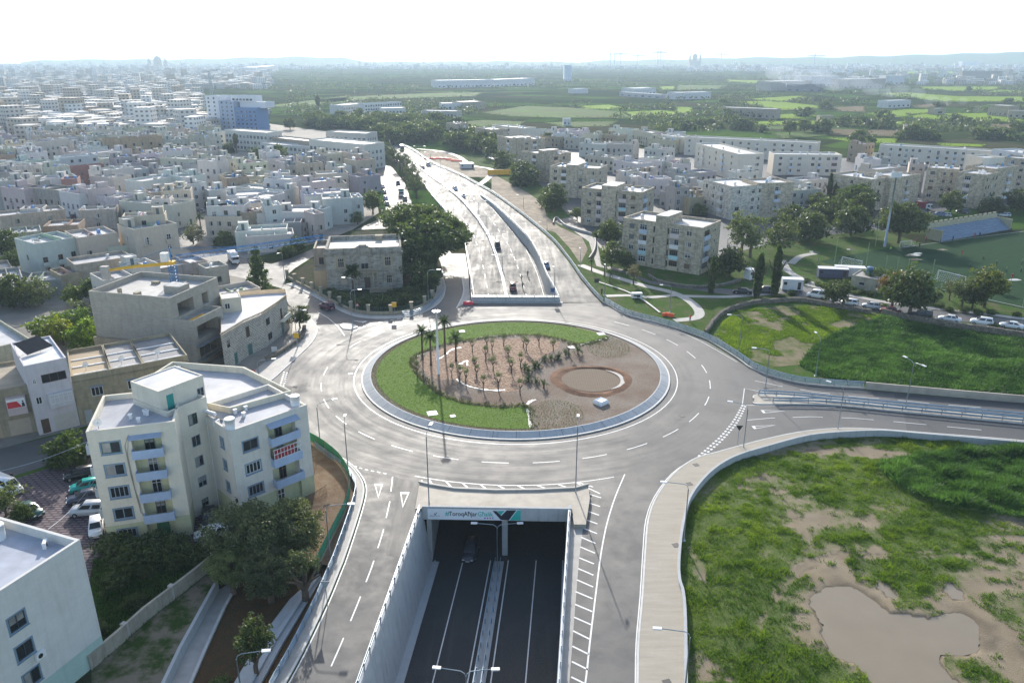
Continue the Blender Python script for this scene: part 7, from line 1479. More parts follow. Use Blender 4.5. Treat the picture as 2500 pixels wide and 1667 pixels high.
for c,a,b_,d,H,col,l,w in((cB,(740,268),(1130,262),30,13,WB,'long white terrace of new houses far out, left half',14),(cB,(1135,262),(1400,252),30,13,WB,'long white terrace of new houses far out, right half',10),(cB,(770,422),(920,420),18,7,WB,'white farm shed left of the pitched roof',4),(cB,(925,415),(1060,408),22,8,TB,'shed with pale pitched looking roof',0),(cB,(1665,325),(1760,322),14,7,WB,'low white greenhouse tunnel among the fields',0),(cB,(1600,165),(1648,165),40,34,(.5,.58,.68),'pale blue tower block on the far plain',4),(cB,(1592,525),(1642,525),8,6,WB,'little white farmhouse alone in the green field',2),(cB,(2070,322),(2220,318),30,9,WB,'white depot at the right of the plain',6),(cB,(1970,345),(2250,362),12,6,(.45,.45,.46),'grey depot hall on the open plain',6),(cC,(310,448),(680,462),14,9,TB,'long tan farm wall building beside the yellow field',9),(cC,(645,275),(920,268),30,15,(.5,.46,.38),'large sand coloured warehouse with blank wall',0),(cC,(750,290),(1000,292),20,12,(.24,.22,.22),'dark warehouse in front of the sand coloured one',5),(cC,(920,240),(1130,238),30,18,WB,'white factory behind the warehouses',8),(cC,(1140,260),(1420,255),30,16,(.46,.4,.34),'row of brown buildings in the smoke',10),(cC,(1420,235),(1550,235),30,17,WB,'white block veiled by smoke',4),(cC,(1435,405),(1590,400),14,8,WB,'white farmhouse with columns by the smoke',5),(cC,(2115,432),(2250,440),16,10,TB,'old stone farm right of the fire',4),(cC,(2250,470),(2420,475),12,7,TB,'low stone farm wing at the right edge',4),(cC,(1755,458),(1825,455),8,6,TB,'ruined stone hut in the field',1),(cC,(975,505),(1065,505),8,6,TB,'pale stone hut left of the long field',0),(cC,(1545,572),(1655,575),9,7,TB,'square stone hut above the round trees',1),(cC,(1940,140),(2050,140),40,26,WB,'white blocks on the right skyline',6),(cC,(1320,120),(1480,120),60,24,(.6,.54,.46),'sunlit tan block on the skyline',0),(cC,(0,350),(240,345),20,9,WB,'white farm group at the plain edge',6),(cA,(960,345),(1240,325),20,9,WB,'white hall left of the hotel',8),(cA,(1730,180),(1880,168),50,18,WB,'white hall on the far slope',4),(cA,(0,320),(280,305),22,11,(.48,.5,.54),'blue grey hall at the far left of the town',8),(cC,(845,195),(1200,192),30,10,WB,'long white greenhouse roof on the far plain',0),(cC,(1940,205),(2210,205),20,20,(.36,.33,.28),'dark stone fort like building on the right',6)):shed(c,a,b_,d,H,col,l,w)
# church towers
def church(x,y,Yd,s,label):
    b=PY(x,y,Yd);o=empty('church',(b[0],b[1],0),0,label,'church');q=MB();q.box(-28*s,-10,-5,28*s,30,b[2]-6*s);q.obj('nave',M['limestone'],o);q=MB();q.cyl(0,5,b[2]-6*s,b[2]+12*s,12*s,12*s,12);q.tube([(0,5,b[2]+(12+16*math.sin(t))*s)for t in np.linspace(0,1.5,7)]+[(0,5,b[2]+36*s)],[13*s*math.cos(t)for t in np.linspace(0,1.5,7)]+[.8*s],12);q.obj('dome',M['limestone'],o)
    for k in(-1,1):q=MB();q.box(k*26*s-4*s,-4*s,b[2]-6*s,k*26*s+4*s,4*s,b[2]+14*s);q.tube([(k*26*s,0,b[2]+14*s),(k*26*s,0,b[2]+24*s)],[4.5*s,.3],8);q.obj('bell_tower',M['limestone'],o)
church(385,160,3600,1.35,'large domed church with two bell towers on the left skyline');church(1697,146,4000,.95,'domed church on the right skyline before the port cranes');b=P(*z1(cA,15,560));q=MB();q.box(-4,-4,0,4,4,PY(*z1(cA,15,410),b[1])[2]);q.cyl(0,0,PY(*z1(cA,15,410),b[1])[2],PY(*z1(cA,15,385),b[1])[2],3,2,8);tag(q.obj('bell_tower',M['limestone'],None,False,None,b),'sandstone bell tower cut by the left frame edge','tower')
for x,top,Yd,l in((1490,118,4300,'left'),(1500,128,4300,'second'),(1515,127,4300,'third'),(1345,140,4300,'lone small'),(1557,132,4300,'fourth'),(1605,124,4300,'fifth'),(1612,122,4300,'sixth'),(1708,114,4300,'tallest'),(1760,128,4300,'seventh'),(1988,131,3600,'lone right hand')):
    b=PY(x,150,Yd);h=PY(x,top,Yd)[2];o=empty('port_crane',(b[0],b[1],0),0,l+' thin crane on the hazy skyline','crane','cranes on the skyline');q=MB();q.box(-2,-2,0,2,2,h);q.obj('tower',M['steel'],o);q=MB();q.box(-30,-1.5,h-12,45,1.5,h-8);q.obj('jib',M['steel'],o)
b=P(517,232);q=MB();lattice(q,(0,0,0),(0,0,34),2.4,10,.25);lattice(q,(-10,0,32),(16,0,36),2,8,.2);tag(q.obj('tower_crane',M['steel'],None,False,None,b),'thin tower crane left of the hotel roof','crane')
# far towns: house blocks beyond counting
def town_mass(name,n,gen,seed):
    r=np.random.default_rng(seed);Pp=np.array([P(*gen(r))[:2]for _ in range(n)]+(FARH if seed==51 else[]));n=len(Pp);w=r.uniform(4,8,n);d=r.uniform(4,8,n);h=r.uniform(5,11,n)*(1+(r.random(n)<.08));th=r.uniform(0,1.57,n);c,s=np.cos(th),np.sin(th);cor=[]
    for sx,sy in((-1,-1),(1,-1),(1,1),(-1,1)):cor.append(np.stack([Pp[:,0]+c*w*sx-s*d*sy,Pp[:,1]+s*w*sx+c*d*sy],1))
    V=np.concatenate([np.dstack([np.stack(cor,1),np.zeros((n,4,1))]),np.dstack([np.stack(cor,1),np.repeat(h[:,None,None],4,1)])],1).reshape(-1,3);F=(np.arange(n)[:,None,None]*8+np.array([[4,5,6,7],[0,1,5,4],[1,2,6,5],[2,3,7,6],[3,0,4,7]])).reshape(-1,4)
    m=NT(name);a=m.new('ShaderNodeAttribute',attribute_name='tint');wv=m.wallvec();bk=m.new('ShaderNodeTexBrick');m.link(wv,bk.inputs[0]);bk.offset=0;bk.inputs['Scale'].default_value=1;bk.inputs['Brick Width'].default_value=3.6;bk.inputs['Row Height'].default_value=3.1;bk.inputs['Mortar Size'].default_value=.95;bk.inputs['Color1'].default_value=bk.inputs['Color2'].default_value=(.25,.25,.26,1);bk.inputs['Mortar'].default_value=(1,1,1,1);m.set(m.mix(1.0,m.mix(a.outputs['Fac'],(.36,.31,.24),(.64,.63,.6)),bk.outputs[0],'MULTIPLY'),.8);inst(name,np_mesh(name,V,F,m.mat,np.repeat(r.random(n),5)))['kind']='stuff'
town_mass('far_town',2300,lambda r:(r.uniform(-80,660),160+58*r.random()**1.3),51);town_mass('far_town',1500,lambda r:(r.uniform(1680,2580),153+22*r.random()),52);town_mass('far_town',500,lambda r:(r.uniform(640,1700),156+14*r.random()),53);town_mass('far_town',160,lambda r:(r.uniform(1900,2500),178+30*r.random()),54)
# hills on the skyline
sk=[(-400,158),(0,157),(60,152),(150,147),(330,146),(430,146),(600,142),(730,140),(830,142),(880,149),(1000,151),(1250,150),(1400,152),(1500,148),(1650,146),(1700,144),(1850,141),(2000,141),(2080,139),(2200,136),(2350,132),(2500,128),(2900,126)]
tops=[PY(x,y+1.5*math.sin(x*.05),5000)for x,y in catmull(sk,6)];q=MB();q.strip([(p[0]*.9,4500,-1)for p in tops],tops);q.strip(tops,[(p[0]*1.1,5600,-5)for p in tops]);q.obj('hills',gd,None,True)['kind']='structure'
# smoke drifting over the fields
sm=bpy.data.materials.new('smoke');sm.use_nodes=True;sm.node_tree.nodes.clear();v_=sm.node_tree.nodes.new('ShaderNodeVolumePrincipled');v_.inputs['Color'].default_value=(.85,.92,1,1);v_.inputs['Density'].default_value=.007;so=sm.node_tree.nodes.new('ShaderNodeOutputMaterial');sm.node_tree.links.new(v_.outputs[0],so.inputs['Volume'])
bm_=bmesh.new();f0=P(*z1(cC,2030,490))
for i in range(16):t=i/15;bmesh.ops.create_icosphere(bm_,subdivisions=2,radius=1,matrix=Matrix.LocRotScale(Vector((f0[0]-95*t**1.15+6*math.sin(i*2.3)*t,f0[1]+330*t,4+26*t**.7+3*math.sin(i*1.7))),None,Vector((3+19*t,5+40*t,4+7*t))))
me=bpy.data.meshes.new('smoke');bm_.to_mesh(me);bm_.free();me.materials.append(sm);inst('smoke',me)['kind']='stuff'
# ------------------------------------------------------------------ vehicles
M['car_paint']=plain('car_paint',(1,1,1),.28,.03,2,.1,ocol=True);M['tyre']=plain('tyre',(.02,.02,.02),.8,.1,3)
M['lamp_red']=plain('tail_light',(.4,.02,.02),.3,.02);M['lamp_clear']=plain('head_light',(.7,.7,.68),.15,.02);M['rim']=plain('wheel_rim',(.45,.45,.46),.35,.05,3,.6)
def loft(q,secs,m=0):
    n=len(secs[0]);b=len(q.v)
    for s in secs:q.v+=s
    for i in range(len(secs)-1):
        for j in range(n-1):q.f.append((b+i*n+j,b+i*n+j+1,b+(i+1)*n+j+1,b+(i+1)*n+j));q.m.append(m)
    q.f.append(tuple(range(b,b+n)));q.m.append(m);e=b+(len(secs)-1)*n;q.f.append(tuple(range(e+n-1,e-1,-1)));q.m.append(m)
STY={ # body stations (x, top, half width), then cabin: base x0,x1, roof x0,x1, belt z, roof z; x forward
    'hatch':(4.0,[(-2.0,.78,.74),(-1.85,.95,.82),(-1.2,.98,.86),(.6,.96,.86),(1.5,.88,.82),(1.9,.72,.74),(2.0,.5,.7)],(-1.95,1.15,-1.6,.2,.93,1.48)),
    'suv':(4.5,[(-2.25,.95,.8),(-2.1,1.1,.88),(-1.2,1.12,.92),(.7,1.1,.92),(1.8,1.02,.88),(2.15,.85,.8),(2.25,.55,.76)],(-2.2,1.2,-1.9,.3,1.08,1.72)),
    'sedan':(4.6,[(-2.3,.8,.76),(-2.1,.98,.84),(-1.2,1.0,.88),(.8,.97,.88),(1.8,.88,.84),(2.2,.72,.76),(2.3,.5,.7)],(-1.6,1.25,-.9,.35,.95,1.45)),
    'van':(4.7,[(-2.35,1.0,.85),(-2.25,1.15,.92),(.6,1.15,.92),(1.6,1.1,.9),(2.2,.95,.84),(2.35,.55,.8)],(-2.32,1.75,-2.25,1.0,1.1,2.0))}
_cm={}
def car_parts(sty):
    if sty in _cm:return _cm[sty]
    L,body,(b0,b1,r0,r1,zb,zr)=STY[sty];R=[];hw=max(s[2]for s in body)
    q=MB();loft(q,[[(x,-w*.9,.2),(x,-w,.45),(x,-w*.98,z*.82),(x,-w*.8,z),(x,w*.8,z),(x,w*.98,z*.82),(x,w,.45),(x,w*.9,.2)]for x,z,w in body]);k=hw-.08;kr=hw-.24
    q._add([(r0,-kr,zr),(r1,-kr,zr),(r1,kr,zr),(r0,kr,zr),(b0,-k,zb),(b1,-k,zb),(b1,k,zb),(b0,k,zb)],[(0,1,2,3),(4,5,1,0),(6,7,3,2),(5,6,2,1),(7,4,0,3)])
    R.append(('body',q.mesh('body',M['car_paint'],True),None));lerp=lambda a,b,t:tuple(a[i]+(b[i]-a[i])*t for i in range(3))
    def pane(nm,A,B,C,D,n):
        q=MB();s=lambda u,v:lerp(lerp(A,B,u),lerp(D,C,u),v);o=Vector(n)*.015;q.quad(*[tuple(Vector(s(u,v))+o)for u,v in((.07,.12),(.93,.12),(.93,.9),(.07,.9))]);R.append((nm,q.mesh(nm,M['glass']),None))
    pane('windscreen',(b1,-k,zb),(b1,k,zb),(r1,kr,zr),(r1,-kr,zr),(1,0,.4));pane('rear_window',(b0,k,zb),(b0,-k,zb),(r0,-kr,zr),(r0,kr,zr),(-1,0,.3))
    for s in(-1,1):
        mb_=(b0+b1)/2-.1;mr_=(r0+r1)/2-.1
        for(x0,x1,y0,y1)in((b0+.1,mb_,r0+.05,mr_),(mb_+.05,b1-.1,mr_+.05,r1)):
            A,B,C,D=(x0,s*k,zb),(x1,s*k,zb),(y1,s*kr,zr),(y0,s*kr,zr);pane('side_window',*((A,B,C,D)if s<0 else(B,A,D,C)),(0,s,.2))
    q=MB();q.tube([(0,-.1,0),(0,.1,0)],.31,12);ty=q.mesh('wheel',M['tyre']);q=MB();q.tube([(0,-.105,0),(0,.105,0)],.19,8);rim=q.mesh('rim',M['rim'])
    for x in(-L*.31,L*.31):
        for y in(-hw+.06,hw-.06):R.append(('wheel',ty,((x,y,.31),rim)))
    for nm,x,z,m in(('headlight',L/2-.06,.62,'lamp_clear'),('tail_light',-L/2+.03,.8,'lamp_red')):
        for y in(-.58,.58):q=MB();q.box(x-.05,y-.15,z-.07,x+.07*(1 if x>0 else-.3),y+.15,z+.07);R.append((nm,q.mesh(nm,M[m]),None))
    q=MB();q.box(L/2-.05,-.26,.38,L/2+.02,.26,.49);q.box(-L/2-.02,-.26,.55,-L/2+.05,.26,.66);R.append(('number_plate',q.mesh('number_plate',M['white_paint']),None))
    _cm[sty]=R;return R
def vehicle(sty,loc,rz,col,label,group=None,cat=None):
    o=empty({'van':'parked_van'}.get(sty,'car')if sty!='van' else 'van',loc,rz,label,cat or('van' if sty=='van' else 'car'),group)
    for nm,me,ex in car_parts(sty):
        p=inst(nm,me,o,ex[0]if ex else(0,0,0),0,None,col)
        if ex:inst('rim',ex[1],p)
    return o
def car(c,p,d,sty,col,label,z=None,group=None):
    """p: pixel under the car, d: pixel ahead of it"""
    f=(lambda s:PR(*s))if z=='ramp' else(lambda s:P(*s,.035 if z is None else z));a,b=f(z1(c,*p)),f(z1(c,*d));return vehicle(sty,a,math.atan2(b[1]-a[1],b[0]-a[0]),col,label,group)
WHT,SIL,DRK,BLK,RED,BLE=(.72,.72,.72),(.45,.47,.49),(.06,.07,.08),(.02,.02,.023),(.16,.012,.016),(.1,.16,.26)
gq='cars queueing on the road by the crop field'
for p,s,c,l in(((862,78),'van',WHT,'white minivan at the head of the right hand queue, behind a small tree'),((1098,128),'hatch',WHT,'white hatchback right of the small round tree'),((1252,152),'hatch',SIL,'silver hatchback between the white one and the red car'),((1392,186),'sedan',RED,'dark red car half hidden by the reddish tree'),((1614,215),'suv',DRK,'black car right of the reddish tree'),((1815,246),'sedan',WHT,'white saloon above a round bush, after the black car'),((2045,270),'suv',WHT,'white off-roader with dark roof, third from the right end'),((2258,294),'sedan',WHT,'white saloon at the right end of the queue'),((2440,322),'hatch',SIL,'silver car leaving the frame at the right end')):car(cN,p,(p[0]-100,p[1]-15),s,c,l,.05,gq)
car(cN,(330,48),(240,40),'sedan',BLK,'black car behind the two tall cypresses',.05);car(cN,(490,42),(400,36),'suv',DRK,'dark car between the cypress trunks',.05)
for c_,p,d,s,c,l,z in((cE,(2066,520),(2080,600),'van',BLK,'black van driving down the ramp','ramp'),(cE,(2192,862),(2198,900),'suv',RED,'dark red car near the rear tunnel mouth','ramp'),(cE,(1716,48),(1745,80),'suv',SIL,'silver blue car on the inner lanes above the ramp',None),(cE,(1782,106),(1810,140),'hatch',SIL,'pale car following close to the barrier gap',None),(cF,(450,850),(462,900),'hatch',BLE,'blue hatchback alone on the right slip road',None),
    (cB,(530,778),(545,795),'hatch',SIL,'grey car near the top of the highway',None),(cB,(642,862),(660,880),'sedan',DRK,'dark car beside a van on the far highway',None),(cB,(680,845),(700,862),'van',SIL,'pale van on the far highway',None),(cB,(475,795),(460,780),'suv',DRK,'dark green car on the left far lane',None),(cB,(458,820),(440,802),'hatch',BLK,'black car last on the left far lane',None),(cE,(665,1020),(560,985),'suv',(.09,.02,.05),'dark purple car turning into the side street',None),(cE,(1160,330),(1200,312),'hatch',WHT,'white hatchback parked behind the villa',None)):car(c_,p,d,s,c,l,z)
for i,(p,c)in enumerate((((372,992),SIL),((384,1030),DRK),((393,1074),BLE),((402,1110),BLK))):car(cB,p,(p[0]+8,p[1]+40),'hatch',c,['silver car farthest back in the left queue','dark car second from the back of the left queue','blue grey car third in the left queue','black car at the front of the left queue'][i],.035,'cars queueing on the wet side road')
car(cB,(522,1078),(530,1120),'suv',BLK,'black car in front of the green lorry');car(cB,(476,972),(480,1000),'van',DRK,'dark van behind the green lorry')
pk=car(cQ1,(1155,850),(1140,900),'suv',(.05,.055,.07),'dark pickup with red cargo inside the left tunnel lane',TD+.02);q=MB();q.box(-2.2,-.7,1.1,-.5,.7,1.45);q.obj('cargo',M['soil'],pk)
gy='cars parked in the paved yard'
for p,d,s,c,l in(((575,925),(480,945),'hatch',BLK,'black car topmost at the left wall of the white block'),((620,1012),(530,1030),'hatch',(.02,.33,.28),'turquoise hatchback in the paved yard'),((620,1090),(530,1110),'sedan',(.05,.06,.09),'dark blue car between the turquoise and the silver one'),((640,1185),(550,1190),'suv',SIL,'silver car by the left balconies of the white block'),((695,1310),(690,1400),'hatch',WHT,'white hatchback facing the camera beside the white block'),((215,1185),(330,1235),'sedan',(.03,.09,.08),'dark green car at the left bush of the yard'),((60,1020),(170,1065),'van',WHT,'white van at the left edge of the yard'),((1500,1235),(1500,1330),'sedan',(.03,.035,.045),'dark saloon in the corner between the two wings'),((1520,1352),(1400,1375),'hatch',WHT,'white hatchback half under the big olive tree')):car(cH,p,d,s,c,l,.02,gy)
car(cI,(1290,275),(1200,285),'sedan',BLK,'black car parked behind the wild hedge',.02,gy)
ge='cars in the estate'
for i,(p,d,s,c)in enumerate((((490,368),(420,372),'hatch',WHT),((1500,410),(1440,400),'sedan',DRK),((1575,445),(1500,440),'sedan',BLK),((1645,430),(1560,425),'suv',BLE),((1705,432),(1640,425),'hatch',SIL),((1845,405),(1760,400),'suv',DRK),((2190,432),(2100,428),'hatch',SIL),((520,392),(430,398),'hatch',SIL))):car(cG,p,d,s,c,['white hatchback by the tan house of the estate','dark saloon in front of the parked lorry','black saloon above the stand terraces','dark blue car right of the black saloon','silver car by the lamp cluster above the stand','dark car under the round tree of the estate','silver car at the right end above the stand','silver car roof behind the dark trees'][i],.02,ge)
for i,(p,d,s,c)in enumerate((((1790,125),(1830,80),'hatch',WHT),((1815,70),(1860,30),'suv',SIL),((1590,300),(1640,250),'hatch',WHT),((1665,230),(1720,190),'hatch',SIL),((1712,60),(1760,20),'sedan',BLE),((600,278),(560,250),'hatch',DRK))):car(cD,p,d,s,c,['white car below the pale yellow corner house','silver off-roader farther up the same town street','white car beside the olive tree of the town','silver car above the white one by the olive','blue car at the top of the town street','dark car in the lane by the rubble walls'][i],.02,'cars parked in the old town')
def lorry(loc,rz,cab,box,label,L=6.5,H=3.0):
    o=empty('lorry',loc,rz,label,'lorry');q=MB();q.box(-L/2,-1.1,.75,L/2-1.9,1.1,H);q.obj('cargo_box',M['car_paint'],o,False,box);q=MB();q.prism([(L/2-1.8,-1),(L/2-.1,-1),(L/2,0),(L/2-.1,1),(L/2-1.8,1)],.5,2.3);q.obj('cab',M['car_paint'],o,False,cab)
    q=MB();q.box(L/2-.12,-.9,1.4,L/2+.03,.9,2.1);q.box(L/2-1.2,-1.02,1.4,L/2-.4,1.02,2.05);q.obj('windscreen',M['glass'],o);q=MB();q.box(-L/2,-.9,.45,L/2-.3,.9,.74);q.obj('chassis',M['black'],o)
    for x in(-L*.3,L*.33):
        for y in(-.95,.95):inst('wheel',car_parts('hatch')[7][1],o,(x,y,.4),0,1.3)
    return o
def lz(c,p,d):a,b=P(*z1(c,*p),.03),P(*z1(c,*d),.03);return a,math.atan2(b[1]-a[1],b[0]-a[0])
lorry(*lz(cB,(497,1045),(502,1080)),(.6,.6,.6),(.02,.2,.09),'green box lorry in the wet side road',8,3.4);lorry(*lz(cD,(1920,640),(1960,680)),WHT,WHT,'white box lorry in the side street behind the corner house',6);lorry(*lz(cG,(1525,375),(1600,385)),WHT,(.3,.05,.06),'white lorry with red bed in the estate',6);lorry(*lz(cB,(503,742),(512,755)),DRK,(.2,.22,.25),'dark lorry at the top of the highway',8,3.4)
def cabin(c,p,W,D,H,rz,col,label,name='cabin',cat='cabin'):
    a=P(*z1(c,*p));o=empty(name,a,rz,label,cat);q=MB();q.box(-W/2,-D/2,.3,W/2,D/2,H);q.obj('body',M['panel'],o,False,col);q=MB();q.box(-W/2-.1,-D/2-.1,H,W/2+.1,D/2+.1,H+.1);q.obj('roof',M['panel'],o,False,(.6,.6,.6));q=MB()
    q.box(-W/2+.3,-D/2-.03,H*.55,-W/2+1.1,-D/2+.02,H*.8);q.box(W/2-1.3,-D/2-.03,.5,W/2-.5,-D/2+.02,H*.8);q.obj('door',M['black'],o);q=MB();q.box(-W/2+.3,-D/2+.2,0,W/2-.3,D/2-.2,.3);q.obj('skid',M['black'],o);return o
cabin(cG,(442,1035),5.0,2.4,3.0,-.15,(.66,.66,.66),'white site cabin on the road by the cypresses');cabin(cG,(98,950),2.2,2.2,2.9,.5,(.66,.66,.64),'small white kiosk left of the cypresses');cabin(cG,(775,935),7.5,2.6,2.7,-.16,(.06,.07,.12),'dark blue container by the football pitch','container','container');cabin(cG,(915,925),7.5,2.6,2.7,-.2,(.62,.62,.62),'white container behind the dark blue one','container','container')
# ------------------------------------------------------------------ street lamps
def lamp(c,base,top,label,arms=((1,0),),al=2.2,zb=0.0,mast=False,group='street lamps'):
    b=P(*z1(c,*base),zb)if zb!='ramp' else PR(*z1(c,*base));H=(PY(*z1(c,*top),b[1])[2]-b[2])if top else 10.5
    o=empty('street_lamp',b,0,label,'street lamp',group);q=MB();q.tube([(0,0,0),(0,0,.6),(0,0,H-.6)],[.12,.085,.06],7);q.box(-.2,-.2,0,.2,.2,.06);q.obj('pole',M['steel'],o,True)
    for a in arms:
        n=math.hypot(*a);ax,ay=a[0]/n,a[1]/n;q=MB();q.tube([(0,0,H-.7),(ax*.12,ay*.12,H-.25),(ax*.5,ay*.5,H),(ax*al,ay*al,H+.15)],.045,6);q.obj('arm',M['steel'],o,True)
        q=MB();q.box(-.05,-.17,-.07,.75,.17,.06);q.box(.1,-.12,-.1,.65,.12,-.07);q.obj('lamp_head',M['lamp_white'],o,False,None,(ax*al,ay*al,H+.16),math.atan2(ay,ax))
    return o
lamp((700,1150,800),(1022,235),None,'street lamp rising from the left end of the tunnel portal',((.2,1),),1.8,.4);lamp((700,1150,800),(2073,158),None,'street lamp at the right end of the tunnel portal',((.1,1),),1.6,.4)
lamp(cQ4,(1150,1760),(1110,1290),'nearest street lamp at the bottom left, over the red soil',((1,.1),),2.4,YZ);lamp(cQ4,(1995,465),(1945,-130),'street lamp behind the left guardrail beside the big olive',((1,.05),),2.6,YZ)
lamp(cJ,(445,1140),(425,790),'street lamp on the left rim of the roundabout near the block',((1,.5),),2.4);lamp(cJ,(675,1380),(645,915),'plain dark pole lamp at the netting fence',((0,1),),.4);lamp(cH,(1865,270),(1858,90),'street lamp on the corner pavement left of the roundabout',((1,.2),),2.6);lamp(cJ,(258,335),(238,30),'street lamp by the corner house wall',((1,.0),),1.8)
lamp(cE,(905,1060),(888,772),'street lamp in front of the villa, arm to the left',((-1,.1),),2.0);lamp(cE,(878,1165),(853,870),'street lamp on the small triangular island',((1,.1),),1.7);lamp(cE,(1500,985),(1494,705),'street lamp under the big tree beside the villa',((1,.0),),2.3);lamp(cE,(322,800),(298,560),'street lamp at the villa corner',((-.4,-1),),1.2)
for b_,t_,a_,l in(((490,775),(518,452),(-1,.2),'lamp at the tip of the right traffic island'),((855,640),(888,368),(0,1),'lamp standing in front of the crop field'),((1015,1020),(1055,722),(-.6,.7),'lamp on the kerb of the right exit'),((338,1155),(350,850),(-1,.4),'lamp beside the pavement at the give way line'),((305,460),(326,205),(-1,.0),'lamp behind the guardrail at the patchy field')):lamp(cN,b_,t_,'street '+l,(a_,),2.3)
lamp(cN,(1498,882),(1553,540),'twin armed street lamp on the right traffic island',((-.3,1),(.3,-1)),1.7)
lamp(cMm,(576,470),(583,175),'street lamp at the bend of the pavement by the muddy field',((-1,.1),),2.6,.1);lamp(cMm,(578,1290),(588,945),'street lamp on the pavement at the bottom edge',((-1,.1),),2.6,.1)
for b_,t_,a_,l in(((515,1135),(515,870),(-.1,1),'at the right end of the rear parapet'),((928,1080),(930,850),(0,1),'behind the guardrail at the footpath'),((1462,1215),(1475,1000),(-1,.1),'standing in the planted triangle'),((725,900),(728,712),(0,1),'by the curve of the slip road'),((455,575),(455,480),(-1,0),'by the earth strip'),((262,370),(262,260),(-.6,0),'far up the earth strip'),((1930,720),(1935,600),(1,.3),'near the olive trees')):lamp(cF,b_,t_,'street lamp '+l,(a_,),2.0)
for b_,t_,l in(((2105,700),(2107,585),'nearest'),((2048,545),(2048,415),'second'),((1978,380),(1975,262),'third'),((1912,250),(1908,140),'fourth'),((1830,170),(1830,95),'fifth')):lamp(cE,b_,t_,'twin armed lamp on the ramp median, %s from the tunnel'%l,((-1,.1),(1,.1)),2.4,'ramp')
for b_,l in(((765,945),'far'),((700,900),'farther'),((625,850),'very far')):lamp(cB,b_,None,'twin armed lamp on the %s highway barrier'%l,((-1,.1),(1,.1)),2.4)
lamp(cQ1,(1418,1045),(1405,562),'twin armed lamp on the sunken median before the portal',((-1,.05),(1,.05)),2.6,TD);lamp(cQ3,(1130,1900),(1088,1085),'twin armed lamp at the bottom edge over the sunken road',((-1,.12),(1,.05)),2.4,TD)
for c_,b_,t_,a_,l in((cG,(640,975),(672,725),(-1,0),'left of the dark blue container'),(cG,(955,865),(968,710),(-1,.2),'behind the white container'),(cG,(1480,985),(1490,870),(-1,0),'by the changing rooms')):lamp(c_,b_,t_,'street lamp '+l,(a_,),1.8)
bm=P(*z1(cJ,1413,550),IZ);o=empty('light_mast',bm,0,'tall thick white mast on the island among the palms','mast');q=MB();q.tube([(0,0,0),(0,0,12.4)],[.24,.15],10);q.obj('pole',M['white_paint'],o,True);q=MB()
for k in range(6):a=k*1.047;q.box(.25,-.18,12.1,.75,.18,12.3,0,a,(0,0,0))
q.obj('floodlight',M['lamp_white'],o)
b_=P(*z1(cG,1208,680));H_=PY(*z1(cG,1298,70),b_[1])[2];o=empty('floodlight_mast',b_,0,'very tall grey floodlight mast beside the football pitch','mast');q=MB();q.tube([(0,0,0),(0,0,H_)],[.4,.18],10);q.obj('pole',M['steel'],o,True);q=MB();q.box(-1.6,-.2,H_-1.6,1.6,.2,H_);q.obj('floodlight',M['lamp_white'],o)
# ------------------------------------------------------------------ guardrails
def guard(path,label,h=1.1,n=5,step=2.4,mat='rail_paint',r=.055,z=None,flip=1):
    o=empty('guardrail',(path[0][0],path[0][1],0),0,label,'guardrail');x0,y0=path[0][0],path[0][1];rel=[(p[0]-x0,p[1]-y0,p[2]if z is None else z)for p in path]
    q=MB();q.box(-.06,-.06,-.05,.06,.06,h);pm=q.mesh('post',M['steel'])
    for p in resample(rel,step)[:300]:inst('post',pm,o,p)
    for k in range(n):
        zz=h*(k+1)/n-.06;q=MB();a=offset(rel,.10);b=offset(rel,.03);q.strip([(p[0],p[1],p[2]+zz-r*1.5)for p in a],[(p[0],p[1],p[2]+zz+r)for p in a]);q.strip([(p[0],p[1],p[2]+zz+r)for p in a],[(p[0],p[1],p[2]+zz+r)for p in b]);q.strip([(p[0],p[1],p[2]+zz+r)for p in b],[(p[0],p[1],p[2]+zz-r*1.5)for p in b]);q.obj('rail',M[mat],o)
    return o
gp=offset(catmull(PP(rg_px[:11]),4),.9);guard(gp,'long curved blue grey guardrail between the roundabout and the crop field',1.25,5)
gk=offset(catmull(PP(rg_px[:11]),4),.25);kerb('kerb',gk,.35,.3,M['concrete'])
guard([(p[0]+.4,p[1],.05)for p in catmull(guard_R,3)][:44],'guardrail along the right edge of the slip road and highway',1.2,4,3.2)
guard(offset(sp_up,-.25)[4:],'blue guardrail on the upper edge of the right traffic island',.95,2,3,'rail_paint',.1,.15);guard(offset(sp_lo,.3)[6:],'blue guardrail on the lower edge of the right traffic island',.95,2,3,'rail_paint',.1,.15)
guard(offset(le,1.35)[2:],'blue guardrail along the left road',1.0,4,2.2,'rail_paint',.06,.05)
ml=[(at_Y(ramp_med,Y)+s_,Y,rz(Y))for s_ in(0,)for Y in np.linspace(RY1+1,345,50)]
q=MB();q.strip(offset(ml,.3),offset([(p[0],p[1],p[2]+.35)for p in ml],.25));q.strip(offset([(p[0],p[1],p[2]+.35)for p in ml],.25),offset([(p[0],p[1],p[2]+.35)for p in ml],-.25));q.strip(offset([(p[0],p[1],p[2]+.35)for p in ml],-.25),offset(ml,-.3));tag(q.obj('median_kerb',M['concrete']),'raised concrete median along the descending ramp','median')
guard(offset(ml,.22),'guardrail on the left side of the ramp median',1.15,3,4,'rail_paint',.07);guard(offset(ml,-.3),'guardrail on the right side of the ramp median',1.15,3,4,'rail_paint',.07)
guard([(at_Y(ramp_med,Y),Y,.03)for Y in np.linspace(352,560,30)],'guardrail along the middle of the far highway',1.0,2,5,'rail_paint',.08)
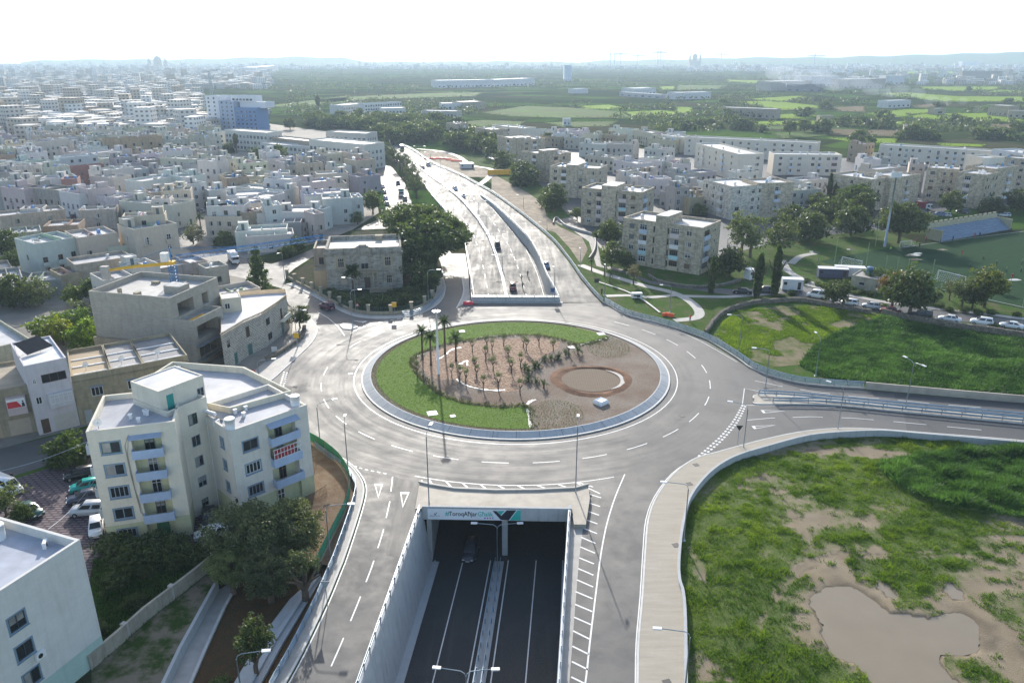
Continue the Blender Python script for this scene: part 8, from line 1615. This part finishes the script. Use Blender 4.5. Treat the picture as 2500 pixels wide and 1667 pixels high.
guard([(at_Y(wall_R,Y)+.12,Y,.55)for Y in YW],'railing on top of the curving ramp wall',.95,3,2.6,'steel');guard([(at_Y(ramp_left,Y)-.15,Y,.4)for Y in YW],'railing on the left edge of the ramp',.9,3,3,'steel')
guard([(lw_top(Y)-.17,Y,.25)for Y in np.linspace(TF_Y0+20,87.5,20)],'pale two bar railing on the left wall of the sunken road',1.0,2,2.2,'steel',.06);guard([(rw_in(Y)+.2,Y,.9)for Y in np.linspace(TF_Y0+20,86,20)],'railing on the parapet right of the sunken road',.55,1,2.2,'steel',.06)
guard([(x,179.9,1.33)for x in(-9.6,11.3)],'thin rail along the rear portal parapet',.35,1,3,'steel')
mdl=[(under_lines['lr'][i][0]+.5,under_lines['lr'][i][1],TD)for i in range(3)];mdr=[(under_lines['rl'][i][0]-.55,under_lines['rl'][i][1],TD)for i in range(3)]
q=MB();q.strip(zset(mdr,TD+.2),zset(mdl,TD+.2));q.strip(zset(mdl,TD+.2),zset(mdl,TD));q.strip(zset(mdr,TD),zset(mdr,TD+.2));q.obj('sunken_median',M['concrete_new'])['kind']='structure'
guard(resample([(p[0]+.3,p[1],TD+.2)for p in mdl],3),'left guardrail on the sunken median',.8,1,2,'rail_paint',.12);guard(resample([(p[0]-.35,p[1],TD+.2)for p in mdr],3),'right guardrail on the sunken median',.8,1,2,'rail_paint',.12)
bp=catmull(PP(Z(*cE,[(1285,1080),(1400,1062),(1510,1010),(1590,930),(1625,850),(1622,770),(1612,720)])),4);guard(bp,'blue guardrail bending round the villa garden corner',1.1,3,2.2)
cwp=PP(Z(*cN,[(1210,735),(1880,795),(2352,835),(2900,885)]));q=MB();c2=offset(cwp,.3);q.strip(zset(cwp,0),zset(cwp,1.35));q.strip(zset(cwp,1.35),zset(c2,1.35));q.strip(zset(c2,1.35),zset(c2,0));tag(q.obj('road_wall',M['concrete_tan']),'tan concrete wall continuing the guardrail at the right exit','wall')
# ------------------------------------------------------------------ signs and small things
def sign(c,p,H,shape,col,label,name='road_sign',face=0.0,z=0.0):
    b=P(*z1(c,*p),z);o=empty(name,b,face,label,'sign');q=MB();q.tube([(0,0,0),(0,0,H)],.04,6);q.obj('post',M['steel'],o)
    pts={'tri':[(-.55,H-.1),(.55,H-.1),(0,H+.85)],'itri':[(-.55,H+.75),(0,H-.15),(.55,H+.75)],'sq':[(-.55,H-.2),(.55,H-.2),(.55,H+.9),(-.55,H+.9)]}[shape]
    q=MB();n=len(pts);q._add([(x,-.05,z_)for x,z_ in pts]+[(x,-.09,z_)for x,z_ in pts],[tuple(range(n)),tuple(range(2*n-1,n-1,-1))]+[(i,(i+1)%n,n+(i+1)%n,n+i)for i in range(n)]);q.obj('plate',plain('sign_face',col,.5,.03),o)
    if shape=='tri':q=MB();q.poly([(x*.6,-.095,H+.18+(z_-H-.18)*.6)for x,z_ in pts][::1]);q.obj('inner_field',M['white_paint'],o)
    return o
sign(cE,(1222,1088),2.6,'sq',(.8,.42,.02),'yellow diversion sign in front of the villa railing');sign(cJ,(255,335),2.4,'sq',(.8,.45,.03),'yellow sign by the corner house');sign(cH,(1828,235),1.6,'tri',(.6,.03,.03),'red bordered warning triangle on the corner pavement');sign(cN,(295,1135),2.6,'itri',(.03,.03,.035),'dark back of a give way sign at the right exit');sign(cQ4,(1960,835),2.6,'itri',(.3,.32,.33),'give way sign seen from behind at the left road',z=.05);sign(cF,(858,1070),3.2,'sq',(.03,.03,.035),'dark sign back at the end of the slip road guardrail');sign(cF,(500,1130),2.6,'sq',(.04,.1,.25),'small blue sign at the rear parapet end');sign(cE,(920,1055),1.7,'tri',(.6,.05,.05),'small red triangle sign before the villa wall');sign(cJ,(70,380),.6,'sq',(.7,.7,.7),'white board on the corner house lawn')
def barrier(c,p,L,rz,col,label,z=0.03):
    o=empty('water_barrier',P(*z1(c,*p),z),rz,label,'barrier');q=MB();loft(q,[[(x,-.28,0),(x,-.12,.75),(x,.12,.75),(x,.28,0)]for x in(-L/2,L/2)]);q.obj('body',plain('barrier_plastic',col,.5,.05),o);return o
barrier(cE,(1825,985),2.4,0,(.7,.03,.06),'red plastic barrier at the left end of the rear parapet');barrier(cF,(1425,1245),1.5,.3,(.8,.1,.02),'orange barrier left of the footpath lamp');barrier(cF,(1470,1252),1.5,-.3,(.8,.1,.02),'orange barrier right of the footpath lamp')
for i,p in enumerate(((690,800),(730,795),(765,798),(800,800),(835,808),(870,815))):barrier(cB,p,6.5,-.2+.1*(i%3),(.85,.1,.03),'orange site barrier %s'%['at the left end of the far row','second from the left in the far row','third from the left in the far row','mid right in the far row','second from the right in the far row','at the right end of the far row'][i],.04)
cabin(cF,(1190,1105),2.4,1.2,1.4,.1,(.6,.6,.58),'white service cabinet on the footpath triangle','cabinet','cabinet');cabin(cB,(940,860),7,6,2.6,.2,(.5,.5,.5),'low grey pump house inside the loop by the highway','pump_house','small building')
# ------------------------------------------------------------------ footpaths, earth strip, road beside the crop field, pitch
def band(name,c,pts,w,mat,z=.06):pl=catmull(PP(Z(*c,pts)),4);a,b=offset(pl,w/2),offset(pl,-w/2);q=MB();q.strip(zset(b,z),zset(a,z));q.obj(name,mat)['kind']='structure';return pl
band('footpath',cF,[(730,830),(870,885),(1000,925),(1250,1000),(1480,1055),(1630,1130),(1705,1215),(1670,1265),(1500,1285)],2.3,M['concrete'],.05);band('footpath',cF,[(940,1085),(1150,1080),(1300,1095),(1500,1078)],1.8,M['concrete'],.055);band('footpath',cF,[(1560,1085),(1900,1092),(2100,1080),(2352,1060)],2.0,M['concrete'],.06);band('footpath',cF,[(1380,1225),(1270,1140),(1200,1100),(1090,1045),(880,975)],.5,M['kerb'],.25)
sheet('earth_strip',plan(Z(*cF,[(0,60),(60,110),(300,240),(430,330),(450,430),(560,520),(740,600),(790,700),(730,820),(640,690),(520,560),(420,540),(280,420),(100,290),(0,225)])),M['soil_pale'],.03);sheet('bare_bank',plan(Z(*cB,[(590,745),(740,740),(900,790),(1000,850),(1100,880),(1120,920),(960,920),(830,900),(720,850),(620,800)])),M['soil_pale'],.03)
band('earth_track',cB,[(600,730),(760,745),(880,780),(970,840),(1110,870),(1080,930),(1000,980),(940,960)],3,M['concrete'],.05)
wpl=catmull(PP(Z(*cF,[(510,500),(530,455),(600,515),(720,560),(820,590),(845,640),(838,720),(795,790)])),4);q=MB();w2=offset(wpl,.35);q.strip(zset(wpl,0),zset(wpl,.9));q.strip(zset(wpl,.9),zset(w2,.9));q.strip(zset(w2,.9),zset(w2,0));tag(q.obj('low_wall',M['concrete']),'pale low wall bending round the dirt by the apartment blocks','wall')
sheet('side_road',plan(Z(*cF,[(500,470),(640,440),(740,520),(850,560),(900,830),(1050,860),(1300,960),(1700,1010),(1990,1030)])+Z(*cG,[(0,1030),(370,1010),(530,1000),(900,1088),(1200,1148),(1500,1188),(2000,1245),(2352,1288),(2900,1350),(2900,1420),(2352,1350),(1900,1300),(1420,1262),(1200,1228),(850,1170),(700,1115),(370,1068),(0,1085)])+Z(*cF,[(1700,1040),(1300,985),(1050,885),(860,840),(800,640),(640,530)])),M['asphalt_dry'],.045)
band('pavement',cG,[(560,990),(900,1075),(1200,1135),(1500,1175),(2000,1230),(2352,1275),(2900,1335)],2.0,M['concrete'],.12);band('footpath',cG,[(370,790),(420,880),(560,960),(700,1000)],2.2,M['concrete'],.05);band('footpath',cG,[(440,820),(520,760),(640,735)],2.2,M['concrete'],.05)
pit=Z(*cG,[(670,800),(1000,735),(1260,690),(1640,640),(2352,548),(2900,470),(2900,1320),(2352,1195),(1960,1112),(1590,1020),(1000,885),(740,822)])
sheet('football_pitch',plan(pit),grass_ground('pitch_turf',(.016,.044,.018),(.026,.06,.025),(.02,.052,.022),.05),.05)
line('pitch_marking',PP(Z(*cG,[(1330,690),(1900,612),(2352,556)])),.15,.06);line('pitch_marking',PP(Z(*cG,[(1590,1012),(2200,1145),(2352,1180)])),.15,.06)
for k,(x,y,w)in enumerate([(1440,750,60),(1460,785,50),(1680,705,40),(2270,952,55),(1480,735,35)]):sheet('puddle',plan(Z(*cG,[(x+w*math.cos(a)*(1+.3*math.sin(3*a)),y+w*.16*math.sin(a))for a in np.linspace(0,6.283,14)[:-1]])),M['mud_water'],.065)
def goal(c,a,b,h,label):
    A,B=P(*z1(c,*a)),P(*z1(c,*b));o=empty('goal',A,math.atan2(B[1]-A[1],B[0]-A[0]),label,'goal');W=math.dist(A,B);q=MB();q.tube([(0,0,0),(0,0,h)],.08,6);q.tube([(W,0,0),(W,0,h)],.08,6);q.tube([(0,0,h),(W,0,h)],.08,6);q.obj('goal_frame',M['white_paint'],o);q=MB()
    for k in range(15):q.tube([(W*k/14,0,h),(W*k/14,-1.6,0)],.015,3)
    for k in range(6):q.tube([(0,-1.6*k/6,h*(1-k/6)),(W,-1.6*k/6,h*(1-k/6))],.015,3)
    q.obj('net',M['white_paint'],o)
goal(cG,(1638,950),(1862,1008),2.6,'near white football goal');goal(cG,(852,830),(1015,868),2.4,'white goal behind the containers');goal(cG,(1330,682),(1425,670),1.6,'small goal by the far touchline')
npm_=plain('net_post',(.3,.36,.2),.5,.1)
for i,(b_,t_)in enumerate((((797,808),(824,602)),((1052,850),(1075,645)),((1213,870),(1221,757)),((1307,885),(1318,767)),((1393,900),(1400,780)),((1580,1000),(1602,785)),((1960,1080),(1990,845)),((2340,1170),(2355,880)),((1130,680),(1165,415)))):
    b=P(*z1(cG,*b_));q=MB();q.tube([(0,0,0),(0,0,PY(*z1(cG,*t_),b[1])[2])],.09,6);tag(q.obj('net_post',npm_,None,False,None,b),'thin green net post %s'%['left of the containers','above the white container','first right of the containers','second right of the containers','third right of the containers','left of the near goal','right of the near goal','at the right edge','beside the floodlight mast'][i],'post','net posts round the pitch')
# stand: stepped terraces
fa,fb,ba=P(*z1(cG,1672,640)),P(*z1(cG,2235,540)),P(*z1(cG,1640,600));o=empty('grandstand',fa,math.atan2(fb[1]-fa[1],fb[0]-fa[0]),'blue and yellow stepped concrete stand at the football pitch','stand');W=math.dist(fa,fb)
stb,sty_=plain('stand_blue',(.2,.26,.35),.7,.1),plain('stand_yellow',(.4,.37,.25),.7,.1)
for k in range(6):q=MB();q.box(0,k*.85,0 if k else-.2,W,k*.85+.846,.55*(k+1));q.obj('step',stb,o)
q=MB();q.box(0,5.1,0,W,5.4,4.6)
for k in range(14):q.box(W*k/14,5.05,4.6,W*(k+.6)/14,5.42,5.4)
q.box(-.3,-.1,0,-.004,5.4,3.6);q.box(W+.004,-.1,0,W+.3,5.4,3.6);q.obj('back_wall',sty_,o)
b=Bld('changing_rooms','long low changing room building with a patchy wet roof beside the near goal','building',z1(cG,940,912),z1(cG,1490,1005),3.4);b.block(0,0,b.W,7,-.2,3.2,(.42,.38,.29),'wall_old',{'S':[(2+4*i,1.2,1.4,.8,'win1',(.4,.4,.4))for i in range(5)]},.2,roofcol=(.3,.28,.26));tag(inst('water_tank',tank_mesh(),None,b.world(3,4,3.21),0,1.6,(.1,.2,.35)),'blue tank on the changing room roof','water tank')
# rubble walls
def rubble(c,pts,h,w,label):
    pl=resample(catmull(PP(Z(*c,pts)),4),.42);q=MB();g=random.Random(len(pts))
    for p in pl:
        for k in range(int(h/.3)):
            for s in(-1,1):x,y=p[0]+g.uniform(-.1,.1),p[1]+s*w*.25+g.uniform(-.08,.08);q.box(-.26,-.22,0,.26,.22,.34,0,g.uniform(0,3),(x,y,k*.3+g.uniform(-.05,.05)))
    tag(q.obj('rubble_wall',M['rubble']),label,'stone wall')
rubble(cN,[(70,335),(130,250),(220,180),(400,125),(560,112),(760,105),(1000,150),(1250,190)],.9,.7,'old rubble wall along the far side of the patchy field');rubble(cN,[(1340,195),(1520,235),(1800,285),(2100,325),(2352,365),(2800,430)],1.3,.7,'dry stone retaining wall below the queueing cars');rubble(cF,[(1290,920),(1350,960),(1480,995),(1700,1018),(1900,1000),(2040,960)],.6,.5,'low stone edging under the streaked apartment block');rubble(cJ,[(10,440),(90,400),(200,330),(290,260),(315,180)],.9,.4,'low stone garden wall by the corner pavement')
# ------------------------------------------------------------------ people
def body_mesh(name,J,E,cols):
    me=bpy.data.meshes.new(name);me.from_pydata([j[:3]for j in J],E,[]);o=bpy.data.objects.new(name,me);COL.objects.link(o);m=o.modifiers.new('s','SKIN');m.use_smooth_shade=True
    for i,j in enumerate(J):me.skin_vertices[0].data[i].radius=(j[3],j[3]*(.75 if i in(0,1,2)else 1));me.skin_vertices[0].data[i].use_root=i==0
    o.modifiers.new('d','SUBSURF').levels=1;r=bpy.data.meshes.new_from_object(o.evaluated_get(bpy.context.evaluated_depsgraph_get()));bpy.data.objects.remove(o);r.materials.clear()
    for c in cols:r.materials.append(c)
    for p in r.polygons:z=p.center.z;p.material_index=3 if z>1.62 and p.center.y>.0 else 0 if z>1.44 else(0 if abs(p.center.x)>.2 and z<1.05 and z>.7 else 1)if z>.92 else 2
    return r
def joints(st,arm):return[(0,0,.95,.14),(0,0,1.2,.14),(0,0,1.4,.15),(0,0,1.52,.06),(0,-.02,1.62,.1),(0,-.01,1.73,.085),(-.1,0,.88,.1),(-.1,-st*.5,.5,.075),(-.1,-st*.2+.0,.08,.05),(-.1,-st*.2-.14,.03,.04),(.1,0,.88,.1),(.1,st*.4,.5,.075),(.1,st,.1,.05),(.1,st-.14,.04,.04),(-.2,0,1.4,.06),(-.27,arm*.5,1.15,.05),(-.27,-arm*.3,.9,.035),(.2,0,1.4,.06),(.27,-arm*.5,1.15,.05),(.27,-arm*.9,.92,.035)]
EDG=[(0,1),(1,2),(2,3),(3,4),(4,5),(0,6),(6,7),(7,8),(8,9),(0,10),(10,11),(11,12),(12,13),(2,14),(14,15),(15,16),(2,17),(17,18),(18,19)]
skin=plain('skin',(.35,.2,.13),.6,.05);hair=plain('hair',(.03,.02,.015),.7,.1);clo={k:plain('cloth_'+k,v,.85,.1)for k,v in dict(black=(.02,.02,.025),navy=(.02,.03,.08),red=(.35,.02,.03),green=(.02,.12,.06),lime=(.3,.8,.05),orange=(.8,.1,.02),white=(.6,.6,.6),blue=(.05,.12,.35)).items()}
_pm={}
def person(c,p,top,bot,label,st=.25,rz=0.0,z=0.05,group=None):
    k=(top,bot,st)
    if k not in _pm:_pm[k]=body_mesh('person',joints(st,.25),EDG,[skin,clo[top],clo[bot],hair])
    a=PR(*z1(c,*p))if z=='ramp' else P(*z1(c,*p),z);return tag(inst('person',_pm[k],None,a,rz),label,'person',group)
person(cF,(903,1072),'black','black','person in dark clothes walking past the guardrail end');person(cF,(1628,1290),'orange','navy','person in an orange jacket on the footpath corner',.1)
person(cE,(2262,790),'navy','black','leftmost person in dark clothes on the ramp edge',.3,.4,'ramp');person(cE,(2312,755),'black','black','person farthest up on the ramp edge by the wall',.3,.2,'ramp');person(cE,(2272,855),'black','navy','person nearest the tunnel mouth on the ramp edge',.1,0,'ramp');person(cH,(95,965),'black','navy','person in dark clothes by the yard wall')
for p,t,b_,l in(((1254,722),'lime','black','person in a lime green top near the touchline'),((1840,748),'red','red','player in red nearest the centre left'),((2016,790),'green','black','player in dark green beyond the red one'),((1908,860),'green','black','leftmost player in dark green'),((2012,888),'red','white','player in red and white beside a dark green one'),((2055,890),'green','black','dark green player marking the red and white one'),((2122,838),'green','black','running dark green player in midfield'),((2203,895),'green','black','dark green player above the red pair'),((2166,938),'red','red','left one of the near red pair'),((2250,948),'red','red','right one of the near red pair at the puddle'),((2324,892),'green','black','dark green player at the right edge'),((2335,828),'green','black','far dark green player at the right edge'),((1810,950),'blue','blue','goalkeeper in blue at the near goal'),((1766,632),'black','black','person in black standing below the stand'),((1664,656),'navy','black','person at the left foot of the stand'),((1470,655),'red','black','person in red by the small goal'),((1546,642),'red','navy','person in red near the stand corner'),((1491,690),'navy','black','person in navy on the touchline'),((2238,565),'black','black','person at the right end of the stand'),((1985,600),'navy','black','person in navy before the stand centre'),((1945,605),'red','red','substitute in red before the stand')):person(cG,p,t,b_,l,.3 if t in('red','green')else .08,rnd.uniform(0,6),.06,'people at the football pitch')
def wire(a,b,sag,label):
    q=MB();q.tube([tuple(a[k]+(b[k]-a[k])*t-(sag*4*t*(1-t)if k==2 else 0)for k in range(3))for t in np.linspace(0,1,12)],.03,4);tag(q.obj('overhead_cable',M['steel']),label,'cable')
wire(hero.world(0,.3,14.2),P(*z1(cH,-200,915),7),.6,'pale cable from the white block across the street to the left edge');wire(hero.world(-.1,.6,9.2),P(*z1(cL,395,305),13.4),.5,'white cable from the white block down to the bottom left roof')
dq=MB();dq.box(-.4,-.4,0,.4,.4,.012);dqm=dq.mesh('drain_cover',M['black'])
for c,p,l in((cMm,(640,73),'drain cover at the bend of the pavement'),(cMm,(605,172),'larger drain cover lower on the pavement bend'),(cMm,(535,492),'drain cover at the wall side of the pavement'),(cJ,(690,545),'drain cover on the left side of the roundabout road'),(cL,(575,240),'drain cover at the left road kerb'),(cK,(1900,890),'drain cover on the right side of the roundabout road'),(cMm,(490,1208),'drain cover at the bottom of the pavement')):tag(inst('drain_cover',dqm,None,P(*z1(c,*p),.14 if c==cMm else .045),.3),l,'drain cover')
# ------------------------------------------------------------------ air
hz=MB();hz.box(-60000,-1500,-61,60000,80000,120)
hm=bpy.data.materials.new('haze');hm.use_nodes=True;hm.node_tree.nodes.clear()
pvv=hm.node_tree.nodes.new('ShaderNodeVolumePrincipled');pvv.inputs['Color'].default_value=(.6,.79,1,1)
pvv.inputs['Density'].default_value=HAZE_D;pvv.inputs['Anisotropy'].default_value=.3
ho=hm.node_tree.nodes.new('ShaderNodeOutputMaterial');hm.node_tree.links.new(pvv.outputs[0],ho.inputs['Volume'])
hzo=hz.obj('haze',hm);hzo['kind']='stuff'
# ------------------------------------------------------------------ names for the many houses: what each looks like and what it stands by
LM=[('the hotel',P(560,310)),('the school',P(760,400)),('the villa',(-37,195)),('the unfinished concrete building',(-62,145)),('the red walled house',P(210,410)),('the steep town street',P(500,560)),('the long rubble wall',P(80,540)),('the bell tower',P(10,310)),('the wet side road',P(925,480)),('the pale twin block',P(1800,500)),('the streaked stone block',P(1640,660)),('the longest cream block',P(1880,360)),('the orange balcony block',P(2400,480)),('the wooded bend',P(1180,380)),('the cypress pair',P(2020,500))]
def feats(h):
    f=[]
    t=h[4]
    if 'solar' in t:f.append('solar heater')
    if(.1,.25,.5)in t:f.append('blue tank')
    if sum(1 for c in t if c!='solar' and c[0]>.55)>=2:f.append('white tanks')
    if h[3]:f.append('roof room')
    if not f:f.append('bare flat roof')
    return f
LB={}
for h in HOUSES:
    b,col,H,st,ft,d,pl=h;c=b.world(b.W/2,d/2);n=min(LM,key=lambda l:math.hypot(l[1][0]-c[0],l[1][1]-c[1]));dx,dy=c[0]-n[1][0],c[1]-n[1][1]
    w='beside' if math.hypot(dx,dy)<18 else('left of' if dx<0 else 'right of')if abs(dx)>abs(dy)else('behind' if dy>0 else 'in front of')
    base=('%s%s house, %s, %s %s'%({'pinkish':'pinkish','pale':'reddish'}.get(col,col),' one-storey' if H<5.5 else ' two-storey' if H<8.6 else ' tall',', '.join(feats(h)[:2]),w,n[0]));LB.setdefault(base,[]).append((c[0],b))
for base,L in LB.items():
    L.sort(key=lambda p:p[0])
    for i,(x,b)in enumerate(L):
        s='' if len(L)==1 else ', the '+('left one of two' if i==0 else 'right one of two')if len(L)==2 else ', leftmost of these' if i==0 else ', rightmost of these' if i==len(L)-1 else ', %s from left'%['','second','third','fourth','fifth','sixth','seventh','eighth','ninth','tenth'][min(i,9)]
        lab=base+s;w=lab.split()
        for cut in(' of these',' of two',' flat',', roof room',', white tanks'):
            if len(lab.split())>16:lab=lab.replace(cut,'')
        b.root['label']=lab
ORD=['leftmost','second','third','fourth','fifth','sixth','seventh','eighth','ninth','tenth','eleventh','twelfth','thirteenth','fourteenth','fifteenth','sixteenth','seventeenth','eighteenth','nineteenth','twentieth']
for g_ in('dark shrubs of the wild garden','young olives on the island','palm shrubs on the island','shrubs of the villa garden','gaunt trees beside the highway','clipped round bushes along the queue road','young palms at the footpath','trees between the bright fields'):
    L=sorted([o for o in SC.objects if o.parent is None and o.get('group')==g_],key=lambda o:o.location.x/max(o.location.y,1));n=len(L)
    for i,o in enumerate(L):o['label']=o['label']+(', leftmost' if i==0 else ', rightmost' if i==n-1 else ', %s from the %s'%((ORD[i],'left')if i<=n/2 else(ORD[n-1-i],'right')))
